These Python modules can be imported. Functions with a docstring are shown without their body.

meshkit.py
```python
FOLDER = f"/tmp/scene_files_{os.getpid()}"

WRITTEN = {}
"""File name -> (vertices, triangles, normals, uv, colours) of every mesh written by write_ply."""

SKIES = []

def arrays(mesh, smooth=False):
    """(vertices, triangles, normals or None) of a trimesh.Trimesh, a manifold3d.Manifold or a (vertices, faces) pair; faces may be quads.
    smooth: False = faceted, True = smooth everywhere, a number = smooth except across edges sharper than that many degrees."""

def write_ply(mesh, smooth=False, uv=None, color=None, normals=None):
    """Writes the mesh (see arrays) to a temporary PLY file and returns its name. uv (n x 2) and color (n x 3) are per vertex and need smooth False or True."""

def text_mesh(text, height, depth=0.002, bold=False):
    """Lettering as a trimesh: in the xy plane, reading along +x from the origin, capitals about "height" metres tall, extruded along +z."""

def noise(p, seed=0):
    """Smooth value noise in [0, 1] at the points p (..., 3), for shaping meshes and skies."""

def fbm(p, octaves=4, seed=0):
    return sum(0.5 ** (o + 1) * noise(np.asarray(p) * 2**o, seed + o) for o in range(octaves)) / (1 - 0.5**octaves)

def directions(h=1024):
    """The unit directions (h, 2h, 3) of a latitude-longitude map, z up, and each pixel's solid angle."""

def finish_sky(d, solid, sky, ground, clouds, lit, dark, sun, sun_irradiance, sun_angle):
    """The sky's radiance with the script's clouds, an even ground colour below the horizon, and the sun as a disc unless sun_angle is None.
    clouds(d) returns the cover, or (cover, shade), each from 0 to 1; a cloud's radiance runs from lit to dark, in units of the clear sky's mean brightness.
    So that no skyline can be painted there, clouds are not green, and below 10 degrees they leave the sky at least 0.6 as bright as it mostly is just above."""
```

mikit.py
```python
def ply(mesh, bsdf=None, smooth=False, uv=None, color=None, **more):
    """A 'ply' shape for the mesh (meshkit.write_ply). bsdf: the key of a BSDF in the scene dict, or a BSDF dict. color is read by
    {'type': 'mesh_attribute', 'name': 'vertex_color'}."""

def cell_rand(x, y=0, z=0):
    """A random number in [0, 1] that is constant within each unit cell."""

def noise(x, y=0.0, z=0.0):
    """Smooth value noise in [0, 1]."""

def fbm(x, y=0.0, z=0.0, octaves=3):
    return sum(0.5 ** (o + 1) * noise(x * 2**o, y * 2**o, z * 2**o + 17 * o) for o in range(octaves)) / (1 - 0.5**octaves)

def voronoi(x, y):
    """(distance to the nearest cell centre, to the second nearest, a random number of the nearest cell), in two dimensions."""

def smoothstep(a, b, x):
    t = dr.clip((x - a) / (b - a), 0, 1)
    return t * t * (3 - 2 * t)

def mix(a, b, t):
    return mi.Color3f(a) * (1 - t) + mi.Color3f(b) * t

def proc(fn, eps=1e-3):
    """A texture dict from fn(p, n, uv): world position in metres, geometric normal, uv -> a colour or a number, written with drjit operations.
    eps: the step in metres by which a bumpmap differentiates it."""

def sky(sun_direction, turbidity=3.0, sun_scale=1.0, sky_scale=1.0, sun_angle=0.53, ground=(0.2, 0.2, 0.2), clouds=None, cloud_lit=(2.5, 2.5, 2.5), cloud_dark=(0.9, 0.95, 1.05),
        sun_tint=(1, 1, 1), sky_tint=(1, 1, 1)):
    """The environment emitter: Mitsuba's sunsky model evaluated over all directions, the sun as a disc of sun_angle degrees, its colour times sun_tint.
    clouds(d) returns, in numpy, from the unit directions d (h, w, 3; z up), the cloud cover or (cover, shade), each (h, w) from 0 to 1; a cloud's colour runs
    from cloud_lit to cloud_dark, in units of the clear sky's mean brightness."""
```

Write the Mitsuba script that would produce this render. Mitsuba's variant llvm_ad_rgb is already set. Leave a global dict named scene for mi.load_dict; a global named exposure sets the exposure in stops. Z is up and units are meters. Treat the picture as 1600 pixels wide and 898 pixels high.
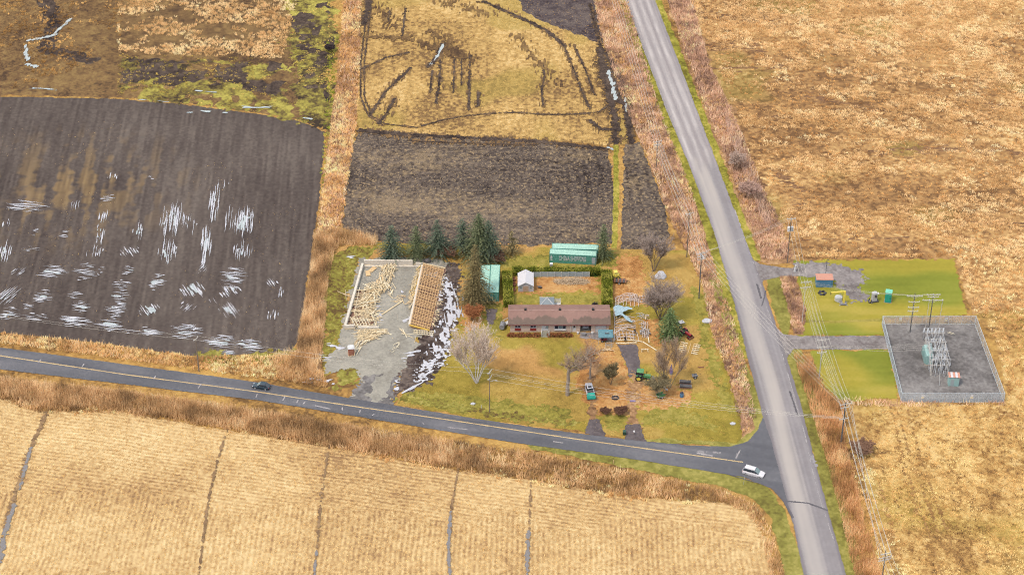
import math, random
import numpy as np
import trimesh, shapely
import mitsuba as mi, drjit as dr
import mikit, meshkit
from mikit import noise, fbm, smoothstep, mix, cell_rand
from mitsuba import ScalarTransform4f as T

scene, labels, place = {}, {}, {}
# ---------------------------------------------------------------- camera, sky, exposure
PITCH, FPX, DIST = math.radians(36.0), 3413.0, 560.0          # drone camera: tilt, focal length (in pixels of a 1600 px frame), distance
CAM = np.array([0.0, -DIST * math.cos(PITCH), DIST * math.sin(PITCH)])
scene['camera'] = {'type': 'perspective', 'fov': math.degrees(2 * math.atan(800 / FPX)), 'fov_axis': 'x', 'near_clip': 5.0, 'far_clip': 9000.0,
                   'to_world': T().look_at(origin=CAM.tolist(), target=[0, 0, 0], up=[0, 0, 1])}
scene['sky'] = mikit.sky((-0.35, -0.30, 0.80), turbidity=3, sun_scale=0.3, sun_angle=10, clouds=lambda d: 1.0, sun_tint=(1, 1.04, 1.1), cloud_lit=(1.62, 1.76, 1.90))
exposure = 3.4
GAIN = 2.3                                                     # how bright level ground of albedo 1 comes out in this light

rng = np.random.default_rng(7)
random.seed(7)

# ---------------------------------------------------------------- ground survey: a spot of the aerial photograph -> metres on the ground
def g(px, py, z=0.0):
    u, v = (np.asarray(px, float) - 800) / FPX, (449 - np.asarray(py, float)) / FPX
    dy, dz = math.cos(PITCH) + v * math.sin(PITCH), -math.sin(PITCH) + v * math.cos(PITCH)
    t = (z - CAM[2]) / dz
    return np.stack([u * t, CAM[1] + dy * t], -1)
def G(pts): return g(*np.array(pts, float).T)
def ppm(py): return 6.09 * (py + 2031) / 2480                  # photo pixels per metre at a row

def D(r, g_, b):                                              # surface colour from how bright it looks in this even light
    c = np.array([r, g_, b]) / 255.0
    return np.where(c <= 0.04045, c / 12.92, ((c + 0.055) / 1.055) ** 2.4) / GAIN
def C(r, g_, b): return mi.Color3f(*[float(x) for x in D(r, g_, b)])

# ---------------------------------------------------------------- scene entries
def numbered(k):
    if k not in scene and k not in place: return k
    n = 1
    while f'{k}_{n:03d}' in scene or f'{k}_{n:03d}' in place: n += 1
    return f'{k}_{n:03d}'
_count = {}
def fresh(k):
    n = _count.get(k, 0); _count[k] = n + 1
    return k if n == 0 else f'{k}_{n:03d}'
def thing(name, label, cat, loc=(0, 0), yaw=0.0, group=None, z=0.0):
    key = fresh(name)
    place[key] = (np.array([loc[0], loc[1], z], float), yaw)
    labels[key] = {'label': label, 'category': cat}
    if group: labels[key]['group'] = group
    return key
def _world(mb, key):
    loc, yaw = place[key]
    v, f = mb.arrays()
    c, s = math.cos(yaw), math.sin(yaw)
    return v @ np.array([[c, s, 0], [-s, c, 0], [0, 0, 1]]) + loc, f
def part(parent, name, mb, bsdf, label=None, smooth=False, color=None, kind=None):
    root = parent.split('__')[0]
    key = fresh(parent + '__' + name)
    scene[key] = mikit.ply(_world(mb, root), 'mat_' + bsdf, smooth=smooth, color=color)
    if label: labels[key] = {'label': label}
    if kind: labels.setdefault(key, {})['kind'] = kind
    return key
def single(name, mb, bsdf, label, cat, loc=(0, 0), yaw=0.0, group=None, z=0.0, smooth=False, kind=None):
    key = thing(name, label, cat, loc, yaw, group, z)
    scene[key] = mikit.ply(_world(mb, key), 'mat_' + bsdf, smooth=smooth)
    if kind: labels[key]['kind'] = kind
    return key
def struct(name, vf, bsdf, label=None, color=None, kind='structure'):
    key = fresh(name)
    scene[key] = mikit.ply(vf, 'mat_' + bsdf, color=color)
    labels[key] = {'kind': kind}
    if label: labels[key]['label'] = label
    return key
def stuff(name, vf, bsdf, label, cat, color=None):
    key = struct(name, vf, bsdf, label, color, 'stuff'); labels[key]['category'] = cat
    return key

# ---------------------------------------------------------------- mesh builder
BOXV = np.array([[x, y, z] for x in (-.5, .5) for y in (-.5, .5) for z in (-.5, .5)])
BOXF = np.array([[0, 1, 3], [0, 3, 2], [4, 6, 7], [4, 7, 5], [0, 4, 5], [0, 5, 1], [2, 3, 7], [2, 7, 6], [0, 2, 6], [0, 6, 4], [1, 5, 7], [1, 7, 3]])
class MB:
    def __init__(s): s.v, s.f, s.n = [], [], 0
    def add(s, v, f):
        v = np.asarray(v, float); s.v.append(v); s.f.append(np.asarray(f, int) + s.n); s.n += len(v); return s
    def mesh(s, m): return s.add(m.vertices, m.faces)
    def box(s, c, d, yaw=0.0):
        v = BOXV * np.array(d)
        if yaw: c_, s_ = math.cos(yaw), math.sin(yaw); v = v @ np.array([[c_, s_, 0], [-s_, c_, 0], [0, 0, 1]])
        return s.add(v + np.array(c), BOXF)
    def bar(s, a, b, w, h=None):
        a, b = np.array(a, float), np.array(b, float); h = h or w
        d = b - a; L = np.linalg.norm(d); d /= L
        x = np.cross(d, [0, 0, 1.0]); x = np.array([1.0, 0, 0]) if np.linalg.norm(x) < 1e-4 else x / np.linalg.norm(x)
        y = np.cross(d, x)
        return s.add((a + b) / 2 + BOXV[:, :1] * x * w + BOXV[:, 1:2] * y * h + BOXV[:, 2:] * d * L, BOXF)
    def tube(s, a, b, r, r1=None, n=8, cap=True):
        a, b = np.array(a, float), np.array(b, float); r1 = r if r1 is None else r1
        d = b - a; d /= np.linalg.norm(d) + 1e-9
        x = np.cross(d, [0, 0, 1.0]); x = np.array([1.0, 0, 0]) if np.linalg.norm(x) < 1e-4 else x / np.linalg.norm(x)
        y = np.cross(d, x); t = np.arange(n) * 2 * np.pi / n
        ring = np.cos(t)[:, None] * x + np.sin(t)[:, None] * y
        v = np.vstack([a + ring * r, b + ring * r1]); i = np.arange(n); j = (i + 1) % n
        f = [np.stack([i, j, j + n], 1), np.stack([i, j + n, i + n], 1)]
        if cap:
            v = np.vstack([v, a, b]); f += [np.stack([j, i, i * 0 + 2 * n], 1), np.stack([i + n, j + n, i * 0 + 2 * n + 1], 1)]
        return s.add(v, np.vstack(f))
    def path(s, pts, r, n=5):
        for a, b in zip(pts[:-1], pts[1:]): s.tube(a, b, r, r, n, True)
        return s
    def prism(s, poly, axis, lo, hi):
        """poly in the plane of the two other axes (order: x,z for axis y; y,z for axis x; x,y for axis z)"""
        p = shapely.Polygon(poly); p = shapely.geometry.polygon.orient(p)
        m = trimesh.creation.extrude_polygon(p, hi - lo, engine='earcut'); v = m.vertices.copy()
        if axis == 'z': v[:, 2] += lo; f = m.faces
        elif axis == 'y': v = np.stack([v[:, 0], lo + v[:, 2], v[:, 1]], 1); f = m.faces[:, ::-1]
        else: v = np.stack([lo + v[:, 2], v[:, 0], v[:, 1]], 1); f = m.faces
        return s.add(v, f)
    def ball(s, c, r, sub=2, sc=(1, 1, 1)):
        m = trimesh.creation.icosphere(sub, 1.0); return s.add(m.vertices * r * np.array(sc) + np.array(c), m.faces)
    def hull(s, pts):
        return s.mesh(trimesh.convex.convex_hull(np.asarray(pts, float)))
    def rbox(s, c, d, b=0.05):
        """box with chamfered edges"""
        h = np.array(d) / 2; p = []
        for x in (-1, 1):
            for y in (-1, 1):
                for z in (-1, 1):
                    q = np.array([x, y, z])
                    for k in range(3):
                        w = h - b; w[k] = h[k]; p.append(q * w)
        return s.hull(np.array(p) + np.array(c))
    def arrays(s): return np.vstack(s.v), np.vstack(s.f)

# ---------------------------------------------------------------- ragged ground sheets: the set where f(x, y) > 0, by marching triangles
def sdf_poly(P, X, Y):
    d = np.full(X.shape, 1e9); inside = np.zeros(X.shape, bool)
    for (x0, y0), (x1, y1) in zip(P, np.roll(P, -1, 0)):
        ex, ey = x1 - x0, y1 - y0; t = np.clip(((X - x0) * ex + (Y - y0) * ey) / (ex * ex + ey * ey + 1e-12), 0, 1)
        d = np.minimum(d, (X - x0 - t * ex) ** 2 + (Y - y0 - t * ey) ** 2)
        if y0 != y1: inside ^= ((y0 > Y) != (y1 > Y)) & (X < ex * (Y - y0) / ey + x0)
    return np.sqrt(d) * np.where(inside, 1, -1)
def dist_path(P, X, Y):
    d = np.full(X.shape, 1e9)
    for (x0, y0), (x1, y1) in zip(P[:-1], P[1:]):
        ex, ey = x1 - x0, y1 - y0; t = np.clip(((X - x0) * ex + (Y - y0) * ey) / (ex * ex + ey * ey + 1e-12), 0, 1)
        d = np.minimum(d, (X - x0 - t * ex) ** 2 + (Y - y0 - t * ey) ** 2)
    return np.sqrt(d)
def nfb(X, Y, s, seed=0, octaves=3): return meshkit.fbm(np.stack([X * s, Y * s, X * 0 + seed * 7.3], -1), octaves, seed)
def nn(X, Y, seed=0): return meshkit.noise(np.stack([X, Y, X * 0 + seed * 3.1], -1), seed)
def march(f, X, Y, z):
    ny, nx = f.shape; idx = np.arange(nx * ny).reshape(ny, nx)
    a, b, c, d = idx[:-1, :-1].ravel(), idx[:-1, 1:].ravel(), idx[1:, 1:].ravel(), idx[1:, :-1].ravel()
    tri = np.vstack([np.stack([a, b, c], 1), np.stack([a, c, d], 1)])
    F = f.ravel(); V = np.stack([X.ravel(), Y.ravel()], 1); s = F[tri] > 0; k = s.sum(1)
    full = tri[k == 3]; verts, faces, base = [V], [full], len(V)
    for want in (1, 2):
        t, st = tri[k == want], s[k == want]
        if not len(t): continue
        odd = np.argmax(st if want == 1 else ~st, 1); r = np.arange(len(t))
        p, q, w = t[r, odd], t[r, (odd + 1) % 3], t[r, (odd + 2) % 3]
        cut = lambda i, j: V[i] + (F[i] / (F[i] - F[j] + 1e-12))[:, None] * (V[j] - V[i])
        m1, m2 = cut(p, q), cut(p, w); n = len(t); i1, i2 = base + np.arange(n), base + n + np.arange(n)
        verts += [m1, m2]; base += 2 * n
        faces += [np.stack([p, i1, i2], 1)] if want == 1 else [np.stack([i1, q, w], 1), np.stack([i1, w, i2], 1)]
    v, fa = np.vstack(verts), np.vstack(faces)
    use, inv = np.unique(fa, return_inverse=True)
    v = v[use]; return np.column_stack([v, np.full(len(v), z * ZS)]), inv.reshape(-1, 3)
_z = [0.0]
ZS = 0.22                                                       # sheets lie 2 to 3 mm above one another
def up(): _z[0] += 0.012; return _z[0]
_seed = [0]
def grid(x0, y0, x1, y1, cell):
    return np.meshgrid(np.arange(x0, x1 + cell, cell), np.arange(y0, y1 + cell, cell))
def region(poly, amp=0.8, s=0.45, cell=0.6, z=None, world=False, holes=(), fine=0.9, speck=0.0):
    cell = min(cell, 0.5) if fine and amp > 0.3 else cell
    P = np.asarray(poly, float) if world else G(poly); _seed[0] += 1
    if speck: cell, amp = 0.36, max(amp, speck * 1.5)
    X, Y = grid(*(P.min(0) - amp - cell), *(P.max(0) + amp + cell), cell)
    f = sdf_poly(P, X, Y) + (nfb(X, Y, s, _seed[0]) - 0.5) * 2 * amp * 1.6 + (nfb(X, Y, 1.7, _seed[0] + 9, 2) - 0.5) * 2 * fine * amp
    if speck: f = sdf_poly(P, X, Y) / speck * 0.7 + (0.4 * nfb(X, Y, 0.5, _seed[0], 2) + 0.6 * nfb(X, Y, 1.6, _seed[0] + 5, 2) - 0.5) * 2.6
    for h in holes: f = np.minimum(f, h(X, Y))
    return march(f, X, Y, up() if z is None else z)
def strip(path, width, amp=0.3, s=0.6, cell=0.3, z=None, world=False, gaps=0.0):
    """ragged ribbon along a path; width a number or one per point"""
    P = np.asarray(path, float) if world else G(path); _seed[0] += 1; w = np.max(width)
    X, Y = grid(*(P.min(0) - w - amp - cell), *(P.max(0) + w + amp + cell), cell)
    if np.ndim(width):
        f = np.full(X.shape, -1e9)
        for (a, b, wa, wb) in zip(P[:-1], P[1:], width[:-1], width[1:]):
            e = b - a; t = np.clip(((X - a[0]) * e[0] + (Y - a[1]) * e[1]) / (e @ e), 0, 1)
            f = np.maximum(f, (wa + (wb - wa) * t) / 2 - np.hypot(X - a[0] - t * e[0], Y - a[1] - t * e[1]))
    else: f = width / 2 - dist_path(P, X, Y)
    f = f + (nfb(X, Y, s, _seed[0]) - 0.5) * 2 * amp * 1.6
    if gaps: f = f - np.maximum(0, (gaps - nfb(X, Y, 0.35, _seed[0] + 50)) * 8)
    return march(f, X, Y, up() if z is None else z)
def smear(path, width, dens=1.0, z=None, cell=0.26, world=False, rows=None, rough=1.7):
    """broken, speckled ribbon that thins out towards its edges; rows: direction the speckles are drawn out along"""
    P = np.asarray(path, float) if world else G(path); _seed[0] += 1; w = width * 0.62; k = _seed[0]
    X, Y = grid(*(P.min(0) - w * 1.3 - cell), *(P.max(0) + w * 1.3 + cell), cell)
    a, b = (X, Y) if rows is None else (X * rows[0] + Y * rows[1], Y * rows[0] - X * rows[1])
    nz = 0.35 * nfb(X, Y, 0.55, k, 2) + 0.65 * (nn(a * 0.55, b * 2.6, k) if rows is not None else nfb(X, Y, 1.9, k + 3, 2))
    f = 0.34 * dens - dist_path(P, X, Y) / w * 0.75 + (nz - 0.5) * rough
    return march(f, X, Y, up() if z is None else z)
def join(*ms):
    v, f, n = [], [], 0
    for a, b in ms: v.append(a); f.append(b + n); n += len(a)
    return np.vstack(v), np.vstack(f)
def scatter(poly, per_m2, world=False, keep=None):
    P = np.asarray(poly, float) if world else G(poly)
    a, b = P.min(0), P.max(0); n = int((b - a).prod() * per_m2)
    q = a + rng.random((n, 2)) * (b - a)
    ins = shapely.contains_xy(shapely.Polygon(P), q[:, 0], q[:, 1]); q = q[ins]
    if keep is not None: q = q[rng.random(len(q)) < keep(q[:, 0], q[:, 1])]
    return q
# ---------------------------------------------------------------- plants made of blades
def pick(cols, n, t=None):
    c = np.array([D(*x) for x in cols]); t = rng.random(n) if t is None else np.clip(t, 0, 1)
    x = t * (len(c) - 1); i = np.minimum(x.astype(int), len(c) - 2); w = (x - i)[:, None]
    return c[i] * (1 - w) + c[i + 1] * w
def blades(q, h, w, lean, cols, jitter=0.12, z=0.0, tone=None, k=1, spread=0.0, flop=0.0, boost=1.9):
    """k blades at each spot of q: triangles of height h (lo, hi), width w, leaning by up to lean metres"""
    n = len(q); N = n * k; c = pick(cols, n, tone) * boost
    c = np.repeat(c, k, 0) * (1 + (rng.random((N, 1)) - 0.5) * 2 * jitter)
    b = np.repeat(q, k, 0); hh = h[0] + rng.random(N) * (h[1] - h[0]); a = rng.random(N) * 2 * np.pi
    hh = hh * np.repeat(0.75 + 0.5 * rng.random(n), k)
    r = np.sqrt(rng.random(N)); off = np.stack([np.cos(a), np.sin(a)], 1)
    base = b + off * (r * spread)[:, None]; tip = base + off * (lean * (0.3 + 0.7 * r))[:, None]
    if flop: hh = hh * (1 - flop * r)
    a2 = rng.random(N) * np.pi; d = np.stack([np.cos(a2), np.sin(a2)], 1) * (w / 2) * (0.6 + 0.8 * rng.random(N))[:, None]
    v = np.empty((N, 3, 3)); v[:, 0, :2] = base - d; v[:, 1, :2] = base + d; v[:, 2, :2] = tip
    v[:, :2, 2] = z; v[:, 2, 2] = z + hh
    return v.reshape(-1, 3), np.arange(3 * N).reshape(-1, 3), np.repeat(np.clip(c, 0.005, 0.75), 3, 0)
def bushel(*bs):
    v, f, c, n = [], [], [], 0
    for a, b, d in bs: v.append(a); f.append(b + n); c.append(d); n += len(a)
    return (np.vstack(v), np.vstack(f)), np.vstack(c)
# ---------------------------------------------------------------- materials
def bsdf(name, d): scene['mat_' + name] = {'type': 'twosided', 'bsdf': d}; return name
def paint(name, rgb, rough=0.6, metallic=0.0, spec=0.4):
    return bsdf(name, {'type': 'principled', 'base_color': {'type': 'rgb', 'value': [float(x) for x in np.clip(D(*rgb), 0, 0.85)]}, 'roughness': rough, 'metallic': metallic, 'specular': spec})
def matte(name, tex): return bsdf(name, {'type': 'diffuse', 'reflectance': tex})
def ground(name, fn): return matte(name, mikit.proc(fn))
scene['mat_leaf'] = {'type': 'principledthin', 'base_color': {'type': 'mesh_attribute', 'name': 'vertex_color'}, 'roughness': 0.9, 'diff_trans': 0.9, 'spec_trans': 0.0, 'eta': 1.3}           # each blade, leaf and twig carries its own colour

def ramp(cols, t):
    c = [mi.Color3f(*[float(x) for x in D(*k)]) for k in cols]; t = dr.clip(t, 0, 1) * (len(c) - 1)
    out = c[0]
    for i in range(1, len(c)): out = out + (c[i] - c[i - 1]) * dr.clip(t - (i - 1), 0, 1)
    return out
def stretch(t, k): return dr.clip((t - 0.5) * k + 0.5, 0, 1)
def unit(a): a = np.array(a, float); return a / np.linalg.norm(a)
def soil(cols, s=(0.035, 0.3, 1.7), w=(0.30, 0.35, 0.35), k=2.2, row=None, seed=0.0):
    """mottled earth or turf; row = (direction along the rows, rows per metre, weight)"""
    def fn(p, n, uv):
        x, y = p.x + seed * 31.7, p.y - seed * 17.3
        t = w[0] * fbm(x * s[0], y * s[0], 0.0, 2) + w[1] * fbm(x * s[1], y * s[1], 3.0, 2)
        if row:
            (ux, uy), fr, a = row
            along, across = x * ux + y * uy, y * ux - x * uy
            wob = noise(x * 0.08, y * 0.08, 5.0) * 1.2
            t = t + a * noise(along * 0.22, across * fr + wob, 9.0) + (w[2]) * noise(along * s[2] * 0.5, across * s[2] * 1.6, 1.0)
        else: t = t + w[2] * fbm(x * s[2], y * s[2], 7.0, 2)
        return ramp(cols, stretch(t / (sum(w) + (row[2] if row else 0)), k))
    return fn

ROAD = unit(g(1160, 722) - g(0, 556)); FIELD = unit([0.0192, 1.0]); LOT = np.array([0.0, 1.0])
# wide base: dry grass
def fn_base(p, n, uv):
    t = 0.35 * fbm(p.x * 0.04, p.y * 0.04, 0.0, 2) + 0.3 * fbm(p.x * 0.35, p.y * 0.35, 2.0, 2) + 0.35 * fbm(p.x * 1.5, p.y * 1.5, 4.0, 2)
    return ramp([(120, 92, 62), (176, 136, 82), (206, 166, 100)], stretch(t, 2.4))
ground('dry_ground', fn_base)
# corn stubble: rows along the field, headland rows along the road
def fn_stubble(p, n, uv):
    head = smoothstep(-1.5, 1.5, (p.y - float(g(0, 760)[1])) + (p.x + 120) * 0.085 * 1.2 + (noise(p.x * 0.08, p.y * 0.08, 1.0) - 0.5) * 9)
    across_f, along_f = p.x - p.y * 0.0192, p.y
    across_r, along_r = p.y * float(ROAD[0]) - p.x * float(ROAD[1]), p.x * float(ROAD[0]) + p.y * float(ROAD[1])
    ac = dr.select(head > 0.5, across_r, across_f); al = dr.select(head > 0.5, along_r, along_f)
    pitch = 1.15
    row = 0.5 + 0.5 * dr.cos((ac + (noise(al * 0.12, ac * 0.05, 3.0) - 0.5) * 0.7) * 2 * math.pi / pitch)
    brk = noise(al * 0.55, ac * 0.9, 6.0)
    t = 0.44 + 0.5 * (fbm(p.x * 0.05, p.y * 0.05, 0.0, 2) - 0.5) + 0.34 * (row - 0.5) * (0.25 + 1.1 * brk) + 0.75 * (fbm(p.x * 1.6, p.y * 1.6, 2.0, 2) - 0.5) + 0.28 * (fbm(p.x * 0.3, p.y * 0.3, 4.0, 2) - 0.5)
    return ramp([(160, 126, 92), (200, 164, 116), (222, 190, 140), (238, 210, 162)], t + 0.03)
ground('stubble_soil', fn_stubble)
# left ploughed field
_pl = g(110, 290)
def fn_plough(p, n, uv):
    ac = p.x + p.y * 0.03
    r = noise(ac * 1.5, p.y * 0.12, 1.0)
    t = 0.30 + 0.34 * (r - 0.5) + 0.42 * (fbm(p.x * 0.045, p.y * 0.045, 0.0, 2) - 0.5) + 0.35 * (fbm(p.x * 1.4, p.y * 1.4, 2.0, 2) - 0.5)
    d = dr.sqrt(dr.square((p.x - float(_pl[0])) / 34) + dr.square((p.y - float(_pl[1])) / 30))
    straw = dr.clip(1.15 - d, 0, 1) * smoothstep(0.45, 0.72, 0.55 * noise(ac * 0.6, p.y * 0.10, 4.0) + 0.45 * fbm(p.x * 0.5, p.y * 0.5, 8.0, 2))
    c = ramp([(72, 63, 62), (102, 92, 88), (132, 121, 114)], t + 0.16)
    return c * (1 - straw * 0.5) + ramp([(150, 124, 90), (184, 152, 104)], r) * straw * 0.5
ground('plough_soil', fn_plough)
# middle ploughed field: worked in loops along its edges
_m0, _m1 = g(535, 385), g(962, 215); _mc, _mh = (_m0 + _m1) / 2, np.abs(_m1 - _m0) / 2
def fn_loops(p, n, uv):
    qx, qy = dr.abs(p.x - float(_mc[0])) - float(_mh[0]) * 0.62, dr.abs(p.y - float(_mc[1])) - float(_mh[1]) * 0.30
    d = dr.sqrt(dr.square(dr.maximum(qx, 0)) + dr.square(dr.maximum(qy, 0))) + dr.minimum(dr.maximum(qx, qy), 0)
    d = d + (noise(p.x * 0.06, p.y * 0.06, 2.0) - 0.5) * 3
    r = noise(d * 1.5, (p.x + p.y) * 0.10, 5.0)
    t = 0.44 + 0.34 * (r - 0.5) + 0.6 * (fbm(p.x * 0.045, p.y * 0.06, 0.0, 2) - 0.5) + 0.85 * (fbm(p.x * 1.5, p.y * 1.5, 2.0, 2) - 0.5)
    fleck = smoothstep(0.72, 0.86, noise(p.x * 2.3, p.y * 2.3, 12.0))
    strawy = 0.6 * smoothstep(0.55, 0.78, 0.7 * fbm(p.x * 0.06, p.y * 0.08, 31.0, 2) + 0.3 * noise(p.x * 1.2, p.y * 1.2, 3.0))
    fleck = dr.clip(fleck * 0.55 + strawy * 0.6, 0, 0.8) / 0.55
    return mix(ramp([(58, 51, 50), (88, 78, 74), (112, 100, 92), (140, 124, 110)], t + 0.02), C(176, 152, 120), fleck * 0.55)
ground('loop_soil', fn_loops)
ground('wet_soil', soil([(62, 54, 58), (92, 82, 84), (116, 104, 100)], s=(0.05, 0.5, 2.0), k=2.4))
# mown golden field
def fn_golden(p, n, uv):
    ac = p.x - p.y * 0.03
    t = 0.50 + 0.22 * (noise(ac * 1.6 + 2 * noise(p.x * 0.1, p.y * 0.1, 7.0), p.y * 0.16, 1.0) - 0.5) + 1.0 * (fbm(p.x * 0.06, p.y * 0.06, 0.0, 3) - 0.5) + 1.1 * (fbm(p.x * 1.2, p.y * 1.2, 2.0, 2) - 0.5)
    green = smoothstep(0.56, 0.72, fbm(p.x * 0.05, p.y * 0.05, 21.0, 2)) * 0.5
    return mix(ramp([(132, 104, 74), (180, 146, 94), (202, 166, 108), (222, 188, 132)], t - 0.03), C(172, 150, 82), green)
ground('golden_turf', fn_golden)
# old pasture on the right
def fn_pasture(p, n, uv):
    t = 0.42 + 0.55 * (fbm(p.x * 0.03, p.y * 0.07, 0.0, 2) - 0.5) + 0.55 * (fbm(p.x * 0.35, p.y * 0.55, 1.0, 2) - 0.5) + 0.55 * (fbm(p.x * 1.5, p.y * 1.5, 2.0, 2) - 0.5)
    t = t + 0.30 * smoothstep(0.52, 0.72, noise(p.x * 1.1, p.y * 1.3, 5.0)) * smoothstep(0.42, 0.62, fbm(p.x * 0.05, p.y * 0.12, 8.0, 2)) - 0.22 * smoothstep(0.55, 0.75, noise(p.x * 0.9, p.y * 0.9, 15.0))
    green = smoothstep(0.60, 0.74, fbm(p.x * 0.045, p.y * 0.06, 11.0, 2)) * 0.4
    return mix(ramp([(124, 94, 68), (172, 132, 90), (204, 164, 112), (232, 198, 144)], t), C(142, 132, 66), green)
ground('pasture_turf', fn_pasture)
def fn_meadow(p, n, uv):
    ac = p.x - p.y * 0.0192
    t = 0.50 + 0.6 * (fbm(p.x * 0.04, p.y * 0.03, 0.0, 2) - 0.5) + 0.8 * (fbm(p.x * 0.5, p.y * 0.4, 1.0, 2) - 0.5) + 0.9 * (fbm(p.x * 1.5, p.y * 1.5, 2.0, 2) - 0.5) + 0.2 * (noise(ac * 0.45, p.y * 0.04, 6.0) - 0.5)
    green = smoothstep(0.50, 0.70, fbm(p.x * 0.035, p.y * 0.05, 15.0, 2)) * 0.45
    return mix(ramp([(132, 102, 70), (180, 140, 88), (208, 170, 110), (226, 192, 134)], t), C(184, 164, 80), green)
ground('meadow_turf', fn_meadow)
# leaf strewn yard
_y1, _y2 = g(700, 640), g(1110, 560)
def fn_yard(p, n, uv):
    t = 0.5 + 0.55 * (fbm(p.x * 0.09, p.y * 0.09, 0.0, 2) - 0.5) + 0.5 * (fbm(p.x * 0.6, p.y * 0.6, 1.0, 2) - 0.5) + 0.4 * (fbm(p.x * 1.9, p.y * 1.9, 2.0, 2) - 0.5)
    east = smoothstep(18, 34, p.x + 0.35 * p.y + (noise(p.x * 0.1, p.y * 0.1, 3.0) - 0.5) * 10)
    green = dr.clip(smoothstep(0.40, 0.62, fbm(p.x * 0.07, p.y * 0.10, 9.0, 3)) * 0.85 + 0.55 * smoothstep(-30, -37, p.y + p.x * 0.17 + 2) , 0, 0.85)
    green = dr.clip(green + 0.35 * east, 0, 0.9)
    return mix(ramp([(160, 122, 74), (194, 150, 94), (212, 172, 114)], t), ramp([(116, 108, 48), (156, 142, 64), (184, 166, 84)], t), green)
ground('yard_turf', fn_yard)
ground('leaf_litter', soil([(156, 108, 66), (196, 144, 92), (214, 172, 118)], s=(0.08, 0.6, 2.2), k=2.2))
ground('green_turf', soil([(116, 108, 56), (152, 142, 70), (180, 164, 92)], s=(0.07, 0.5, 1.8), k=2.2))
ground('verge_turf', soil([(112, 104, 52), (154, 148, 66), (196, 176, 96)], s=(0.06, 0.45, 1.8), k=2.3))
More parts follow.
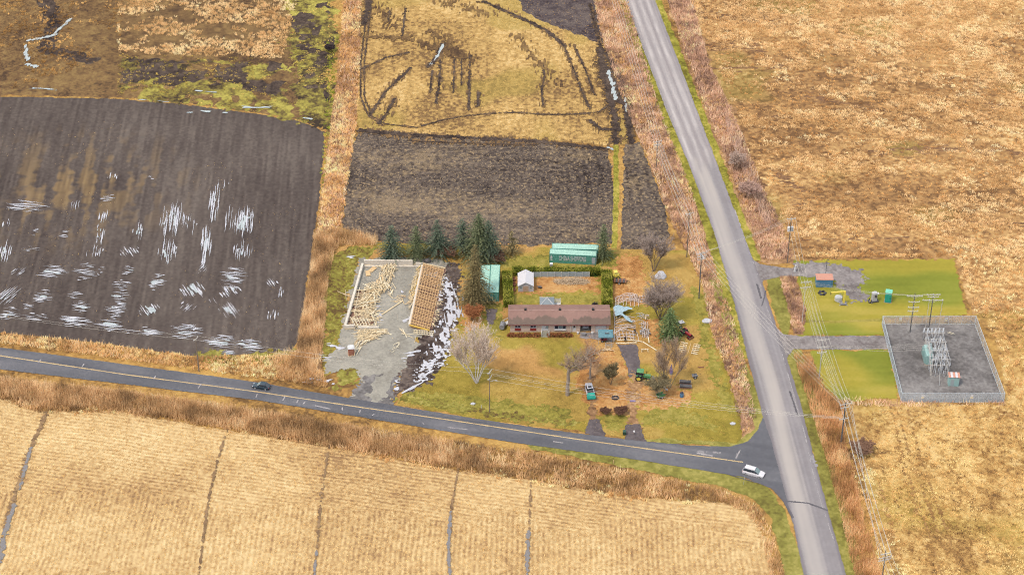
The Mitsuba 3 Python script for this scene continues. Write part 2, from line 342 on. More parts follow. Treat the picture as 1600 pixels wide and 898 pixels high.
ground('patchy_turf', soil([(106, 86, 58), (134, 122, 64), (150, 144, 72), (178, 164, 96)], s=(0.12, 0.6, 1.9), w=(0.25, 0.35, 0.4), k=2.5)); ground('moss_ground', soil([(72, 62, 54), (118, 104, 66), (158, 146, 78), (184, 172, 92)], s=(0.09, 0.5, 1.6), w=(0.4, 0.35, 0.25), k=3.0)); ground('bright_turf', soil([(112, 104, 58), (146, 140, 74), (178, 166, 98)], s=(0.07, 0.5, 1.8), k=2.2))
def fn_lawn(p, n, uv):
    t = 0.5 + 0.5 * (fbm(p.x * 0.07, p.y * 0.07, 0.0, 2) - 0.5) + 0.25 * (noise(p.x * 0.10, p.y * 0.9, 1.0) - 0.5) + 0.22 * (fbm(p.x * 1.6, p.y * 1.6, 2.0, 2) - 0.5)
    warm = smoothstep(0.42, 0.66, fbm(p.x * 0.055, p.y * 0.08, 4.0, 2))
    return mix(ramp([(112, 120, 52), (140, 144, 62), (162, 160, 78)], t), ramp([(148, 138, 58), (176, 160, 70), (198, 176, 98)], t), warm * 0.85)
ground('mown_turf', fn_lawn)
ground('weed_ground', soil([(124, 94, 72), (172, 134, 100), (206, 168, 126)], s=(0.06, 0.45, 1.7), k=2.4))
ground('mud', soil([(58, 50, 49), (86, 74, 69), (112, 97, 87)], s=(0.1, 0.6, 2.0), k=2.2))
ground('churned_mud', soil([(70, 60, 58), (102, 90, 86), (134, 120, 112)], s=(0.1, 0.6, 2.0), k=2.6)); ground('floor_soil', soil([(112, 84, 76), (146, 114, 102), (172, 140, 124)], k=2.2)); ground('pasture_bare', soil([(112, 84, 66), (144, 110, 84), (172, 136, 100)], k=2.4)); ground('rut_edge', soil([(80, 66, 56), (104, 86, 70), (128, 106, 84)], k=2.2)); ground('meadow_worn', soil([(138, 106, 70), (166, 128, 84), (190, 150, 100)], k=2.2)); ground('rut_soil', soil([(98, 80, 62), (130, 104, 76), (160, 128, 90)], k=2.4)); ground('drain_soil', soil([(122, 98, 78), (150, 122, 94), (176, 146, 112)], s=(0.1, 0.6, 2.0), k=2.2)); ground('brown_scrub', soil([(88, 70, 58), (126, 100, 72), (154, 126, 86)], s=(0.06, 0.5, 1.8), k=2.4))
# gravel, asphalt
ground('site_gravel', soil([(142, 136, 128), (166, 161, 152), (184, 177, 166)], s=(0.08, 0.4, 2.2), k=1.9))
ground('yard_gravel', soil([(104, 100, 100), (134, 129, 129), (162, 157, 156)], s=(0.07, 0.35, 1.8), w=(0.3, 0.35, 0.35), k=2.2))
ground('drive_gravel', soil([(120, 112, 112), (154, 146, 146), (184, 174, 172)], s=(0.08, 0.4, 1.8), k=2.0))
ground('old_asphalt', soil([(92, 84, 86), (112, 103, 106), (130, 120, 122)], s=(0.1, 0.5, 2.0), k=1.8))
def fn_asphalt(p, n, uv):
    ac, al = p.y * float(ROAD[0]) - p.x * float(ROAD[1]), p.x * float(ROAD[0]) + p.y * float(ROAD[1])
    t = 0.5 + 0.5 * (noise(al * 0.05, ac * 0.8, 1.0) - 0.5) + 0.5 * (fbm(p.x * 0.12, p.y * 0.12, 0.0, 2) - 0.5) + 0.25 * (fbm(p.x * 1.6, p.y * 1.6, 2.0, 2) - 0.5)
    return ramp([(94, 94, 101), (112, 112, 119), (136, 134, 140)], t)
ground('asphalt', fn_asphalt)
EDGE_W = G([(968, -25), (976, 0), (1040, 170), (1078, 262), (1116, 365), (1146, 470), (1172, 575), (1192, 650), (1205, 690), (1235, 801), (1256, 898), (1277, 990)])
EDGE_E = G([(1014, -25), (1023, 0), (1088, 170), (1120, 255), (1159, 360), (1192, 445), (1223, 540), (1248, 620), (1267, 695), (1293, 795), (1322, 898), (1348, 990)])
ys = np.linspace(EDGE_W[0, 1], EDGE_W[-1, 1], 60)
def edge_x(E, y): o = np.argsort(E[:, 1]); return np.interp(y, E[o, 1], E[o, 0])
MID = np.stack([(edge_x(EDGE_W, ys) + edge_x(EDGE_E, ys)) / 2, ys], 1)
_cub = np.polyfit(MID[:, 1], MID[:, 0], 4)
_wid = float(np.mean(edge_x(EDGE_E, ys) - edge_x(EDGE_W, ys)))
def fn_main(p, n, uv):
    y = p.y
    c = float(_cub[0])
    for q in _cub[1:]: c = c * y + float(q)
    u = (p.x - c) / (_wid / 2)                                          # -1 west edge .. 1 east edge
    far = smoothstep(52, 64, p.y + (noise(p.x * 0.8, p.y * 0.2, 4.0) - 0.5) * 6)   # beyond: unpaved, wheel-worn gravel
    t = 0.5 + 0.4 * (noise(u * 9, p.y * 0.03, 1.0) - 0.5) + 0.35 * (fbm(p.x * 0.15, p.y * 0.15, 0.0, 2) - 0.5) + 0.25 * (fbm(p.x * 1.7, p.y * 1.7, 2.0, 2) - 0.5)
    dust = smoothstep(0.62, 0.10, dr.abs(u + 0.30 + (noise(p.y * 0.05, 0.0, 3.0) - 0.5) * 0.2)) * (0.55 + 0.35 * noise(u * 7, p.y * 0.04, 2.0)) + 0.2 * smoothstep(0.12, 0.0, dr.abs(u - 0.12))
    near = mix(ramp([(134, 128, 131), (154, 148, 152), (172, 166, 168)], t), C(196, 187, 182), dr.clip(dust, 0, 1))
    lane = 0.5 + 0.5 * dr.cos((u + 0.05) * 12.0)
    gravel = ramp([(148, 139, 142), (176, 168, 169), (206, 198, 197)], 0.25 + 0.45 * lane * (0.5 + noise(u * 6, p.y * 0.2, 8.0)) + 0.5 * (t - 0.5) + 0.2 * smoothstep(0.4, 0.9, -u))
    edge = smoothstep(0.8, 0.95, dr.abs(u))
    return mix(mix(near, gravel, far), C(124, 118, 122), edge * 0.6)
ground('main_asphalt', fn_main)
paint('snow', (204, 203, 212), 0.7, spec=0.2); paint('ice', (172, 180, 182), 0.35, spec=0.5); paint('puddle', (128, 122, 122), 0.25, spec=0.4)
ground('yellow_line', soil([(196, 168, 128), (220, 192, 146)], s=(0.1, 0.8, 3.0), k=2)); ground('white_line', soil([(156, 150, 153), (192, 186, 188)], s=(0.1, 1.2, 4.0), k=2.5))
ground('crack_seal', soil([(100, 97, 102), (116, 113, 118)])); ground('pale_patch', soil([(150, 146, 150), (170, 165, 168)], k=2))

# ---------------------------------------------------------------- ground sheets, from the lowest to the highest
_b = MB(); n_ = 40
gx, gy = np.meshgrid(np.linspace(-2500, 2500, n_), np.linspace(-2500, 3500, n_)); i_ = np.arange(n_ * n_).reshape(n_, n_)
_b.add(np.stack([gx.ravel(), gy.ravel(), 0 * gx.ravel()], 1), np.vstack([np.stack([i_[:-1, :-1].ravel(), i_[:-1, 1:].ravel(), i_[1:, 1:].ravel()], 1), np.stack([i_[:-1, :-1].ravel(), i_[1:, 1:].ravel(), i_[1:, :-1].ravel()], 1)]))
struct('ground', _b.arrays(), 'dry_ground', 'flat dry farmland reaching to the horizon')
STUB = [(-260, 590), (0, 622), (60, 642), (180, 642), (330, 668), (500, 694), (620, 716), (720, 735), (830, 750), (1000, 776), (1130, 785), (1178, 800), (1198, 840), (1213, 898), (1240, 1010), (-260, 1010)]
struct('stubble_field', region(STUB, 0.7, 0.4, 0.8), 'stubble_soil', 'golden corn stubble field with straight rows')
PL = [(-220, 120), (0, 151), (190, 155), (300, 165), (400, 178), (470, 190), (508, 206), (500, 300), (482, 430), (466, 530), (456, 550), (300, 556), (150, 535), (0, 519), (-220, 490)]
struct('ploughed_field', region(PL, 0.5, 0.5, 0.7), 'plough_soil', 'dark ploughed field streaked with melting snow')
struct('wild_field', region([(-260, -60), (470, -60), (455, 40), (500, 200), (470, 188), (400, 176), (300, 163), (190, 153), (0, 149), (-260, 118)], 0.6, 0.5, 0.8), 'brown_scrub', 'brown scrubby field beyond the ploughed one')
struct('green_patch', join(region([(440, -60), (520, -60), (526, 60), (520, 205), (470, 195), (455, 100)], 3.2, 0.22, 0.7, z=0.05), region([(190, 92), (440, 100), (460, 190), (330, 168), (190, 152)], 2.6, 0.25, 0.7, z=0.05, holes=[lambda X, Y: nfb(X, Y, 0.18, 91) * 14 - 6.6])), 'moss_ground', 'mossy green ground around the wild field')
up()
struct('mud_patch', join(region([(190, 92), (330, 95), (440, 100), (440, 150), (330, 135), (190, 128)], 2.0, 0.3, 0.6, z=0.062, holes=[lambda X, Y: nfb(X, Y, 0.16, 71) * 16 - 7.6]), region([(455, 30), (515, 0), (515, 160), (470, 130)], 1.5, 0.3, 0.6, z=0.062, holes=[lambda X, Y: nfb(X, Y, 0.3, 73) * 12 - 6.2]), strip([(70, 0), (85, 40), (75, 75), (140, 95)], 5.0, 2.0, 0.3, 0.6, z=0.062)), 'mud', 'wet dark mud in the wild field')
up()
GOLD = [(560, -60), (945, -60), (945, 60), (968, 140), (985, 200), (988, 225), (960, 228), (820, 216), (650, 210), (560, 205), (553, 120)]
struct('golden_field', region(GOLD, 0.7, 0.4, 0.8), 'golden_turf', 'mown golden field marked by wheel ruts')
struct('ploughed_field', region([(800, -60), (935, -60), (942, 70), (920, 62), (870, 42), (815, 18)], 0.8, 0.4, 0.6), 'wet_soil', 'dark ploughed corner at the far end of the golden field')
MIDF = [(560, 208), (600, 204), (700, 212), (830, 222), (950, 232), (962, 300), (958, 380), (800, 384), (700, 388), (560, 372), (536, 355), (538, 300), (548, 230)]
struct('ploughed_field', region(MIDF, 0.7, 0.4, 0.7), 'loop_soil', 'dark rough field ploughed in loops behind the spruces')
struct('ploughed_field', region([(976, 225), (1000, 222), (1020, 270), (1040, 330), (1046, 372), (1000, 392), (970, 390)], 0.6, 0.5, 0.6), 'loop_soil', 'narrow dark ploughed strip beside the grass track')
struct('grass_track', strip([(962, 228), (963, 300), (961, 360), (959, 400)], 1.5, 0.25, 0.6), 'verge_turf', 'grassy track between two ploughed strips')
BELT = G([(568, -60), (530, -60), (540, 0), (527, 120), (512, 220), (500, 330), (486, 420), (470, 520), (455, 575), (500, 590), (508, 540), (512, 440), (525, 385), (535, 300), (552, 215), (562, 100)])
struct('dry_grass_strip', region(BELT, 0.6, 0.5, 0.6, world=True), 'weed_ground', 'strip of dry grass between the fields')
PAST = [(1030, -60), (1900, -60), (1900, 505), (1520, 490), (1490, 405), (1250, 405), (1185, 405), (1100, 170)]
struct('pasture', region(PAST, 0.8, 0.4, 0.9), 'pasture_turf', 'rough pasture of pale dry grass')
struct('bare_patch', join(*[smear(q, w, .1, z=_z[0] + .012 + .0005 * i, cell=.4, rows=(1.0, 0.05)) for i, (q, w) in enumerate([([(1265, 152), (1310, 160), (1385, 172)], 12.0), ([(1080, 24), (1160, 32), (1260, 26)], 14.0), ([(1100, 104), (1150, 108), (1220, 106)], 9.0), ([(1110, 70), (1180, 75)], 16.0), ([(1370, 238), (1480, 232), (1600, 240)], 10.0), ([(1215, 268), (1250, 300), (1250, 330)], 9.0), ([(1190, 185), (1240, 180)], 8.0), ([(1500, 160), (1600, 168)], 7.0), ([(1420, 345), (1600, 350)], 6.0), ([(1240, 375), (1420, 372)], 5.0)])]), 'pasture_bare', 'browner thin bands across the rough pasture'); _z[0] += .024
struct('meadow', region([(1330, 632), (1400, 626), (1570, 632), (1560, 540), (1520, 490), (1900, 490), (1900, 1010), (1420, 1010), (1370, 830)], 0.8, 0.4, 0.9), 'meadow_turf', 'mown golden meadow below the substation')
struct('weed_strip', region([(1028, -40), (1075, -40), (1108, 100), (1150, 190), (1190, 290), (1215, 340), (1240, 410), (1186, 410), (1165, 350), (1098, 170)], 1.4, 0.25, 0.6), 'weed_ground', 'reddish weeds along the east ditch of the road')
WB = [(925, -40), (972, -40), (1035, 170), (1085, 300), (1110, 390), (1140, 480), (1165, 580), (1188, 660), (1180, 688), (1160, 692), (1156, 655), (1138, 590), (1112, 520), (1094, 440), (1075, 395), (1056, 362), (1035, 310), (1010, 240), (985, 190), (960, 120), (938, 50)]
struct('weed_strip', region(WB, 0.8, 0.4, 0.6), 'weed_ground', 'reddish weeds along the west ditch of the road')
LOT_P = [(515, 395), (560, 376), (700, 385), (960, 388), (1075, 392), (1096, 440), (1115, 520), (1140, 590), (1158, 650), (1160, 690), (1130, 695), (1000, 688), (900, 672), (760, 656), (620, 632), (640, 600), (600, 540), (505, 590), (508, 500)]
struct('yard', region(LOT_P, 0.5, 0.4, 0.6), 'yard_turf', 'autumn lawn strewn with leaves around the bungalow')
Z0 = _z[0] + .012
struct('leaf_litter', join(*[region(q, 1.0, 0.35, 0.5, z=Z0, speck=2.6) for q in (
    [(905, 565), (945, 545), (965, 560), (985, 580), (985, 660), (960, 650), (925, 640), (900, 600)], [(958, 400), (1000, 398), (1010, 440), (1000, 470), (958, 470)], [(985, 610), (1040, 590), (1085, 620), (1040, 640), (1000, 640)],
    [(1010, 500), (1030, 498), (1035, 540), (1014, 540)], [(806, 430), (935, 430), (938, 457), (806, 458)], [(720, 480), (745, 470), (750, 510), (728, 520)], [(960, 445), (1000, 440), (1015, 470), (985, 480)], [(740, 380), (790, 378), (790, 396), (740, 400)])]), 'leaf_litter', 'orange fallen leaves on the yard')
struct('green_lawn', join(*[region(q, 0.8, 0.4, 0.5, z=Z0 + .012, speck=2.2) for q in (
    [(800, 460), (938, 460), (940, 474), (800, 476)], [(775, 402), (960, 392), (962, 416), (800, 418), (770, 418)], [(690, 640), (900, 660), (880, 640), (760, 622), (640, 610), (625, 625)],
    [(755, 472), (785, 474), (783, 530), (760, 520)], [(937, 648), (978, 652), (975, 672), (945, 668)], [(1010, 640), (1060, 640), (1100, 650), (1120, 668), (1000, 660)], [(1098, 455), (1108, 520), (1130, 590), (1150, 650), (1128, 640), (1095, 540), (1080, 450)])]), 'green_turf', 'greener patches of the lawn')
struct('bright_grass', join(region([(622, 624), (760, 650), (900, 668), (900, 660), (760, 640), (640, 616)], 0.7, 0.5, 0.5, z=Z0 + .024, speck=1.8), region([(512, 396), (560, 385), (592, 386), (580, 402), (562, 408), (545, 470), (528, 535), (505, 575), (508, 480)], 1.6, 0.3, 0.5, z=Z0 + .024, speck=1.8), region([(530, 570), (565, 580), (560, 598), (520, 608)], 0.8, 0.4, 0.5, z=Z0 + .024, speck=1.8),
       region([(305, 552), (330, 545), (375, 556), (360, 568), (310, 562)], 0.7, 0.5, 0.5, z=Z0 + .024, speck=1.8), region([(390, 552), (455, 546), (462, 556), (430, 570), (390, 566)], 0.7, 0.5, 0.5, z=Z0 + .024, speck=1.8)), 'patchy_turf', 'patchy green grass')
# verges beside the roads
def offset_band(E, a, b, y0, y1):
    yy = np.linspace(y0, y1, 40); x = edge_x(E, yy)
    return np.vstack([np.stack([x + a, yy], 1), np.stack([x + b, yy], 1)[::-1]])
yv = lambda py: float(g(800, py)[1])
struct('verge', join(region(offset_band(EDGE_E, -0.5, 2.0, yv(-30), yv(408)), 0.35, 0.5, 0.5, z=Z0 + .036, world=True), region(offset_band(EDGE_W, -2.4, 0.5, yv(560), yv(-30)), 0.5, 0.4, 0.5, z=Z0 + .036, world=True)), 'verge_turf', 'grassy verge of the main road')
struct('verge', join(region(offset_band(EDGE_E, -0.4, 4.2, yv(545), yv(1000)), 0.6, 0.4, 0.5, z=Z0 + .048, world=True), region([(1105, 430), (1118, 425), (1150, 520), (1178, 600), (1196, 660), (1180, 690), (1150, 698), (1000, 690), (1000, 684), (1150, 692), (1178, 672), (1160, 600), (1130, 500)], 0.5, 0.4, 0.5, z=Z0 + .048), region([(820, 690), (1000, 716), (1150, 742), (1200, 760), (1228, 800), (1262, 900), (1245, 990), (1225, 990), (1230, 900), (1205, 810), (1180, 780), (1120, 758), (1000, 735), (830, 700)], 0.5, 0.4, 0.5, z=Z0 + .048),
       region([(1196, 432), (1232, 432), (1226, 450), (1236, 500), (1232, 524), (1222, 520), (1206, 480)], 0.4, 0.5, 0.5, z=Z0 + .048)), 'bright_turf', 'green grass beside the roads')
_z[0] = Z0 + .06
struct('lawn', region([(1240, 408), (1490, 405), (1512, 493), (1380, 497), (1382, 524), (1246, 524), (1252, 470)], 0.25, 0.6, 0.5, speck=0.9), 'mown_turf', 'mown lawn of the utility lot')
struct('lawn', region([(1268, 549), (1388, 545), (1404, 622), (1320, 626), (1290, 610)], 0.25, 0.6, 0.5, speck=0.9), 'mown_turf', 'small mown lawn left of the substation yard')
struct('dark_strip', strip([(1250, 502), (1300, 503), (1378, 500)], 1.0, 0.3, 0.5), 'green_turf', 'darker damp line in the mown lawn')
struct('weed_patch', region([(1218, 432), (1240, 430), (1258, 480), (1256, 524), (1240, 524), (1232, 480)], 0.6, 0.4, 0.5), 'weed_ground', 'reddish weeds between the two lot drives')
# gravel yards and drives
YARD = G([(1378, 507), (1523, 507), (1568, 628), (1408, 628)])
trk = [([(1392, 634), (1412, 720), (1440, 800), (1472, 900)], 1.6), ([(1400, 634), (1424, 720), (1455, 800), (1490, 900)], 1.6), ([(1418, 640), (1440, 720), (1462, 780), (1500, 890)], 2.2), ([(1376, 760), (1392, 820), (1400, 900)], 3.0), ([(1400, 700), (1420, 760), (1450, 860)], 2.2), ([(1420, 640), (1500, 652), (1598, 648)], 3.0), ([(1460, 838), (1600, 855)], 1.4), ([(1560, 640), (1600, 660)], 4)]
struct('meadow_track', join(*[smear(q, w, 0.15, z=_z[0] + .012 + .0005 * i) for i, (q, w) in enumerate(trk)]), 'meadow_worn', 'faint brown tracks and dimples in the mown meadow'); _z[0] += .024
struct('gravel_yard', region(YARD, 0.25, 0.6, 0.5, world=True), 'yard_gravel', 'grey gravel yard of the substation')
struct('gravel_pad', region([(1240, 412), (1290, 409), (1345, 422), (1352, 440), (1340, 450), (1358, 468), (1335, 474), (1318, 455), (1300, 436), (1255, 430)], 1.0, 0.3, 0.5, speck=2.0), 'drive_gravel', 'worn gravel pad beside the blue shed')
struct('driveway', region([(1166, 400), (1188, 413), (1230, 419), (1262, 419), (1262, 432), (1220, 432), (1194, 438), (1188, 450)], 0.25, 0.6, 0.4), 'drive_gravel', 'gravel drive into the utility lot')
struct('driveway', region([(1205, 505), (1222, 521), (1250, 525), (1386, 525), (1392, 545), (1290, 546), (1240, 545), (1228, 560), (1222, 560)], 0.25, 0.6, 0.4), 'drive_gravel', 'paved drive to the substation gate')
SITE = [(562, 404), (612, 402), (690, 406), (699, 412), (674, 512), (650, 530), (634, 560), (618, 600), (602, 636), (548, 626), (565, 600), (556, 575), (505, 585), (506, 560), (530, 540), (540, 480)]
struct('mud_yard', region([(690, 408), (716, 412), (722, 440), (712, 500), (695, 560), (672, 600), (640, 612), (612, 620), (625, 560), (660, 520), (680, 450)], 1.2, 0.3, 0.5, speck=2.0), 'churned_mud', 'churned mud beside the building site')
struct('gravel_site', region(SITE, 1.1, 0.3, 0.5, speck=1.3), 'site_gravel', 'pale gravel of the building site')
struct('site_floor', region([(668, 417), (696, 421), (674, 517), (640, 512)], 0.4, 0.5, 0.4), 'floor_soil', 'reddish brown ground under the timber lattice'); struct('site_floor', region([(556, 452), (580, 452), (584, 512), (542, 512)], 1.0, 0.5, 0.4), 'floor_soil', 'reddish brown ground under the left wall frames')
struct('site_entrance', region([(570, 588), (622, 590), (606, 640), (545, 628)], 1.2, 0.35, 0.4, speck=1.6), 'yard_gravel', 'dark worn gravel where the site drive meets the road')
struct('wheel_track', strip([(640, 540), (625, 565), (605, 585), (588, 610), (585, 632)], 3.4, 1.6, 0.5, 0.3), 'site_gravel', 'paler wheel track through the site drive')
struct('driveway', region([(964, 538), (996, 538), (1000, 565), (1002, 588), (984, 590), (976, 562)], 0.4, 0.5, 0.4), 'old_asphalt', 'dark asphalt drive in front of the collapsed frame')
struct('drive_track', join(smear([(926, 660), (924, 630), (922, 600), (930, 570)], 4.2, 0.8, z=_z[0] + .012), smear([(990, 668), (988, 640), (990, 610), (994, 590)], 5.0, 0.9, z=_z[0] + .013)), 'weed_ground', 'worn brown tracks of the two house drives'); up()
struct('driveway', join(region([(922, 655), (936, 655), (948, 684), (912, 678)], 0.4, 0.6, 0.4, z=_z[0] + .012), region([(978, 664), (1000, 662), (1010, 694), (978, 690)], 0.4, 0.6, 0.4, z=_z[0] + .012)), 'old_asphalt', 'two short aprons of the house drives at the road'); up()
struct('parking_pad', region([(905, 519), (952, 519), (958, 534), (905, 528)], 0.3, 0.6, 0.4), 'drive_gravel', 'grey apron in front of the garage')
struct('bare_patch', region([(760, 484), (776, 484), (772, 510), (762, 508)], 0.5, 0.5, 0.4), 'old_asphalt', 'bare dark patch beside the bungalow')
# roads
N_EDGE = G([(-260, 512), (0, 543), (200, 570), (400, 597), (545, 622), (620, 634), (760, 657), (900, 677), (1000, 689), (1080, 696), (1140, 698), (1168, 690), (1184, 672), (1192, 650)])
S_EDGE = G([(1235, 801), (1226, 785), (1205, 763), (1160, 745), (1000, 719), (800, 691), (620, 661), (400, 625), (0, 577), (-260, 545)])
struct('cross_road', region(np.vstack([N_EDGE, g([1212, 1240], [660, 770]), S_EDGE]), 0.12, 0.8, 0.5, world=True), 'asphalt', 'two lane asphalt road running across')
struct('main_road', region(np.vstack([EDGE_W, EDGE_E[::-1]]), 0.14, 0.8, 0.5, world=True), 'main_asphalt', 'dusty pale road running away to the top')
Z_ROAD = _z[0]
struct('centre_line', strip([(-260, 522), (0, 556), (200, 586), (400, 612), (560, 636), (700, 656), (900, 686), (1060, 708), (1160, 722)], 0.32, 0.05, 1.0, 0.15), 'yellow_line', 'faded yellow centre line of the cross road')
struct('edge_line', join(strip([(1148, 328), (1168, 385), (1182, 425), (1193, 462)], 0.18, 0.12, 1.0, 0.15, z=_z[0] + .012, gaps=0.45), strip([(1198, 480), (1216, 532), (1241, 620), (1258, 680), (1268, 730), (1284, 790), (1305, 850)], 0.18, 0.1, 1.0, 0.15, z=_z[0] + .012, gaps=0.4)), 'white_line', 'worn white edge line of the main road')
up()
_mk = [strip([(x, y), (x + dx, y + dy)], w, 0.08, 1.5, 0.12, z=_z[0] + .012) for x, y, dx, dy, w in [(60, 566, 4, -4, .3), (128, 574, 3, -5, .25), (240, 592, 3, -4, .25), (310, 606, 4, -5, .3), (400, 621, 2, -5, .3), (442, 626, 3, -6, .25), (464, 629, 2, -4, .3), (474, 631, 3, -3, .3), (535, 641, 0, -4, .3), (562, 645, 1, -4, .25), (582, 649, 3, -2, .3), (493, 634, 22, 5, .35), (700, 668, 30, 3, .3), (660, 660, 2, 3, .2), (865, 690, 14, 2, .3), (1150, 716, 6, -12, .3), (1090, 708, 22, 4, .5)]]
struct('crack_mark', join(*_mk), 'white_line', 'pale repaired cracks on the cross road'); up()
_sl = [strip(q, w, 0.08, 1.0, 0.15, z=_z[0] + .012) for q, w in [([(1228, 783), (1262, 786), (1292, 797)], .5), ([(1196, 455), (1193, 470), (1190, 478)], .35), ([(1183, 445), (1189, 466)], .5), ([(1234, 612), (1240, 630), (1246, 648)], .4), ([(1208, 763), (1226, 784), (1238, 808)], .6), ([(1140, 742), (1200, 759)], .3)]]
struct('tar_seam', join(*_sl), 'crack_seal', 'dark tar seams across the main road'); up()
struct('worn_patch', join(smear([(1268, 712), (1275, 728)], 1.2, 0.8, z=_z[0] + .013), smear([(1090, 706), (1160, 710)], 1.6, 0.1, z=_z[0] + .014)), 'pale_patch', 'pale worn asphalt at the junction'); up()
# ruts, drains, puddles, snow
c3 = lambda pts: [(500 + x * .3375, y * .3375) for x, y in pts]
ruts = [(c3([(222, 0), (205, 150), (188, 300), (188, 450), (225, 540), (290, 580)]), .7, .3), (c3([(240, 0), (222, 150), (204, 300), (206, 450), (240, 540), (300, 575), (450, 592)]), .6, .3), (c3([(228, 0), (215, 60), (205, 110)]), 3.2, .8),
        (c3([(190, 322), (250, 295), (310, 268), (410, 245)]), 1.6, 1.2), (c3([(420, 315), (300, 430), (228, 540)]), 1.8, 1.3), (c3([(345, 460), (310, 520), (275, 572)]), 1.8, 1.2), (c3([(575, 200), (540, 270), (500, 312)]), 2.6, 1.2),
        (c3([(520, 330), (512, 400), (510, 430)]), 1.2, .8), (c3([(558, 280), (552, 400), (535, 480)]), 1.6, 1.0), (c3([(622, 270), (618, 430)]), 1.1, .8), (c3([(655, 270), (655, 400)]), 1.0, .8), (c3([(695, 260), (690, 400), (688, 510)]), 1.2, .9), (c3([(735, 430), (730, 490)]), 1.8, .9),
        (c3([(1030, 300), (1040, 350), (1026, 420), (1032, 490)]), 1.3, .9), (c3([(760, 10), (840, 45), (960, 98), (1060, 150), (1130, 215)]), 2.2, 1.3), (c3([(1130, 215), (1170, 310), (1210, 420), (1250, 505)]), 1.2, .9), (c3([(1180, 220), (1230, 330), (1270, 440)]), 1.1, .9),
        (c3([(470, 585), (560, 560), (660, 540), (780, 528), (900, 522), (1050, 532), (1200, 530), (1290, 520), (1350, 480)]), 1.2, .9), (c3([(1300, 230), (1308, 330), (1345, 460), (1368, 560), (1368, 660)]), 3.6, 1.2), (c3([(1330, 250), (1388, 350), (1415, 480), (1440, 660)]), 3.0, 1.0), (c3([(1310, 300), (1350, 380), (1390, 470)]), 5.5, 1.6),
        (c3([(1250, 20), (1280, 150), (1305, 240)]), 1.4, .9), (c3([(322, 50), (318, 100)]), 1.4, 1.0), (c3([(396, 40), (380, 180)]), 1.2, 1.0), (c3([(1250, 560), (1300, 600), (1360, 600)]), 2.0, .8),
        (c3([(190, 605), (260, 612), (400, 625), (700, 640), (1000, 655), (1320, 690)]), 2.6, 1.3), (c3([(430, 655), (700, 665), (1000, 672)]), 1.3, 1.0)]
struct('damp_soil', join(*[smear(q, w * 2.6 + 1.0, 0.15, z=_z[0] + .012 + .0004 * i, rows=(0.05, 1.0)) for i, (q, w, a) in enumerate(ruts)]), 'rut_soil', 'damp brown soil around the muddy ruts'); _z[0] += .024
struct('worn_rut', join(*[smear(q, w * 1.7 + .5, 0.35, z=_z[0] + .012 + .0004 * i, cell=.2, rough=1.4) for i, (q, w, a) in enumerate(ruts)]), 'rut_edge', 'brown worn edges of the wheel ruts'); _z[0] += .024
struct('mud_rut', join(*[smear(q, w * 1.1 + .2, 0.55 if w < 2 else 0.8, z=_z[0] + .012 + .0004 * i, cell=.2, rough=1.1) for i, (q, w, a) in enumerate(ruts)]), 'mud', 'dark muddy wheel ruts in the golden field'); _z[0] += .03
blot = [([(545, 55), (575, 55), (720, 90), (690, 40)], .40), ([(690, 70), (735, 60), (740, 95), (700, 110)], .40), ([(805, 55), (850, 80), (870, 130), (845, 120)], .36), ([(680, 0), (750, 0), (760, 22), (690, 18)], .42), ([(675, 50), (720, 58), (715, 85), (690, 80)], .34), ([(590, 10), (615, 10), (610, 40), (595, 40)], .4)]
struct('mud_blot', join(*[smear([q[0], np.mean(q, 0), q[2]], 8.5, 0.35, z=_z[0] + .012 + .0004 * i, rows=(0.05, 1.0)) for i, (q, t) in enumerate(blot)]), 'brown_scrub', 'brown worn blotches in the golden field'); up()
drains = [([(72, 645), (52, 690), (38, 730), (18, 790), (0, 860), (-10, 920)], [1.4, 1.0, 1.6, 1.8, 2.2, 2.4]), ([(356, 668), (340, 720), (326, 780), (318, 840), (308, 920)], [.9, .8, .6, .9, .8]), ([(516, 690), (506, 745), (500, 800), (496, 850), (488, 920)], [.9, .7, .6, .8, .9]), ([(716, 733), (706, 790), (703, 840), (703, 920)], [.8, .6, .5, .9]), ([(830, 748), (828, 800), (826, 850), (825, 920)], [.7, .5, .5, 1.0])]
struct('drain_line', join(*[smear(q, float(np.mean(w)) * 1.4, 0.7, z=_z[0] + .012) for q, w in drains]), 'drain_soil', 'sunken drain lines through the stubble'); up()
wet = [([(48, 700), (40, 730), (30, 765)], .8), ([(22, 790), (8, 830), (-2, 880)], 1.5), ([(704, 800), (701, 850), (703, 920)], .9), ([(826, 830), (824, 870), (825, 920)], 1.1), ([(495, 860), (489, 915)], .6)]
struct('puddle', join(*[smear(q, w * 1.3, 0.95, z=_z[0] + .012) for q, w in wet]), 'puddle', 'shallow grey water standing in the stubble'); up()
c1 = lambda pts: [(x * .3375, y * .3375) for x, y in pts]
ice = [(c3([(1335, 330), (1355, 400), (1370, 460)]), 1.3), (c3([(575, 205), (545, 260), (515, 300)]), .8), (c3([(1335, 685), (1360, 695)]), .9), (c3([(1410, 440), (1420, 520)]), .6), (c1([(130, 190), (240, 170), (330, 90)]), 1.3), (c1([(120, 210), (130, 300), (170, 310)]), 1.4), (c1([(110, 410), (200, 410), (260, 420)]), .9), (c1([(640, 462), (790, 476)]), .5), (c1([(930, 515), (1050, 525)]), .5), (c1([(1130, 500), (1250, 500)]), 1.4), (c1([(910, 420), (1000, 432)]), .8), (c1([(1410, 548), (1440, 552)]), 1.0), (c1([(840, 525), (890, 523)]), .4)]
struct('ice_patch', join(*[smear(q, w * 1.6, 0.8, z=_z[0] + .012 + .0004 * i, rows=(0.3, 1.0) if i < 6 else (1.0, -.1)) for i, (q, w) in enumerate(ice)]), 'ice', 'thin ice lying on the wet ground'); up()

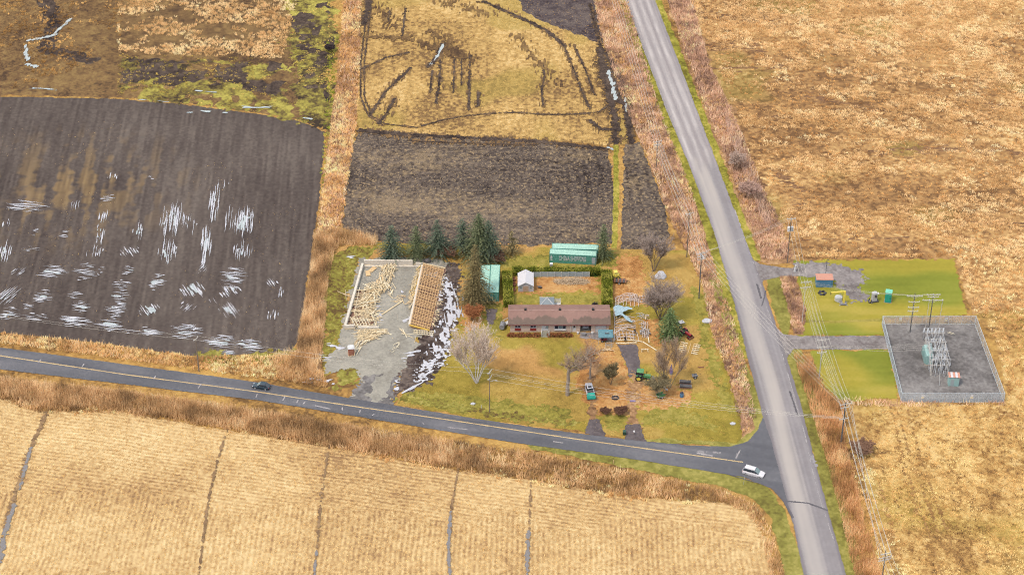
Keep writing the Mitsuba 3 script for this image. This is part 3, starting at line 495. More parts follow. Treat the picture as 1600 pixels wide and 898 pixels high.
cA = lambda x, y: (x * .3375, 260 + y * .3375)
V, H, B = 'v', 'h', 'b'
clusters = [(120, 185, 190, 55, H, .8), (20, 270, 45, 60, V, .9), (165, 305, 35, 35, H, .7), (350, 180, 45, 50, V, .7), (500, 150, 70, 40, H, .7), (478, 230, 30, 90, V, .8), (460, 310, 50, 110, V, .95), (435, 395, 80, 60, V, .7), (300, 315, 50, 35, H, .7), (135, 380, 110, 22, H, .6), (20, 400, 60, 100, V, 1.1),
            (640, 300, 55, 100, V, .9), (600, 395, 90, 50, B, .8), (800, 245, 110, 170, V, 1.1), (770, 400, 90, 120, V, .85), (990, 170, 42, 260, V, 1.15), (950, 370, 50, 220, V, 1.1), (930, 470, 70, 50, B, .7), (1045, 85, 28, 55, V, .9), (880, 270, 60, 110, V, .55), (1060, 250, 36, 140, V, .8), (1130, 260, 100, 160, V, 1.15), (1120, 390, 90, 90, V, 1.0),
            (75, 485, 60, 70, B, .8), (240, 490, 140, 60, H, .95), (400, 490, 110, 80, H, 1.0), (590, 480, 55, 45, H, .9), (560, 545, 80, 45, H, .8), (725, 535, 75, 80, H, .95), (560, 600, 90, 55, H, .9), (895, 570, 110, 80, B, 1.05), (1080, 515, 130, 110, H, 1.15), (1065, 580, 90, 60, B, 1.1), (40, 600, 90, 120, B, 1.0), (200, 605, 95, 60, H, .95), (350, 595, 70, 30, H, .7), (375, 650, 90, 50, H, .85), (540, 665, 100, 70, H, .95), (690, 665, 90, 65, B, .9), (870, 645, 70, 50, B, .7), (1060, 670, 75, 120, B, .95),
            (1260, 690, 50, 50, V, .9), (1250, 545, 70, 45, B, .6), (1300, 580, 25, 50, V, .6), (980, 620, 40, 60, B, .6), (40, 685, 110, 60, H, 1.15), (170, 695, 140, 30, H, .95), (340, 718, 200, 44, H, 1.1), (510, 735, 130, 56, H, 1.2), (690, 765, 130, 36, H, 1.1), (860, 765, 150, 64, H, 1.1), (1020, 812, 190, 56, H, 1.15), (1150, 828, 150, 56, H, 1.2), (600, 765, 400, 16, H, .75), (1060, 865, 90, 22, H, .9), (130, 650, 60, 26, H, .7), (1240, 415, 20, 50, V, .5), (700, 52, 50, 16, H, .6), (520, 50, 40, 40, V, .5), (890, 745, 60, 30, B, .8), (470, 480, 30, 60, H, .6)]
sm = MB(); slush = []
for i, (cx, cy, w, h, kind, s) in enumerate(clusters):
    c0 = g(*cA(cx, cy)); sc_ = ppm(cA(cx, cy)[1]); rx, ry = w * .3375 / sc_ / 2, h * .3375 / sc_ / math.sin(PITCH) / 2
    a0 = {'v': math.atan2(1, -0.045), 'h': math.atan2(ROAD[1], ROAD[0]) + .04, 'b': math.radians(62 if i % 2 else 118)}[kind]
    d = np.array([math.cos(a0), math.sin(a0)]); nrm = np.array([-d[1], d[0]])
    R_al = 1 / math.hypot(d[0] / rx, d[1] / ry); R_ac = 1 / math.hypot(nrm[0] / rx, nrm[1] / ry)
    rows = np.arange(-R_ac, R_ac + .01, .58 if kind == 'v' else .62)
    for o in rows:
        fall = math.sqrt(max(0.05, 1 - (o / (R_ac + .3)) ** 2))
        for rep in range(1 + int(R_al / 3.0 + rng.random())):
            if rng.random() > .42 + .48 * s * fall - .12 * rep: continue
            L = R_al * fall * (.25 + .75 * rng.random()) / (1 + .45 * rep) * 1.1; mid = (rng.random() * 2 - 1) * max(R_al * fall - L * .6, 0) * .9; wd = (.10 + .27 * rng.random() ** 1.8) * (.6 + .5 * s) * (1.15 if kind == 'h' else 1.0)
            n_ = max(4, int(L * 1.6)); t = np.linspace(-1, 1, n_); bend = (rng.random() - .5) * .10 * L
            cen = c0 + np.outer(mid + t * L, d) + np.outer(o + (rng.random() - .5) * .25 + bend * t ** 2 + (rng.random(n_) - .5) * .10, nrm)
            ww = wd * np.sqrt(np.clip(1.02 - t ** 2, 0.02, 1)) * (.2 + 1.3 * rng.random(n_))
            v = np.vstack([cen + nrm * ww[:, None] / 2, cen - nrm * ww[:, None] / 2]); q = np.arange(n_ - 1)
            sm.add(np.column_stack([v, np.full(2 * n_, (_z[0] + .012 + .00002 * len(sm.v)) * ZS)]), np.vstack([np.stack([q, q + n_, q + 1 + n_], 1), np.stack([q, q + 1 + n_, q + 1], 1)]))
    if s >= .85: slush.append(smear([c0 - d * R_al * .3, c0 + d * R_al * .3], min(R_ac, 2.6) * 1.6, .35 if s >= 1.05 else .12, z=_z[0] + .008, cell=.16, world=True, rows=tuple(d)))
struct('slush', join(*slush), 'ice', 'grey slush standing between the snow streaks')
sm = [sm.arrays()]
stuff('snow', join(*sm), 'snow', 'melting white snow streaks lying in the ploughed furrows', 'snow'); _z[0] += 0.06
site_snow = [([(700, 445), (712, 470), (706, 500)], 3.2, .9), ([(700, 500), (690, 530), (680, 550)], 3.8, .9), ([(630, 560), (650, 552), (680, 548), (695, 545)], 2.2, 1.0), ([(675, 560), (672, 580), (655, 600), (632, 612)], 1.4, .8), ([(590, 480), (594, 492), (592, 505)], 2.0, .6), ([(640, 495), (632, 502)], 1.2, .5), ([(616, 492), (626, 493)], .7, .3), ([(485, 594), (515, 594)], 2.6, .9), ([(515, 538), (532, 545)], 1.4, .6), ([(502, 556), (512, 560)], 1.4, .6), ([(622, 455), (630, 458)], .8, .3), ([(545, 402), (551, 401)], 1.3, .3), ([(706, 460), (700, 480)], 1.0, .5), ([(618, 592), (622, 612)], 1.2, .6)]
sm = [smear(q, w * 1.7, 0.12, z=_z[0] + .012 + .0007 * i, cell=.15, rows=(-0.12, 1.0) if i in (0, 1, 10) else (0.6, 0.5) if i in (3,) else (1.0, .15), rough=2.1) for i, (q, w, a) in enumerate(site_snow)]
sm.append(smear([(688, 430), (704, 470), (696, 540), (660, 590)], 11.0, 0.05, z=_z[0] + .03, cell=.2))
stuff('snow', join(*sm), 'snow', 'melting snow patches on the mud of the building site', 'snow'); _z[0] += 0.03
print('sheets', round(_z[0], 3), sum(len(meshkit.WRITTEN[d['filename']][1]) for d in scene.values() if d.get('type') == 'ply'))
# ---------------------------------------------------------------- reeds, weeds and grass tufts (nobody could count them)
def clump(s, lo, hi, seed, sx=1.0, sy=1.0):
    return lambda x, y: np.clip((nfb(x * sx, y * sy, s, seed, 3) - lo) / (hi - lo), 0, 1)
def tone(q, s, seed, k=2.8, extra=0.35): return np.clip((nfb(q[:, 0], q[:, 1], s, seed, 3) - .5) * k + .5 + (rng.random(len(q)) - .5) * extra, 0, 1)
REED = [(126, 100, 74), (162, 130, 94), (190, 156, 116), (212, 182, 144)]
STRAW = [(178, 138, 92), (210, 170, 116), (232, 196, 144), (244, 216, 170)]
RED = [(136, 108, 94), (170, 136, 116), (200, 164, 138), (222, 190, 162)]
def reeds(poly, per, h, cols, seed, w=0.10, lean=0.6, s=0.25, keep=None, world=False):
    kp = keep or (lambda x, y: 0.35 + 0.65 * np.clip((nfb(x, y, 0.35, seed + 300, 3) - .38) / .14, 0, 1))
    q = scatter(poly, per * 1.7, world, kp)
    return blades(q, h, w, lean, cols, 0.2, tone=tone(q, s, seed), boost=2.6)
def tufts(poly, per, h, cols, seed, k=10, w=0.22, spread=0.35, lean=0.35, s=0.2, keep=None, world=False, flop=0.35):
    q = scatter(poly, per, world, keep)
    return blades(q, h, w, lean, cols, 0.12, tone=tone(q, s, seed), k=k, spread=spread, flop=flop, boost=2.3)

R1 = [(-120, 576), (0, 590), (60, 597), (200, 612), (400, 640), (620, 676), (830, 708), (1000, 741), (1120, 764), (1175, 786), (1202, 820), (1226, 900), (1240, 990), (1218, 990), (1200, 880), (1186, 830), (1166, 800), (1130, 786), (1000, 778), (830, 752), (720, 737), (620, 718), (330, 668), (180, 645), (60, 645), (0, 624), (-120, 600)]
R1a = [(-120, 582), (0, 594), (200, 616), (400, 645), (620, 682), (760, 706), (760, 740), (620, 714), (330, 664), (180, 640), (60, 636), (0, 618), (-120, 600)]
m, c = bushel(reeds(R1a, 16, (1.5, 2.6), REED, 1), reeds(R1, 9, (0.8, 1.7), REED, 2, w=.18), tufts(R1, 0.35, (0.4, 1.0), STRAW, 3, keep=clump(.2, .45, .6, 3)), tufts([(0, 626), (330, 668), (620, 716), (830, 750), (1000, 776), (1130, 786), (1130, 792), (1000, 784), (830, 757), (620, 724), (330, 676), (0, 634)], 1.2, (0.5, 1.1), STRAW, 4, keep=clump(.15, .5, .62, 9)))
stuff('reed_bed', m, 'leaf', 'brown reeds along the south ditch of the cross road', 'reeds', c)
R2 = [(-120, 500), (0, 520), (150, 536), (300, 557), (450, 557), (466, 546), (505, 585), (512, 606), (400, 590), (200, 563), (0, 536), (-120, 520)]
m, c = bushel(tufts(R2, 1.6, (0.5, 1.2), STRAW, 5, k=9), reeds(R2, 5, (0.6, 1.4), REED, 6, w=.16), reeds([(420, 560), (462, 545), (508, 590), (500, 606), (440, 594)], 10, (1.2, 2.2), REED, 7))
stuff('dry_grass', m, 'leaf', 'tan dry grass between the ploughed field and the cross road', 'grass', c)
R3a = [(506, 362), (545, 362), (590, 372), (590, 384), (530, 384), (522, 400), (512, 450), (503, 560), (488, 592), (462, 570), (466, 530), (484, 430), (490, 370)]
R3b = [(548, -20), (564, -20), (562, 100), (556, 200), (545, 270), (530, 380), (494, 380), (504, 300), (516, 210), (528, 120), (536, 0)]
m, c = bushel(reeds(R3a, 16, (1.4, 2.5), REED, 8), tufts(R3b, 2.2, (0.5, 1.1), STRAW, 9, k=9), reeds(R3b, 4, (0.6, 1.3), RED, 10, w=.16), tufts([(512, 60), (530, 60), (516, 210), (505, 300), (497, 300), (508, 200)], 0.7, (0.3, 0.8), [(110, 120, 40), (150, 158, 60), (180, 170, 80)], 10, k=8))
stuff('reed_bed', m, 'leaf', 'tall brown reeds and straw in the strip between the two fields', 'reeds', c)
WBp = [(922, -30), (970, -30), (1030, 170), (1080, 300), (1106, 390), (1124, 440), (1146, 500), (1168, 590), (1180, 650), (1168, 676), (1158, 676), (1140, 590), (1112, 520), (1094, 440), (1075, 395), (1056, 362), (1035, 310), (1010, 240), (985, 190), (960, 120), (938, 50)]
m, c = bushel(tufts(WBp, 1.3, (0.5, 1.2), RED, 11, k=10, keep=clump(.18, .3, .6, 12)), tufts(WBp, 1.4, (0.5, 1.2), STRAW, 12, k=9, keep=clump(.15, .42, .6, 14)), reeds(WBp, 4, (0.7, 1.6), RED, 13, w=.16))
stuff('weed_bed', m, 'leaf', 'reddish weeds and straw along the west ditch of the main road', 'weeds', c)
EBp = [(1032, -30), (1072, -30), (1108, 100), (1150, 190), (1190, 290), (1215, 340), (1240, 406), (1192, 406), (1172, 350), (1138, 260), (1102, 168)]
m, c = bushel(tufts(EBp, 1.4, (0.5, 1.3), RED, 15, k=10), tufts(EBp, 1.2, (0.5, 1.2), STRAW, 16, k=9, keep=clump(.12, .42, .6, 17)), reeds(EBp, 5, (0.8, 1.8), RED, 18, w=.16), reeds([(1130, 170), (1160, 230), (1190, 300), (1206, 352), (1192, 352), (1168, 290), (1136, 210)], 9, (1.2, 2.4), [(140, 112, 100), (176, 150, 134), (200, 172, 154)], 19, w=.12), tufts([(1218, 434), (1240, 432), (1258, 480), (1256, 522), (1240, 522), (1232, 480)], 2.2, (0.6, 1.4), RED, 20, k=10))
stuff('weed_bed', m, 'leaf', 'reddish weeds and brush along the east ditch of the main road', 'weeds', c)
SEp = [(1240, 556), (1266, 560), (1288, 610), (1318, 634), (1320, 690), (1338, 760), (1352, 820), (1378, 898), (1404, 1000), (1356, 1000), (1334, 898), (1312, 800), (1290, 716), (1266, 640), (1250, 590)]
m, c = bushel(reeds(SEp, 15, (1.4, 2.6), [(140, 106, 74), (174, 132, 92), (198, 156, 114), (216, 180, 138)], 21), tufts([(1306, 680), (1330, 690), (1350, 730), (1340, 750), (1322, 730)], 1.5, (0.6, 1.3), [(110, 80, 66), (150, 116, 92), (180, 146, 110)], 22), tufts([(1320, 700), (1360, 716), (1420, 898), (1440, 990), (1400, 990), (1350, 800)], 0.9, (0.3, 0.9), STRAW, 23, k=8), reeds([(1320, 622), (1408, 628), (1570, 628), (1572, 634), (1408, 636), (1320, 634)], 7, (0.6, 1.3), RED, 24, w=.16))
stuff('reed_bed', m, 'leaf', 'orange brown reeds along the power line in the lower right', 'reeds', c)
# pasture and meadow
PALE = [(188, 152, 106), (208, 174, 126), (224, 192, 146), (234, 206, 164)]
PT = [(1068, -20), (1640, -20), (1640, 500), (1524, 488), (1496, 402), (1246, 402), (1222, 345), (1195, 280), (1155, 180), (1112, 90)]
dens = lambda x, y: np.clip((0.62 * nfb(x * .45, y * 2.2, 0.055, 31, 3) + 0.38 * nfb(x, y, 0.25, 33, 3) + np.clip((x - 75) * 0.0012, -0.05, 0.06) + np.clip((y - 60) * 0.001, -.04, .08) - .49) / .10, 0.0, 1)
m, c = bushel(tufts(PT, 1.7, (0.4, 0.85), PALE, 32, k=13, w=.22, spread=.55, lean=.4, keep=dens, flop=.6), tufts(PT, 0.35, (0.25, 0.6), [(150, 108, 70), (184, 138, 88), (214, 168, 110)], 34, k=8, w=.22),
              tufts([(1496, 402), (1525, 488), (1560, 540), (1575, 625), (1590, 630), (1640, 620), (1640, 400)], 0.8, (0.4, 0.9), STRAW, 35, k=9), tufts([(1246, 402), (1496, 401), (1500, 396), (1246, 396)], 2, (.5, 1.1), STRAW, 36, k=8))
stuff('pasture_grass', m, 'leaf', 'pale tufts of dry grass covering the rough pasture on the right', 'grass', c)
MT = [(1400, 634), (1572, 634), (1640, 620), (1640, 990), (1440, 990), (1395, 840), (1340, 650)]
m, c = bushel(tufts(MT, 1.5, (0.15, 0.45), [(140, 106, 70), (186, 146, 92), (216, 178, 118), (234, 202, 144)], 37, k=8, w=.2, spread=.4), tufts(MT, 0.4, (0.3, 0.6), [(104, 78, 58), (136, 104, 72)], 38, k=7, w=.2, keep=clump(.12, .52, .66, 39, 1.0, 0.4)))
stuff('meadow_grass', m, 'leaf', 'short golden grass of the meadow in the lower right corner', 'grass', c)
WT = [(185, -30), (470, -30), (452, 50), (440, 92), (320, 88), (185, 84)]
WL = [(-30, -30), (190, -30), (190, 86), (0, 146), (-30, 140)]
m, c = bushel(tufts(WT, 1.5, (0.4, 0.9), PALE, 41, k=12, w=.22, spread=.42, keep=clump(.12, .36, .50, 42, 1, 1.3)), tufts(WL, 0.7, (0.3, 0.8), [(130, 98, 62), (176, 136, 84), (216, 174, 112)], 43, k=9, keep=clump(.1, .38, .58, 44)), tufts([(185, 84), (440, 92), (470, 190), (320, 164), (185, 152)], 0.5, (0.2, 0.5), [(120, 106, 56), (170, 146, 80), (200, 170, 100)], 45, k=8, keep=clump(.1, .42, .6, 46)), tufts([(440, 0), (520, 0), (520, 190), (470, 190), (452, 90)], 0.5, (0.2, 0.5), [(130, 120, 60), (176, 158, 84), (210, 176, 104)], 47, k=8, keep=clump(.1, .42, .6, 48)))
stuff('wild_grass', m, 'leaf', 'dry tufted grass in the wild field at the top left', 'grass', c)
# stubble: cut stalks and straw lying along the rows
q = scatter(STUB, 3.2)
m, c = bushel(blades(q, (0.12, 0.35), 0.16, 0.35, [(176, 136, 84), (214, 174, 112), (238, 204, 146)], 0.14, tone=tone(q, 0.08, 51, extra=.9)))
stuff('corn_stubble', m, 'leaf', 'cut corn stalks and straw covering the stubble field', 'stubble', c)
q = scatter(MIDF, 0.9); q2 = scatter(PL, 0.25, keep=clump(.06, .5, .62, 53))
m, c = bushel(blades(q, (0.08, 0.25), 0.3, 0.4, [(128, 108, 92), (170, 146, 116), (196, 170, 134)], 0.15), blades(q2, (0.08, 0.2), 0.25, 0.35, [(130, 108, 84), (180, 150, 106)], 0.15))
stuff('crop_residue', m, 'leaf', 'scattered straw left on the ploughed soil', 'straw', c)
q = scatter(LOT_P, 2.6); qg = scatter(GOLD, 0.8)
m, c = bushel(blades(q, (0.06, 0.2), 0.22, 0.25, [(120, 92, 54), (176, 132, 80), (206, 160, 104), (160, 142, 70), (196, 168, 100)], 0.2), blades(qg, (0.08, 0.25), 0.22, 0.3, [(156, 118, 70), (206, 164, 98), (232, 194, 126)], 0.12))
stuff('short_grass', m, 'leaf', 'short autumn grass on the yard and the golden field', 'grass', c)

# ---------------------------------------------------------------- trees
paint('bark', (132, 114, 100), 0.9); paint('birch_bark', (236, 226, 220), 0.8); paint('grey_bark', (166, 150, 138), 0.9)
def spruce(px, py, H, R, cols, label, droop=0.35, lean=(0, 0), dens=1.0, bare=0.07, open_=0.0, name='spruce_tree'):
    k = thing(name, label, 'tree', g(px, py), rng.random() * 6.28)
    part(k, 'trunk', MB().tube((0, 0, 0), (0, 0, H * .95), H * .016 + .05, 0.02, 7), 'bark')
    P, Cc = [], []
    z = H * bare
    while z < H * 0.985:
        r = R * 1.7 * (1 - (z / H)) ** 0.72 * (0.70 + 0.5 * rng.random()); n = max(4, int((4 + r * 2.2) * dens)); a0 = rng.random() * 6.28
        for i in range(n):
            if rng.random() < open_: continue
            a = a0 + 6.283 * (i + .6 * rng.random()) / n; L = r * (0.6 + 0.5 * rng.random()) + .12; d = np.array([math.cos(a), math.sin(a), 0]); s = np.array([-d[1], d[0], 0])
            m_ = max(3, int(L * 4)); t = (np.arange(m_) + rng.random(m_)) / m_
            base = np.outer(t * L, d) + np.stack([0 * t, 0 * t, z + 0.12 * L * t - droop * L * t ** 2 + (rng.random(m_) - .5) * .25], 1)
            sg = np.where(rng.random(m_) < .5, -1, 1)[:, None]; ln = (0.28 + 0.35 * rng.random(m_))[:, None] * (0.7 + 0.5 * (1 - t))[:, None]
            tip = base + d * ln * .75 + s * sg * ln * .75 - np.array([0, 0, .22]) * ln * (0.4 + rng.random((m_, 1)))
            wd = np.cross(tip - base, [0, 0, 1.0]); wd /= np.linalg.norm(wd, axis=1, keepdims=True) + 1e-6
            wd = wd * 0.15 + np.array([0, 0, .10]) * (rng.random((m_, 1)) - .5)
            P.append(np.stack([base - wd, base + wd, tip], 1).reshape(-1, 3))
            cc = 1.9 * pick(cols, m_, np.clip(0.25 + 0.5 * rng.random() + 0.3 * (rng.random(m_) - .5), 0, 1)); Cc.append(np.repeat(cc * (0.85 + 0.3 * rng.random((m_, 1))), 3, 0))
        z += (0.30 + 0.24 * rng.random()) * (0.8 + H / 40)
    mb = MB(); v = np.vstack(P); mb.add(v, np.arange(len(v)).reshape(-1, 3))
    part(k, 'crown', mb, 'leaf', color=np.vstack(Cc))
    return k
GRN = [(58, 66, 50), (86, 96, 70), (116, 122, 94), (142, 144, 114)]
BLU = [(52, 66, 56), (78, 92, 78), (106, 116, 100), (136, 140, 120)]
OLV = [(70, 62, 46), (106, 96, 70), (138, 126, 92), (160, 146, 110)]
spruce(613, 402, 10.4, 2.9, BLU, 'leftmost dark spruce of the row behind the building site')
spruce(651, 403, 10.4, 2.4, GRN, 'narrow dark spruce second from the left in the row behind the site')
spruce(684, 397, 10.8, 3.1, BLU, 'broad bluish spruce behind the right corner of the building site')
spruce(723, 398, 11.6, 2.5, BLU, 'slim dark spruce with a bare lower trunk beside the biggest one', bare=.22)
spruce(749, 402, 14.0, 4.2, GRN, 'biggest dark green spruce of the row behind the site')
spruce(764, 404, 12.4, 3.1, BLU, 'dark spruce pressed against the right side of the biggest one')
spruce(800, 398, 7.6, 1.9, OLV, 'small sparse brownish conifer at the right end of the row', open_=.3)
spruce(942, 404, 11.0, 2.1, GRN, 'tall narrow spruce beside the right end of the green containers')
spruce(743, 474, 18.5, 3.3, OLV, 'very tall olive brown spruce shading the left containers', droop=.6, dens=1.25)
spruce(1046, 528, 9.6, 3.0, [(48, 66, 46), (84, 104, 68), (124, 138, 96), (156, 160, 124)], 'grey green spruce beside the red tractor in the right yard', droop=.5, dens=1.2)

def bare_tree(px, py, H, R, label, bark, cols, name='bare_tree', stems=1, trunk=0.14, seed=1, twig=1.0, up_=0.55, depth=4, cat='tree', r0=None, spreadk=1.0, tw=.05):
    r = np.random.default_rng(seed); k = thing(name, label, cat, g(px, py))
    limbs = MB(); segs = []
    def grow(p, d, L, rad, lv):
        n = 3 if lv < 2 else 2
        for j in range(n):
            d = d + (r.random(3) - .5) * (.22 + .08 * lv) + np.array([0, 0, .05]); d /= np.linalg.norm(d); q = p + d * L / n
            if lv <= 2 or rad > .03: limbs.tube(p, q, rad * (1 - .25 * j / n), rad * (1 - .25 * (j + 1) / n), 5 if lv < 2 else 3, False)
            segs.append((p, q, lv)); p = q
            if lv < depth and (j > 0 or lv > 0):
                for _ in range(2 if lv < 2 else 2):
                    a = r.random() * 6.283; side = np.array([math.cos(a), math.sin(a), 0.0])
                    e = d * (up_ + .35 * r.random()) + side * (0.75 + .35 * r.random()) * spreadk * R / H * 1.6 + np.array([0, 0, .15]); e /= np.linalg.norm(e)
                    grow(p, e, L * (.52 + .22 * r.random()), rad * .55, lv + 1)
    for s in range(stems):
        a = 6.283 * s / max(stems, 1) + r.random(); tilt = 0.0 if stems == 1 else (.1 + .5 * r.random() if stems >= 5 else .22 + .12 * r.random())
        d = np.array([math.cos(a) * tilt, math.sin(a) * tilt, 1.0]); b = np.array([math.cos(a), math.sin(a), 0]) * (.25 if stems > 1 else 0)
        rad = r0 or H * .02
        p = b; q = b + d * H * trunk; limbs.tube(p, q, rad * 1.15, rad, 7, False)
        grow(q, d, H * .42, rad, 0)
    # twigs
    P0 = np.array([x[0] for x in segs if x[2] >= 1]); P1 = np.array([x[1] for x in segs if x[2] >= 1]); lv = np.array([x[2] for x in segs if x[2] >= 1])
    per = int(max(1, 5 * twig)); i = np.repeat(np.arange(len(P0)), per); t = r.random((len(i), 1))
    b = P0[i] * (1 - t) + P1[i] * t; d = P1[i] - P0[i]; d /= np.linalg.norm(d, axis=1, keepdims=True) + 1e-9
    e = d * .6 + (r.random((len(i), 3)) - .5) * 1.5 + np.array([0, 0, .3]); e /= np.linalg.norm(e, axis=1, keepdims=True)
    L = (0.35 + 0.65 * r.random((len(i), 1))) * H * .085; tip = b + e * L
    s_ = np.cross(e, r.random((len(i), 3)) - .5); s_ /= np.linalg.norm(s_, axis=1, keepdims=True) + 1e-9; s_ *= tw / 2.6
    allv = [np.stack([b - s_, b + s_, tip], 1).reshape(-1, 3)]
    hi = [x for x in segs if x[2] >= 3]
    if hi:
        A, B_ = np.array([x[0] for x in hi]), np.array([x[1] for x in hi]); s2 = np.cross(B_ - A, r.random(A.shape) - .5); s2 /= np.linalg.norm(s2, axis=1, keepdims=True) + 1e-9; s2 *= tw * (.7 if twig > .5 else 1.3)
        allv.append(np.stack([A - s2, A + s2, B_], 1).reshape(-1, 3))
    v = np.vstack(allv); top = max(v[:, 2].max(), 1); rr = np.quantile(np.hypot(v[:, 0], v[:, 1]), .97)
    sc = np.array([R / rr, R / rr, H / top]); lv_, lf_ = limbs.arrays()
    part(k, 'trunk', MB().add(lv_ * sc, lf_), bark, smooth=True)
    n = len(v) // 3; cc = 1.85 * pick(cols, n, r.random(n)); part(k, 'crown', MB().add(v * sc, np.arange(len(v)).reshape(-1, 3)), 'leaf', color=np.repeat(cc, 3, 0))
TW = [(134, 120, 114), (164, 148, 140), (190, 172, 162)]
bare_tree(744.6, 598, 18.5, 6.2, 'white stemmed birch clump on the front lawn left of the bungalow', 'birch_bark', [(176, 156, 142), (206, 188, 174), (226, 212, 200)], 'birch_tree', stems=6, seed=3, twig=.3, up_=.9, r0=.17, tw=.07, trunk=.05)
bare_tree(886.5, 617, 15.5, 6.6, 'big bare grey maple on the lawn above the white pickup', 'grey_bark', [(140, 116, 98), (170, 142, 118), (190, 160, 132)], 'maple_tree', seed=5, trunk=.26, twig=.7, r0=.42, up_=.6)
bare_tree(922, 592, 10.5, 4.4, 'thin leafless tree right behind the big grey maple', 'grey_bark', [(150, 112, 88), (178, 136, 106), (190, 156, 128)], seed=6, twig=1.0)
bare_tree(1021, 424, 11.5, 4.8, 'bushy bare tree standing over the white covered pile', 'bark', TW, seed=7, stems=6, twig=1.0, r0=.11, tw=.045, trunk=.03, up_=.9)
bare_tree(1032, 499, 13.0, 5.4, 'large bare bushy tree between the collapsed frame and the west ditch', 'bark', TW, seed=8, stems=7, twig=1.0, r0=.12, tw=.045, trunk=.03, up_=.95)
bare_tree(1046, 606, 15.0, 4.8, 'tall bare tree standing among the junk near the purple parasol', 'grey_bark', [(130, 110, 96), (160, 138, 120), (184, 162, 142)], seed=9, stems=5, twig=.9, r0=.12, tw=.045, trunk=.06, up_=.95)
bare_tree(1030, 622, 6.0, 3.2, 'low bare thicket beside the green trailer in the yard', 'grey_bark', [(132, 122, 98), (160, 148, 120)], 'bare_shrub', seed=19, stems=4, twig=1.2, r0=.06, cat='shrub')
bare_tree(954.5, 601, 6.8, 2.0, 'cone shaped leafless shrub between the pickup and the green tractor', 'bark', [(112, 104, 82), (146, 134, 104), (166, 150, 118)], 'cone_shrub', seed=10, stems=5, twig=3.0, r0=.06, cat='shrub')
bare_tree(945, 646, 1.7, 1.25, 'left one of two low brown shrubs by the house drives', 'bark', [(120, 88, 78), (150, 116, 98)], 'low_shrub', seed=11, stems=6, twig=3.5, r0=.03, cat='shrub')
bare_tree(970, 647, 2.0, 1.6, 'right one of two low brown shrubs by the house drives', 'bark', [(120, 88, 78), (150, 116, 98)], 'low_shrub', seed=12, stems=6, twig=3.5, r0=.03, cat='shrub')
bare_tree(738, 500, 4.5, 2.6, 'rusty leafless bush beside the bare patch left of the bungalow', 'bark', [(150, 96, 66), (180, 122, 86), (196, 144, 106)], 'rusty_bush', seed=13, stems=6, twig=2.0, r0=.04, cat='shrub')
bare_tree(700, 400, 3.0, 2.6, 'dark leafless brush under the broad bluish spruce', 'bark', [(120, 92, 80), (152, 122, 102)], 'brush', seed=14, stems=6, twig=2.0, r0=.04, cat='shrub')
bare_tree(780, 408, 2.6, 2.4, 'brown brush at the foot of the small brownish conifer', 'bark', [(110, 88, 76), (142, 114, 96)], 'brush', seed=15, stems=6, twig=2.0, r0=.04, cat='shrub')
bare_tree(1150, 262, 5.0, 2.6, 'greyish leafless bush in the weeds east of the road bend', 'grey_bark', [(184, 160, 148), (208, 186, 172)], 'roadside_bush', seed=16, stems=6, twig=2.2, r0=.04, cat='shrub')
bare_tree(1172, 312, 5.6, 2.8, 'pinkish leafless bush in the weeds above the lot drive', 'grey_bark', [(190, 160, 148), (212, 184, 170)], 'roadside_bush', seed=17, stems=6, twig=2.2, r0=.04, cat='shrub')
bare_tree(1345, 706, 2.6, 2.8, 'dark bramble bush under the power line in the lower right', 'bark', [(136, 106, 92), (172, 138, 116)], 'bramble_bush', seed=18, stems=6, twig=2.5, r0=.03, cat='shrub')
bare_tree(516, 80, 2.2, 1.6, 'dark round bush at the edge of the wild field', 'bark', [(70, 60, 66), (96, 84, 86)], 'dark_bush', seed=20, stems=6, twig=3.5, r0=.03, cat='shrub')

# clipped hedges and leafy shrubs: dark core, leaf faces over the surface
matte('hedge_core', {'type': 'rgb', 'value': [float(x) for x in D(70, 74, 34)]})
def leafy(k, boxes, cols, per=44, size=.22, ragged=.18):
    core = MB(); P = []
    for (cx, cy, w, d, h) in boxes:
        core.rbox((cx, cy, h / 2 - .1), (w - .35, d - .35, h - .25), .15)
        for (n, ax, area) in ((2, 2, w * d), (0, 0, d * h), (1, 0, d * h), (3, 1, w * h), (4, 1, w * h)):
            N = int(area * per); u = rng.random((N, 3)) - .5; q = u * np.array([w, d, h]); q[:, 2] += h / 2
            if n == 2: q[:, 2] = h
            elif n in (0, 1): q[:, 0] = (w / 2) * (1 if n else -1)
            else: q[:, 1] = (d / 2) * (1 if n == 4 else -1)
            q[:, :2] += np.array([cx, cy]); q += (rng.random((N, 3)) - .6) * ragged * (np.arange(3) == ax) + (rng.random((N, 3)) - .5) * ragged
            q[:, 2] = np.maximum(q[:, 2], .05); P.append(q)
    q = np.vstack(P); N = len(q); e = (rng.random((N, 3, 3)) - .5) * size * 1.7
    v = (q[:, None] + e).reshape(-1, 3)
    part(k, 'branches', core, 'hedge_core')
    tn = np.clip((nfb(q[:, 0], q[:, 1] + q[:, 2], .5, 77, 3) - .5) * 2 + .5 + (rng.random(N) - .5) * .5, 0, 1)
    part(k, 'foliage', MB().add(v, np.arange(3 * N).reshape(-1, 3)), 'leaf', color=np.repeat(1.9 * pick(cols, N, tn), 3, 0))
HG = [(70, 84, 28), (112, 120, 44), (150, 150, 66), (172, 164, 84)]
def hedge(a, b, width, h, label):
    a, b = np.array(a), np.array(b); k = thing('hedge', label, 'hedge', (a + b) / 2, math.atan2(*(b - a)[::-1]), 'clipped hedges around the garden')
    leafy(k, [(0, 0, np.linalg.norm(b - a), width, h)], HG)
hedge(g(792, 433), g(795, 481), 2.3, 2.2, 'clipped green hedge on the left side of the garden, beside the upright containers')
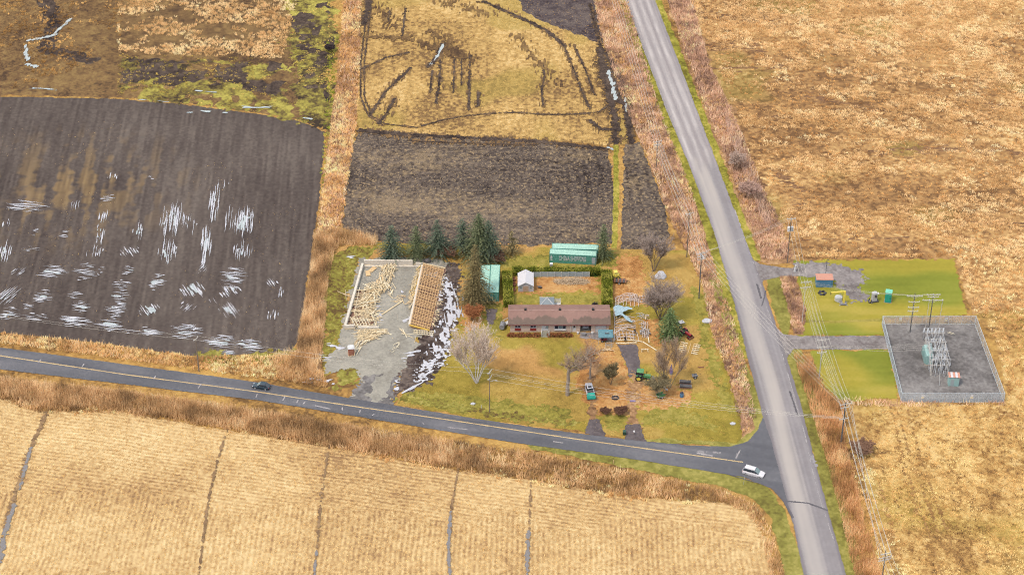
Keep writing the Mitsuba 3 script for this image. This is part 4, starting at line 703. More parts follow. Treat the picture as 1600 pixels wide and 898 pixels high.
hedge(g(948, 431), g(948.5, 481), 2.5, 2.2, 'clipped green hedge on the right side of the garden, beside the yellow machine')
hedge(g(801, 428.3), g(938, 428.3), 1.8, 2.0, 'long clipped hedge across the back of the garden')
def shrub(px, py, w, d, h, cols, label, name='shrub', group=None):
    k = thing(name, label, 'shrub', g(px, py), 0, group)
    P = rng.normal(size=(int(w * d * 160) + 60, 3)); P /= np.linalg.norm(P, axis=1, keepdims=True); P *= (0.7 + 0.35 * rng.random((len(P), 1)))
    P = P * np.array([w / 2, d / 2, h * .75]); P = P[P[:, 2] > 0]; N = len(P); v = (P[:, None] + (rng.random((N, 3, 3)) - .5) * .42).reshape(-1, 3); v[:, 2] = np.maximum(v[:, 2], 0.02)
    part(k, 'branches', MB().ball((0, 0, 0.05), 1, 2, (w * .33, d * .33, h * .5)), 'hedge_core')
    part(k, 'foliage', MB().add(v, np.arange(3 * N).reshape(-1, 3)), 'leaf', color=np.repeat(1.5 * pick(cols, N), 3, 0))
RU = [(110, 66, 48), (150, 92, 66), (186, 126, 90), (200, 146, 104)]
for i, (x, w, l) in enumerate([(800, 2.6, 'rust brown shrub at the left end of the bungalow front'), (814, 2.6, 'rust brown shrub under the left window of the bungalow'), (826, 2.2, 'rust brown shrub between the two left windows'), (838, 2.6, 'rust brown shrub just left of the front steps'), (862, 2.6, 'rust brown shrub just right of the front steps'), (874, 2.8, 'rust brown shrub under the big front window'), (887, 2.8, 'rust brown shrub left of the white side door')]):
    shrub(x, 525, w, 1.6, 1.3, RU, l, 'foundation_shrub', 'rust brown shrubs along the bungalow front')
shrub(606, 405, 1.6, 1.4, 1.5, [(36, 62, 80), (60, 92, 108), (84, 118, 130)], 'small dark blue green bush under the leftmost spruce', 'blue_bush')
shrub(930, 478, 1.6, 1.4, 1.6, [(54, 48, 62), (84, 76, 90)], 'dark purple shrub in the corner beside the right hedge', 'purple_bush')
shrub(925, 431, 3.2, 1.0, 1.6, [(52, 78, 40), (84, 110, 56)], 'dark green shrub against the back hedge at the right corner', 'corner_bush')
# ---------------------------------------------------------------- paints and plain materials
for nm, rgb, ro in [('wall_brick', (222, 196, 180), .9), ('white_paint', (226, 224, 226), .5), ('dark_glass', (58, 64, 76), .15), ('pale_glass', (128, 148, 152), .15), ('red_panel', (150, 52, 50), .6), ('dark_red', (120, 44, 48), .6), ('garage_door', (222, 216, 210), .6), ('dark_inside', (60, 52, 58), .9), ('black', (36, 34, 36), .6), ('step_stone', (150, 146, 132), .9), ('concrete', (224, 212, 198), .9), ('grey_roof', (136, 146, 154), .8), ('shed_wall', (196, 192, 198), .7), ('shed_door', (198, 168, 146), .7), ('shed_roof', (214, 210, 216), .6),
                    ('teal', (98, 168, 152), .5), ('teal_dark', (70, 138, 126), .5), ('teal_roof', (164, 206, 190), .6), ('tarp_grey', (168, 178, 182), .6), ('lumber', (240, 216, 176), .8), ('lumber_warm', (230, 194, 144), .8), ('lumber_pale', (248, 234, 206), .8), ('lumber_yellow', (228, 186, 90), .7), ('lumber_old', (222, 194, 162), .8), ('plywood', (224, 188, 140), .8), ('pipe', (224, 206, 200), .5), ('blue_tarp', (160, 186, 200), .6), ('canopy_blue', (92, 138, 152), .6), ('red', (150, 40, 48), .4), ('dark_grey', (80, 76, 80), .6), ('mid_grey', (140, 138, 142), .6), ('steel', (184, 186, 190), .35), ('silver', (190, 190, 194), .4),
                    ('yellow', (236, 214, 90), .5), ('tyre', (44, 42, 44), .8), ('green_paint', (86, 150, 92), .5), ('dark_green', (40, 80, 66), .5), ('purple', (130, 112, 160), .7), ('blue', (84, 128, 168), .5), ('shed_blue', (84, 134, 170), .6), ('rust_roof', (206, 148, 128), .7), ('rust', (150, 100, 76), .8), ('teal_bright', (40, 168, 152), .45), ('teal_top', (120, 206, 180), .45), ('car_dark', (38, 58, 74), .25), ('car_white', (226, 222, 230), .3), ('pole_wood', (132, 116, 104), .9), ('pole_dark', (98, 98, 100), .8), ('cross_arm', (212, 206, 200), .8), ('insulator', (228, 230, 236), .4), ('cable', (206, 200, 192), .5), ('galvanised', (206, 216, 226), .5), ('transformer', (164, 200, 198), .5), ('concrete_dark', (160, 152, 144), .9), ('skin', (200, 150, 124), .6), ('cloth_dark', (46, 42, 50), .9), ('cloth_blue', (50, 54, 72), .9), ('hair', (40, 32, 28), .9), ('light_red', (190, 60, 52), .3), ('lamp_glass', (214, 214, 216), .2), ('sand_red', (168, 110, 90), .8), ('number_yellow', (240, 210, 70), .6)]:
    paint(nm, rgb, ro)
paint('lumber_frame', (226, 184, 136), .8); paint('ridge_tile', (168, 136, 128), .9); paint('brass', (190, 160, 90), .4)
# shingle roof: brown shingle, darker weathering that has crept up from the front eave
_h0 = g(874, 519)
def fn_roof(p, n, uv):
    course = 0.5 + 0.5 * dr.cos(p.y * 2 * math.pi / 0.42)
    tab = cell_rand(dr.floor(p.x / 0.5 + 0.5 * dr.floor(p.y / 0.42)), dr.floor(p.y / 0.42), 3)
    t = 0.45 + 0.18 * (tab - 0.5) + 0.08 * (course - 0.5) + 0.35 * (fbm(p.x * 0.3, p.y * 0.5, 0.0, 2) - 0.5)
    dy = p.y - float(_h0[1])
    lim = 1.75 + 1.1 * (noise(p.x * 0.75, 0.0, 3.0) - 0.5) + 0.7 * (noise(p.x * 2.2, 0.0, 5.0) - 0.5) - 1.8 * smoothstep(1.0, 0.4, dr.abs(p.x - float(_h0[0]) - 2.6))
    w = smoothstep(0.25, -0.25, dy - lim)
    return mix(ramp([(138, 108, 102), (160, 128, 120), (176, 144, 136)], t), ramp([(106, 92, 86), (122, 108, 100), (136, 120, 112)], t), w * 0.9)
ground('shingle', fn_roof)

# ---------------------------------------------------------------- bungalow
U = 1 / 6.27                                                    # metres per photo pixel at the front wall
hx = lambda px: (px - 874) * U
h = thing('bungalow', 'long brick bungalow with a brown shingle roof and red panels under its windows', 'house', g(874, 519))
L0, L1, DEP, WH = hx(797), hx(951), 7.6, 2.55
mb = MB()                                                       # walls as four slabs, the front one with its openings
opens = [(804.3, 813.8, .55, 2.25), (828.3, 837.8, .55, 2.25), (846.5, 857, .45, 2.4), (866, 884.5, .9, 2.3), (894, 900, .3, 2.3), (906.5, 923.7, 0, 2.1), (930, 947.5, 0, 2.1)]
x = L0
for a, b, z0, z1 in opens:
    a, b = hx(a), hx(b); mb.box(((x + a) / 2, .12, WH / 2), (a - x, .24, WH)); x = b
    if z0 > 0: mb.box(((a + b) / 2, .12, z0 / 2), (b - a, .24, z0))
    mb.box(((a + b) / 2, .12, (z1 + WH) / 2), (b - a, .24, WH - z1))
mb.box(((x + L1) / 2, .12, WH / 2), (L1 - x, .24, WH))
mb.box(((L0 + L1) / 2, DEP - .12, WH / 2), (L1 - L0, .24, WH))
gab = [(.24, 0), (DEP - .24, 0), (DEP - .24, WH), (DEP / 2, WH + 1.26), (.24, WH)]
mb.prism(gab, 'x', L0, L0 + .24); mb.prism(gab, 'x', L1 - .24, L1)
mb.box((hx(904), DEP / 2, WH / 2), (.2, DEP - .5, WH)); mb.box((hx(927), 1.2, WH / 2), (.25, 1.9, WH))
part(h, 'wall', mb, 'wall_brick')
mb = MB(); o = .42; R0, R1_ = L0 - .5, L1 + .45
rp = [(-o, WH - .07), (DEP / 2, WH + 1.38), (DEP + o, WH - .07), (DEP + o, WH + .08), (DEP / 2, WH + 1.54), (-o, WH + .08)]
mb.prism(rp, 'x', R0, R1_)
roof = part(h, 'roof', mb, 'shingle')
part(h, 'fascia', MB().box(((R0 + R1_) / 2, -o - .04, WH - .02), (R1_ - R0, .06, .2)), 'dark_red', 'dark red eave board')
for px in (821, 875, 927): part(roof, 'roof_vent', MB().rbox((hx(px), DEP / 2 + .1, WH + 1.72), (.6, .6, .5), .08), 'black')
part(roof, 'ridge_cap', MB().box(((R0 + R1_) / 2, DEP / 2, WH + 1.545), (R1_ - R0, .3, .05)), 'ridge_tile')
def window(a, b, z0, z1, panes, glass='dark_glass', lab=None):
    a, b = hx(a), hx(b); f = MB(); w = .1
    for xx in (a + w / 2, b - w / 2): f.box((xx, .05, (z0 + z1) / 2), (w, .16, z1 - z0))
    for zz in (z0 + w / 2, z1 - w / 2): f.box(((a + b) / 2, .05, zz), (b - a - 2 * w, .16, w))
    for i in range(1, panes): f.box((a + (b - a) * i / panes, .05, (z0 + z1) / 2), (w * 1.3, .15, z1 - z0 - 2 * w))
    k = part(h, 'window', f, 'white_paint', lab)
    for i in range(panes):
        s = (b - a - 2 * w) / panes; part(k, 'pane', MB().box((a + w + s * (i + .5), .12, (z0 + z1) / 2), (s - .08, .03, z1 - z0 - 2 * w)), glass if not (panes == 3 and i == 1) else 'pale_glass')
for a, b in ((804.3, 813.8), (828.3, 837.8)):
    window(a, b, 1.35, 2.25, 2)
    part(h, 'window_panel', MB().box(((hx(a) + hx(b)) / 2, .02, .95), (hx(b) - hx(a) - .05, .2, .78)), 'red_panel', 'dark red panel under the window')
window(866, 884.5, .9, 2.3, 3, 'dark_glass', 'big white framed front window with three panes')
part(h, 'sill', MB().box((hx(875.2), -.06, .82), (3.1, .3, .12)), 'white_paint')
d_ = part(h, 'door', MB().box((hx(849.6), .1, 1.42), (1.0, .1, 1.92)).box((hx(854.6), .1, 1.42), (.56, .1, 1.92)), 'white_paint', 'white front door with a side light')
part(d_, 'door_pane', MB().box((hx(854.6), .04, 1.7), (.34, .03, 1.1)), 'pale_glass'); part(d_, 'handle', MB().box((hx(852), .03, 1.35), (.06, .08, .25)), 'dark_grey')
d_ = part(h, 'door', MB().box((hx(897), .1, 1.3), (.9, .1, 1.98)), 'white_paint', 'narrow white side door'); part(d_, 'door_pane', MB().box((hx(897), .04, 1.75), (.45, .03, .8)), 'dark_glass')
st = MB()
for i in range(5): st.box((hx(851.7), -.55 - .34 * i, (.5 - .1 * i) / 2), (1.75, .34 if i else .8, .5 - .1 * i))
part(h, 'front_steps', st, 'step_stone', 'grey stone front steps')
for s in (-1, 1):
    rl = MB()
    for yy in (-.2, -1.0, -1.9): rl.bar((hx(851.7) + s * .95, yy, 0), (hx(851.7) + s * .95, yy, 1.4 - .25 * abs(yy)), .09)
    rl.bar((hx(851.7) + s * .95, -.15, 1.38), (hx(851.7) + s * .95, -1.95, .92), .09); part(h, 'handrail', rl, 'white_paint')
gd = part(h, 'garage_door', MB().box((hx(938.7), .16, 1.03), (hx(947.5) - hx(930) - .04, .08, 2.06)), 'garage_door', 'closed white garage door')
for i in range(4): part(gd, 'panel', MB().box((hx(938.7), .10, .28 + .5 * i), (hx(947.5) - hx(930) - .25, .05, .42)), 'white_paint')
part(h, 'lintel', MB().box((hx(915), -.02, 2.2), (hx(923.7) - hx(906.5) + .1, .2, .2)).box((hx(938.7), -.02, 2.2), (hx(947.5) - hx(930) + .1, .2, .2)), 'dark_red', 'dark red trim above the garage openings')
part(h, 'garage_floor', MB().box((hx(915.5), DEP / 2, .26), (hx(926) - hx(905.5), DEP - .6, .1)), 'concrete_dark')
part(h, 'porch_post', MB().bar((hx(891), -.3, 0), (hx(891), -.3, 2.4), .12), 'white_paint')

# gazebo and its railing behind the house
k = thing('gazebo', 'small gazebo with a pale grey hipped roof behind the bungalow', 'gazebo', g(854.5, 482.5))
pr = MB()
for sx in (-1, 1):
    for sy in (-1, 1): part(k, 'post', MB().bar((sx * 1.5, sy * 1.5, 0), (sx * 1.5, sy * 1.5, 2.3), .14), 'white_paint')
e, c_ = 1.85, [(0, 0, 3.5)]
for i, q in enumerate([((-e, -e), (e, -e)), ((e, -e), (e, e)), ((e, e), (-e, e)), ((-e, e), (-e, -e))]):
    a, b = np.array([*q[0], 2.3]), np.array([*q[1], 2.3]); t_ = np.array([0, 0, 3.5]); m_ = MB().hull([a, b, t_, a - [0, 0, .1], b - [0, 0, .1], t_ - [0, 0, .1]]); part(k, 'roof_panel', m_, 'grey_roof')
for i in range(4):
    a = np.array([(-e, -e), (e, -e), (e, e), (-e, e)][i] + (2.33,)); part(k, 'hip_rafter', MB().bar(a, (0, 0, 3.54), .1), 'white_paint')
part(k, 'finial', MB().ball((0, 0, 3.6), .16, 1), 'white_paint')
k = thing('garden_bench', 'white slatted garden swing bench right of the gazebo behind the bungalow', 'bench', g(869.5, 477.5))
for i in range(5): part(k, 'slat', MB().box((0, .55, .5 + .32 * i), (2.0, .06, .16)), 'white_paint')
for i in range(4): part(k, 'seat_slat', MB().box((0, -.35 + .22 * i, .52), (2.0, .16, .05)), 'white_paint')
for s in (-1, 1): part(k, 'side_frame', MB().bar((s * 1.03, .6, 0), (s * 1.03, .6, 2.05), .1).bar((s * 1.03, -.5, 0), (s * 1.03, -.5, 1.0), .1).bar((s * 1.03, -.5, 1.0), (s * 1.03, .6, 1.0), .08), 'white_paint')
# tank and side steps at the left end
k = thing('oil_tank', 'grey oil tank on legs at the left end of the bungalow', 'tank', g(785, 513), math.radians(80))
mb = MB().tube((-.95, 0, 1.0), (.95, 0, 1.0), .68, .68, 16); part(k, 'tank', mb, 'mid_grey', smooth=40)
for sx in (-.7, .7):
    for sy in (-.45, .45): part(k, 'leg', MB().tube((sx, sy, 0), (sx, sy * .8, .7), .05), 'dark_grey')
part(k, 'filler_pipe', MB().tube((.4, 0, 1.6), (.4, 0, 2.1), .06), 'dark_grey')
k = thing('side_stairs', 'white wooden stairs with railing against the left wall of the bungalow', 'stairs', g(792.5, 509))
for i in range(5): part(k, 'tread', MB().box((-.9 + .28 * i, .3, .18 + .2 * i), (.3, 1.1, .06)), 'white_paint')
for s in (-.3, .9): part(k, 'handrail', MB().bar((-1.05, s, 1.05), (.35, s, 1.95), .08).bar((-1.05, s, 0), (-1.05, s, 1.05), .08).bar((.32, s, 0), (.32, s, 1.95), .08), 'white_paint')
part(k, 'stringer', MB().bar((-1.05, -.26, .05), (.35, -.26, 1.05), .06, .25), 'white_paint')

# ---------------------------------------------------------------- garden shed
k = thing('garden_shed', 'small white gabled shed in the back garden', 'shed', g(821.5, 455.8))
W_, Dp = 3.9, 5.4
gp = [(-W_ / 2, 0), (W_ / 2, 0), (W_ / 2, 1.85), (0, 2.95), (-W_ / 2, 1.85)]
part(k, 'wall', MB().prism(gp, 'y', 0, .12).prism(gp, 'y', Dp - .12, Dp).box((-W_ / 2 + .06, Dp / 2, .87), (.12, Dp - .24, 1.74)).box((W_ / 2 - .06, Dp / 2, .87), (.12, Dp - .24, 1.74)), 'shed_wall')
up_p = gp[2:]; rf = MB()
for a, b in zip(up_p[:-1], up_p[1:]):
    a, b = np.array(a), np.array(b); nrm = np.array([b[1] - a[1], a[0] - b[0]]); nrm = nrm / np.linalg.norm(nrm) * (1 if nrm[1] >= 0 else -1) * .1
    e_ = (b - a) / np.linalg.norm(b - a) * .06
    rf.prism([tuple(a - e_ + nrm * .2), tuple(b + e_ + nrm * .2), tuple(b + e_ + nrm * 1.2), tuple(a - e_ + nrm * 1.2)], 'y', -.25, Dp + .2)
part(k, 'roof', rf, 'shed_roof')
d_ = part(k, 'door', MB().box((-.35, -.04, .95), (.66, .06, 1.75)), 'shed_door'); part(k, 'door', MB().box((.35, -.04, .95), (.66, .06, 1.75)), 'shed_door'); part(d_, 'handle', MB().box((-.1, -.09, .95), (.06, .06, .2)), 'black')
for s in (-1, 1): part(k, 'corner_trim', MB().box((s * (W_ / 2 - .06), -.03, .87), (.14, .05, 1.72)), 'white_paint'); part(k, 'window', MB().box((s * 1.25, -.03, 1.3), (.5, .05, .5)), 'pale_glass')
# grey back screen of the garden, brush pile and small things beside it
k = thing('screen_fence', 'pale grey panel screen standing inside the back hedge', 'fence', (g(834, 432.8) + g(921, 432.8)) / 2)
LS = (g(921, 433.5) - g(834, 433.5))[0]
for i in range(8): part(k, 'panel', MB().box((-LS / 2 + LS * (i + .5) / 8, .05 * (i % 2), .8 + .04 * (i % 3)), (LS / 8 - .05, .06, 1.55)), 'tarp_grey')
for i in range(9): part(k, 'post', MB().box((-LS / 2 + LS * i / 8, -.08, .85), (.1, .1, 1.7)), 'white_paint')
q = g(893, 440.5); P = []
mb = MB()
for i in range(420):
    a, r_ = rng.random() * 6.283, rng.random() ** .6; c0 = np.array([4.6 * r_ * math.cos(a), 1.3 * r_ * math.sin(a), 1.1 * (1 - r_ ** 1.6) * rng.random() + .03]); d = rng.normal(size=3) * [1, .6, .35]; d *= (.5 + .6 * rng.random()) / np.linalg.norm(d)
    mb.bar(np.maximum(c0 - d, [-9, -9, .02]), np.maximum(c0 + d, [-9, -9, .03]), .05)
k = single('brush_pile', mb, 'lumber_old', 'heap of cut branches in front of the grey screen in the garden', 'brush pile', q)
single('garden_barrow', MB().hull([(-.5, -.3, .6), (.5, -.35, .6), (.5, .35, .6), (-.5, .3, .6), (-.3, -.2, .25), (.3, -.2, .25), (.3, .2, .25), (-.3, .2, .25)]).tube((.5, -.05, .2), (.5, .05, .2), .2, .2, 10).bar((-.5, -.3, .5), (-1.1, -.3, .55), .05).bar((-.5, .3, .5), (-1.1, .3, .55), .05).bar((-.45, -.25, 0), (-.4, -.25, .4), .05).bar((-.45, .25, 0), (-.4, .25, .4), .05), 'dark_grey', 'dark wheelbarrow on the leaves right of the garden shed', 'wheelbarrow', g(843, 450.5))
k = thing('cabinet_box', 'white upright cabinet on the grass in front of the green container', 'cabinet', g(861.3, 418.2))
part(k, 'body', MB().rbox((0, 0, .75), (.8, .75, 1.4), .04), 'white_paint'); part(k, 'door', MB().box((0, -.39, .8), (.7, .04, 1.2)), 'silver'); part(k, 'foot', MB().box((0, 0, .03), (.6, .6, .06)), 'dark_grey')
for i, px in enumerate((801.5, 801.5, 801.5)):
    single('planter_crate', MB().box((0, 0, .3), (.8, .9, .06)).box((-.4, 0, .35), (.06, .9, .6)).box((.4, 0, .35), (.06, .9, .6)).box((0, -.45, .35), (.8, .06, .6)).box((0, .45, .35), (.8, .06, .6)), 'sand_red', ['reddish crate nearest the house along the left hedge', 'reddish crate in the middle along the left hedge', 'reddish crate farthest back along the left hedge'][i], 'crate', g(803, 454 - 8 * i))

# ---------------------------------------------------------------- shipping containers
def container(name, label, loc, yaw, text=None, doors=True):
    """long axis x, front long side towards -y; door end at +x"""
    k = thing(name, label, 'shipping container', loc, yaw, None)
    L, W, H = 12.19, 2.44, 2.85
    n = 54; xs = np.linspace(-L / 2 + .15, L / 2 - .15, n * 4 + 1); ph = np.arange(n * 4 + 1) % 4
    dd = np.where((ph == 1) | (ph == 2), .05, 0.0)
    for s in (-1, 1):
        y_ = s * (W / 2 - .02 - dd); v = np.vstack([np.stack([xs, y_, xs * 0 + .16], 1), np.stack([xs, y_, xs * 0 + H - .1], 1)]); i = np.arange(len(xs) - 1); m_ = len(xs)
        f = np.vstack([np.stack([i, i + 1, i + 1 + m_], 1), np.stack([i, i + 1 + m_, i + m_], 1)]); part(k, 'side_wall', MB().add(v, f if s < 0 else f[:, ::-1]), 'teal')
    y2 = np.linspace(-W / 2 + .1, W / 2 - .1, 45); d2 = np.where((np.arange(45) % 4 == 1) | (np.arange(45) % 4 == 2), .04, 0)
    v = np.vstack([np.stack([-L / 2 + .03 + d2, y2, y2 * 0 + .16], 1), np.stack([-L / 2 + .03 + d2, y2, y2 * 0 + H - .1], 1)]); i = np.arange(44)
    part(k, 'end_wall', MB().add(v, np.vstack([np.stack([i, i + 1 + 45, i + 1], 1), np.stack([i, i + 45, i + 1 + 45], 1)])), 'teal')
    x3 = np.linspace(-L / 2 + .1, L / 2 - .1, 121); d3 = np.where((np.arange(121) % 4 == 1) | (np.arange(121) % 4 == 2), .03, 0)
    v = np.vstack([np.stack([x3, x3 * 0 - W / 2 + .08, H - .06 + d3], 1), np.stack([x3, x3 * 0 + W / 2 - .08, H - .06 + d3], 1)]); i = np.arange(120)
    part(k, 'roof', MB().add(v, np.vstack([np.stack([i, i + 1, i + 1 + 121], 1), np.stack([i, i + 1 + 121, i + 121], 1)])), 'teal_roof')
    fr = MB()
    for sx in (-1, 1):
        for sy in (-1, 1): fr.box((sx * (L / 2 - .06), sy * (W / 2 - .06), H / 2), (.14, .14, H))
    for sy in (-1, 1):
        for zz in (.08, H - .05): fr.box((0, sy * (W / 2 - .04), zz), (L - .26, .1, .16 if zz < 1 else .12))
    for sx in (-1, 1):
        for zz in (.08, H - .05): fr.box((sx * (L / 2 - .05), 0, zz), (.11, W - .26, .16 if zz < 1 else .12))
    part(k, 'frame', fr, 'teal_dark'); part(k, 'floor', MB().box((0, 0, .13), (L - .3, W - .3, .05)), 'rust')
    for s in (-1, 1):
        d_ = part(k, 'door', MB().box((L / 2 - .03, s * .58, H / 2), (.07, 1.1, H - .3)), 'teal')
        for o_ in (-.3, .3): part(d_, 'lock_bar', MB().tube((L / 2 + .05, s * .58 + o_, .2), (L / 2 + .05, s * .58 + o_, H - .15), .03), 'silver')
    return k
kc = container('shipping_container', 'teal shipping container with white lettering on its long side, front one of two lying across', g(895.3, 412.3) + np.array([0, 1.22]), math.atan2(*(g(932, 414.5) - g(858.5, 410.6))[::-1]))
tm = meshkit.text_mesh('CHINA SHIPPING', 1.45, .03, False); w_ = tm.bounds[1][0] - tm.bounds[0][0]
v = tm.vertices.copy(); part(kc, 'lettering', MB().add(np.stack([(v[:, 0] - tm.bounds[0][0]) * 7.0 / w_ - 3.5, -1.225 - v[:, 2], v[:, 1] + 0.95], 1), tm.faces), 'white_paint', 'white lettering reading CHINA SHIPPING')
part(kc, 'marking', MB().box((-5.55, -1.23, 1.9), (.45, .02, .3)).box((-5.55, -1.23, 1.45), (.45, .02, .3)).box((-5.55, -1.23, 1.0), (.45, .02, .22)).box((-5.55, -1.23, 2.3), (.3, .02, .2)), 'white_paint', 'column of small white marks')
part(kc, 'door_plate', MB().box((5.45, -1.23, 1.35), (.95, .02, 2.0)), 'tarp_grey', 'pale plate near the door end')
container('shipping_container', 'teal shipping container half hidden behind the lettered one', g(897, 405.5) + np.array([.3, 1.9]), math.atan2(*(g(932, 413) - g(858.5, 410.6))[::-1]))
container('shipping_container', 'teal container standing lengthwise beside the left hedge, right one of the pair', g(772.8, 471) + np.array([0, 6.1]), math.radians(-91.5))
container('shipping_container', 'teal container half hidden by the tall spruce, left one of the pair', g(757.5, 471.5) + np.array([0, 6.1]), math.radians(-91.5))

# ---------------------------------------------------------------- building site: concrete walls, timber frames, loose lumber
FW = [((246, 100), (66, 790)), ((836, 128), (706, 768))]
cs = lambda x, y: (530 + x / 6.416, 390 + y / 6.416)
k = thing('foundation_wall', 'pale concrete foundation walls of the unfinished building', 'foundation wall', g(*cs(240, 155)))
o_ = g(*cs(240, 155))
def wseg(a, b, hgt, th, nm, lab=None):
    A, B_ = g(*a) - o_, g(*b) - o_; m_ = (A + B_) / 2; L = np.linalg.norm(B_ - A); part(k, nm, MB().box((m_[0], m_[1], hgt / 2), (L, th, hgt), math.atan2(*(B_ - A)[::-1])), 'concrete', lab)
wseg(cs(236, 168), cs(60, 792), 1.1, .55, 'side_wall'); wseg(cs(250, 155), cs(738, 160), 1.7, .45, 'back_wall', 'taller concrete back wall'); wseg(cs(768, 160), cs(836, 165), 1.0, .4, 'back_wall')
wseg(cs(838, 176), cs(706, 776), .9, .7, 'side_wall'); wseg(cs(64, 795), cs(155, 790), 1.2, .5, 'front_wall'); wseg(cs(192, 800), cs(398, 800), .9, .5, 'front_wall')
wseg(cs(250, 172), cs(836, 172), .35, .5, 'footing')
def local_frame(p00, p10, p01, z=0.0):
    """bilinear spot on a parallelogram given by three photo spots"""
    A, B_, C_ = g(*p00), g(*p10), g(*p01); return lambda u, v: A + (B_ - A) * u + (C_ - A) * v
def lattice(name, label, p00, p10, p11, p01, nj, nb, z0, z1, mat1, mat2, jit=.04, skip=0.0, cat='timber frame', zr=0.0):
    A, B_, C_, D_ = g(*p00), g(*p10), g(*p11), g(*p01); o = (A + C_) / 2; k = thing(name, label, cat, o)
    S = lambda u, v: (A * (1 - u) * (1 - v) + B_ * u * (1 - v) + C_ * u * v + D_ * (1 - u) * v) - o
    Z = lambda u, v: z0 + (z1 - z0) * u + zr * math.sin(v * 9) * u
    for i in range(nj):
        v = (i + .5) / nj + (rng.random() - .5) * jit / 2
        if rng.random() < skip: continue
        u1 = 1 - .25 * skip * rng.random() * 2; part(k, 'joist', MB().bar((*S(0, v), Z(0, v) + .1), (*S(u1, v), Z(u1, v) + .1), .09, .22), mat1)
    for i in range(nb + 1):
        u = i / nb
        if rng.random() < skip: continue
        part(k, 'plate' if i in (0, nb) else 'blocking', MB().bar((*S(u, .0), Z(u, 0) + .1), (*S(u, .5), Z(u, .5) + .12), .1, .2).bar((*S(u, .5), Z(u, .5) + .12), (*S(u, 1), Z(u, 1) + .1), .1, .2), mat2)
    return k
lattice('floor_frame', 'large lattice of pale timber joists lying right of the foundation', cs(846, 165), cs(1052, 205), cs(905, 815), cs(716, 775), 44, 8, .9, .35, 'lumber_frame', 'lumber_frame', zr=.08)
lattice('wall_frame', 'fallen timber wall frame inside the left foundation wall', cs(182, 400), cs(300, 392), cs(330, 660), cs(110, 660), 17, 5, .5, .3, 'lumber', 'lumber_pale', .3, .12)
lattice('wall_frame', 'fallen timber wall frame in the front left corner of the foundation', cs(112, 690), cs(330, 680), cs(370, 780), cs(165, 785), 5, 7, .45, .35, 'lumber_pale', 'lumber_pale', .3, .1)
lattice('wall_frame', 'narrow ladder like timber frame in front of the lattice', cs(745, 815), cs(745, 850), cs(945, 868), cs(950, 828), 12, 2, .25, .2, 'lumber', 'lumber_pale')
lattice('wall_frame', 'broken timber frame lying in front of the left foundation corner', cs(240, 815), cs(240, 850), cs(470, 850), cs(470, 812), 11, 3, .35, .25, 'lumber_pale', 'lumber', .4, .1)
k = thing('laminated_beam', 'yellow wooden beam along the front edge of the timber lattice', 'beam', (g(*cs(706, 775)) + g(*cs(905, 822))) / 2); a, b = g(*cs(706, 778)) - place[k][0][:2], g(*cs(905, 826)) - place[k][0][:2]
scene[k] = mikit.ply(_world(MB().bar((*a, .75), (*b, .55), .25, .45), k), 'mat_lumber_yellow')
def boards(n, poly, L, label, group, ang=None, z=.35, mats=('lumber', 'lumber_pale', 'lumber_warm'), w=(.08, .19), spread=.6):
    P = G(poly); q = scatter(poly, max(n * 3 / abs(shapely.Polygon(P).area), .5)); q = q[rng.permutation(len(q))[:n]]
    for i, c0 in enumerate(q):
        a = (ang if ang is not None else 0) + (rng.normal() * spread if ang is not None else rng.random() * 3.14); ln = L[0] + rng.random() * (L[1] - L[0]); t = (rng.random() - .5) * .25
        d = np.array([math.cos(a), math.sin(a), t]) * ln / 2; c3_ = np.array([0, 0, abs(d[2]) + .06 + rng.random() * z])
        single('loose_board', MB().bar(c3_ - d, c3_ + d, w[0] + rng.random() * (w[1] - w[0]), .05), mats[i % len(mats)], label, 'board', c0, 0, group)
PI = math.pi
boards(70, [cs(285, 360), cs(420, 330), cs(400, 470), cs(300, 640), cs(200, 650), cs(230, 520)], (1.5, 4.5), 'pale board in the tangled lumber along the left wall frame', 'boards tangled over the left wall frame', None, .9)
boards(55, [cs(430, 170), cs(560, 170), cs(545, 260), cs(480, 400), cs(400, 470), cs(390, 330), cs(420, 230)], (1.5, 4.0), 'pale board in the long lumber heap below the back wall', 'boards heaped below the back wall', PI / 2, .9, spread=.35)
boards(12, [cs(490, 380), cs(555, 370), cs(545, 450), cs(510, 480)], (1.6, 3.2), 'board fanned out in the middle of the gravel floor', 'boards fanned out mid floor', PI / 2, .4, spread=.4)
boards(44, [cs(790, 190), cs(830, 190), cs(760, 470), cs(710, 600), (.0 + cs(690, 560)[0], cs(690, 560)[1]), cs(735, 340)], (1.5, 3.5), 'board leaning or lying along the inner side of the right foundation wall', 'boards along the right wall', 1.25, .7, ('lumber_warm', 'lumber', 'lumber_yellow'), spread=.4)
boards(14, [cs(575, 470), cs(650, 460), cs(650, 530), cs(540, 530)], (.8, 2.2), 'short board in the small scrap pile on the gravel', 'scrap boards mid floor', None, .25, ('lumber_old', 'lumber', 'lumber_warm'))
boards(14, [cs(320, 600), cs(410, 590), cs(400, 700), cs(330, 710)], (1.2, 3.0), 'board beside the snow at the left end of the site floor', 'boards beside the snow', 1.2, .6, spread=.6)
boards(40, [cs(180, 820), cs(420, 805), cs(480, 840), cs(330, 900), cs(260, 960), cs(220, 930)], (1.5, 4.0), 'pale board tossed in front of the left foundation corner', 'boards in front of the left corner', .4, .5, spread=.5)
c4 = lambda x, y: (480 + x / 3.4536, 380 + y / 3.4536)
boards(16, [c4(270, 520), c4(320, 500), c4(280, 600), c4(235, 640), c4(250, 580)], (2.0, 4.5), 'long board in the lumber heap beside the portable toilet', 'boards beside the portable toilet', 1.15, .5, spread=.25)
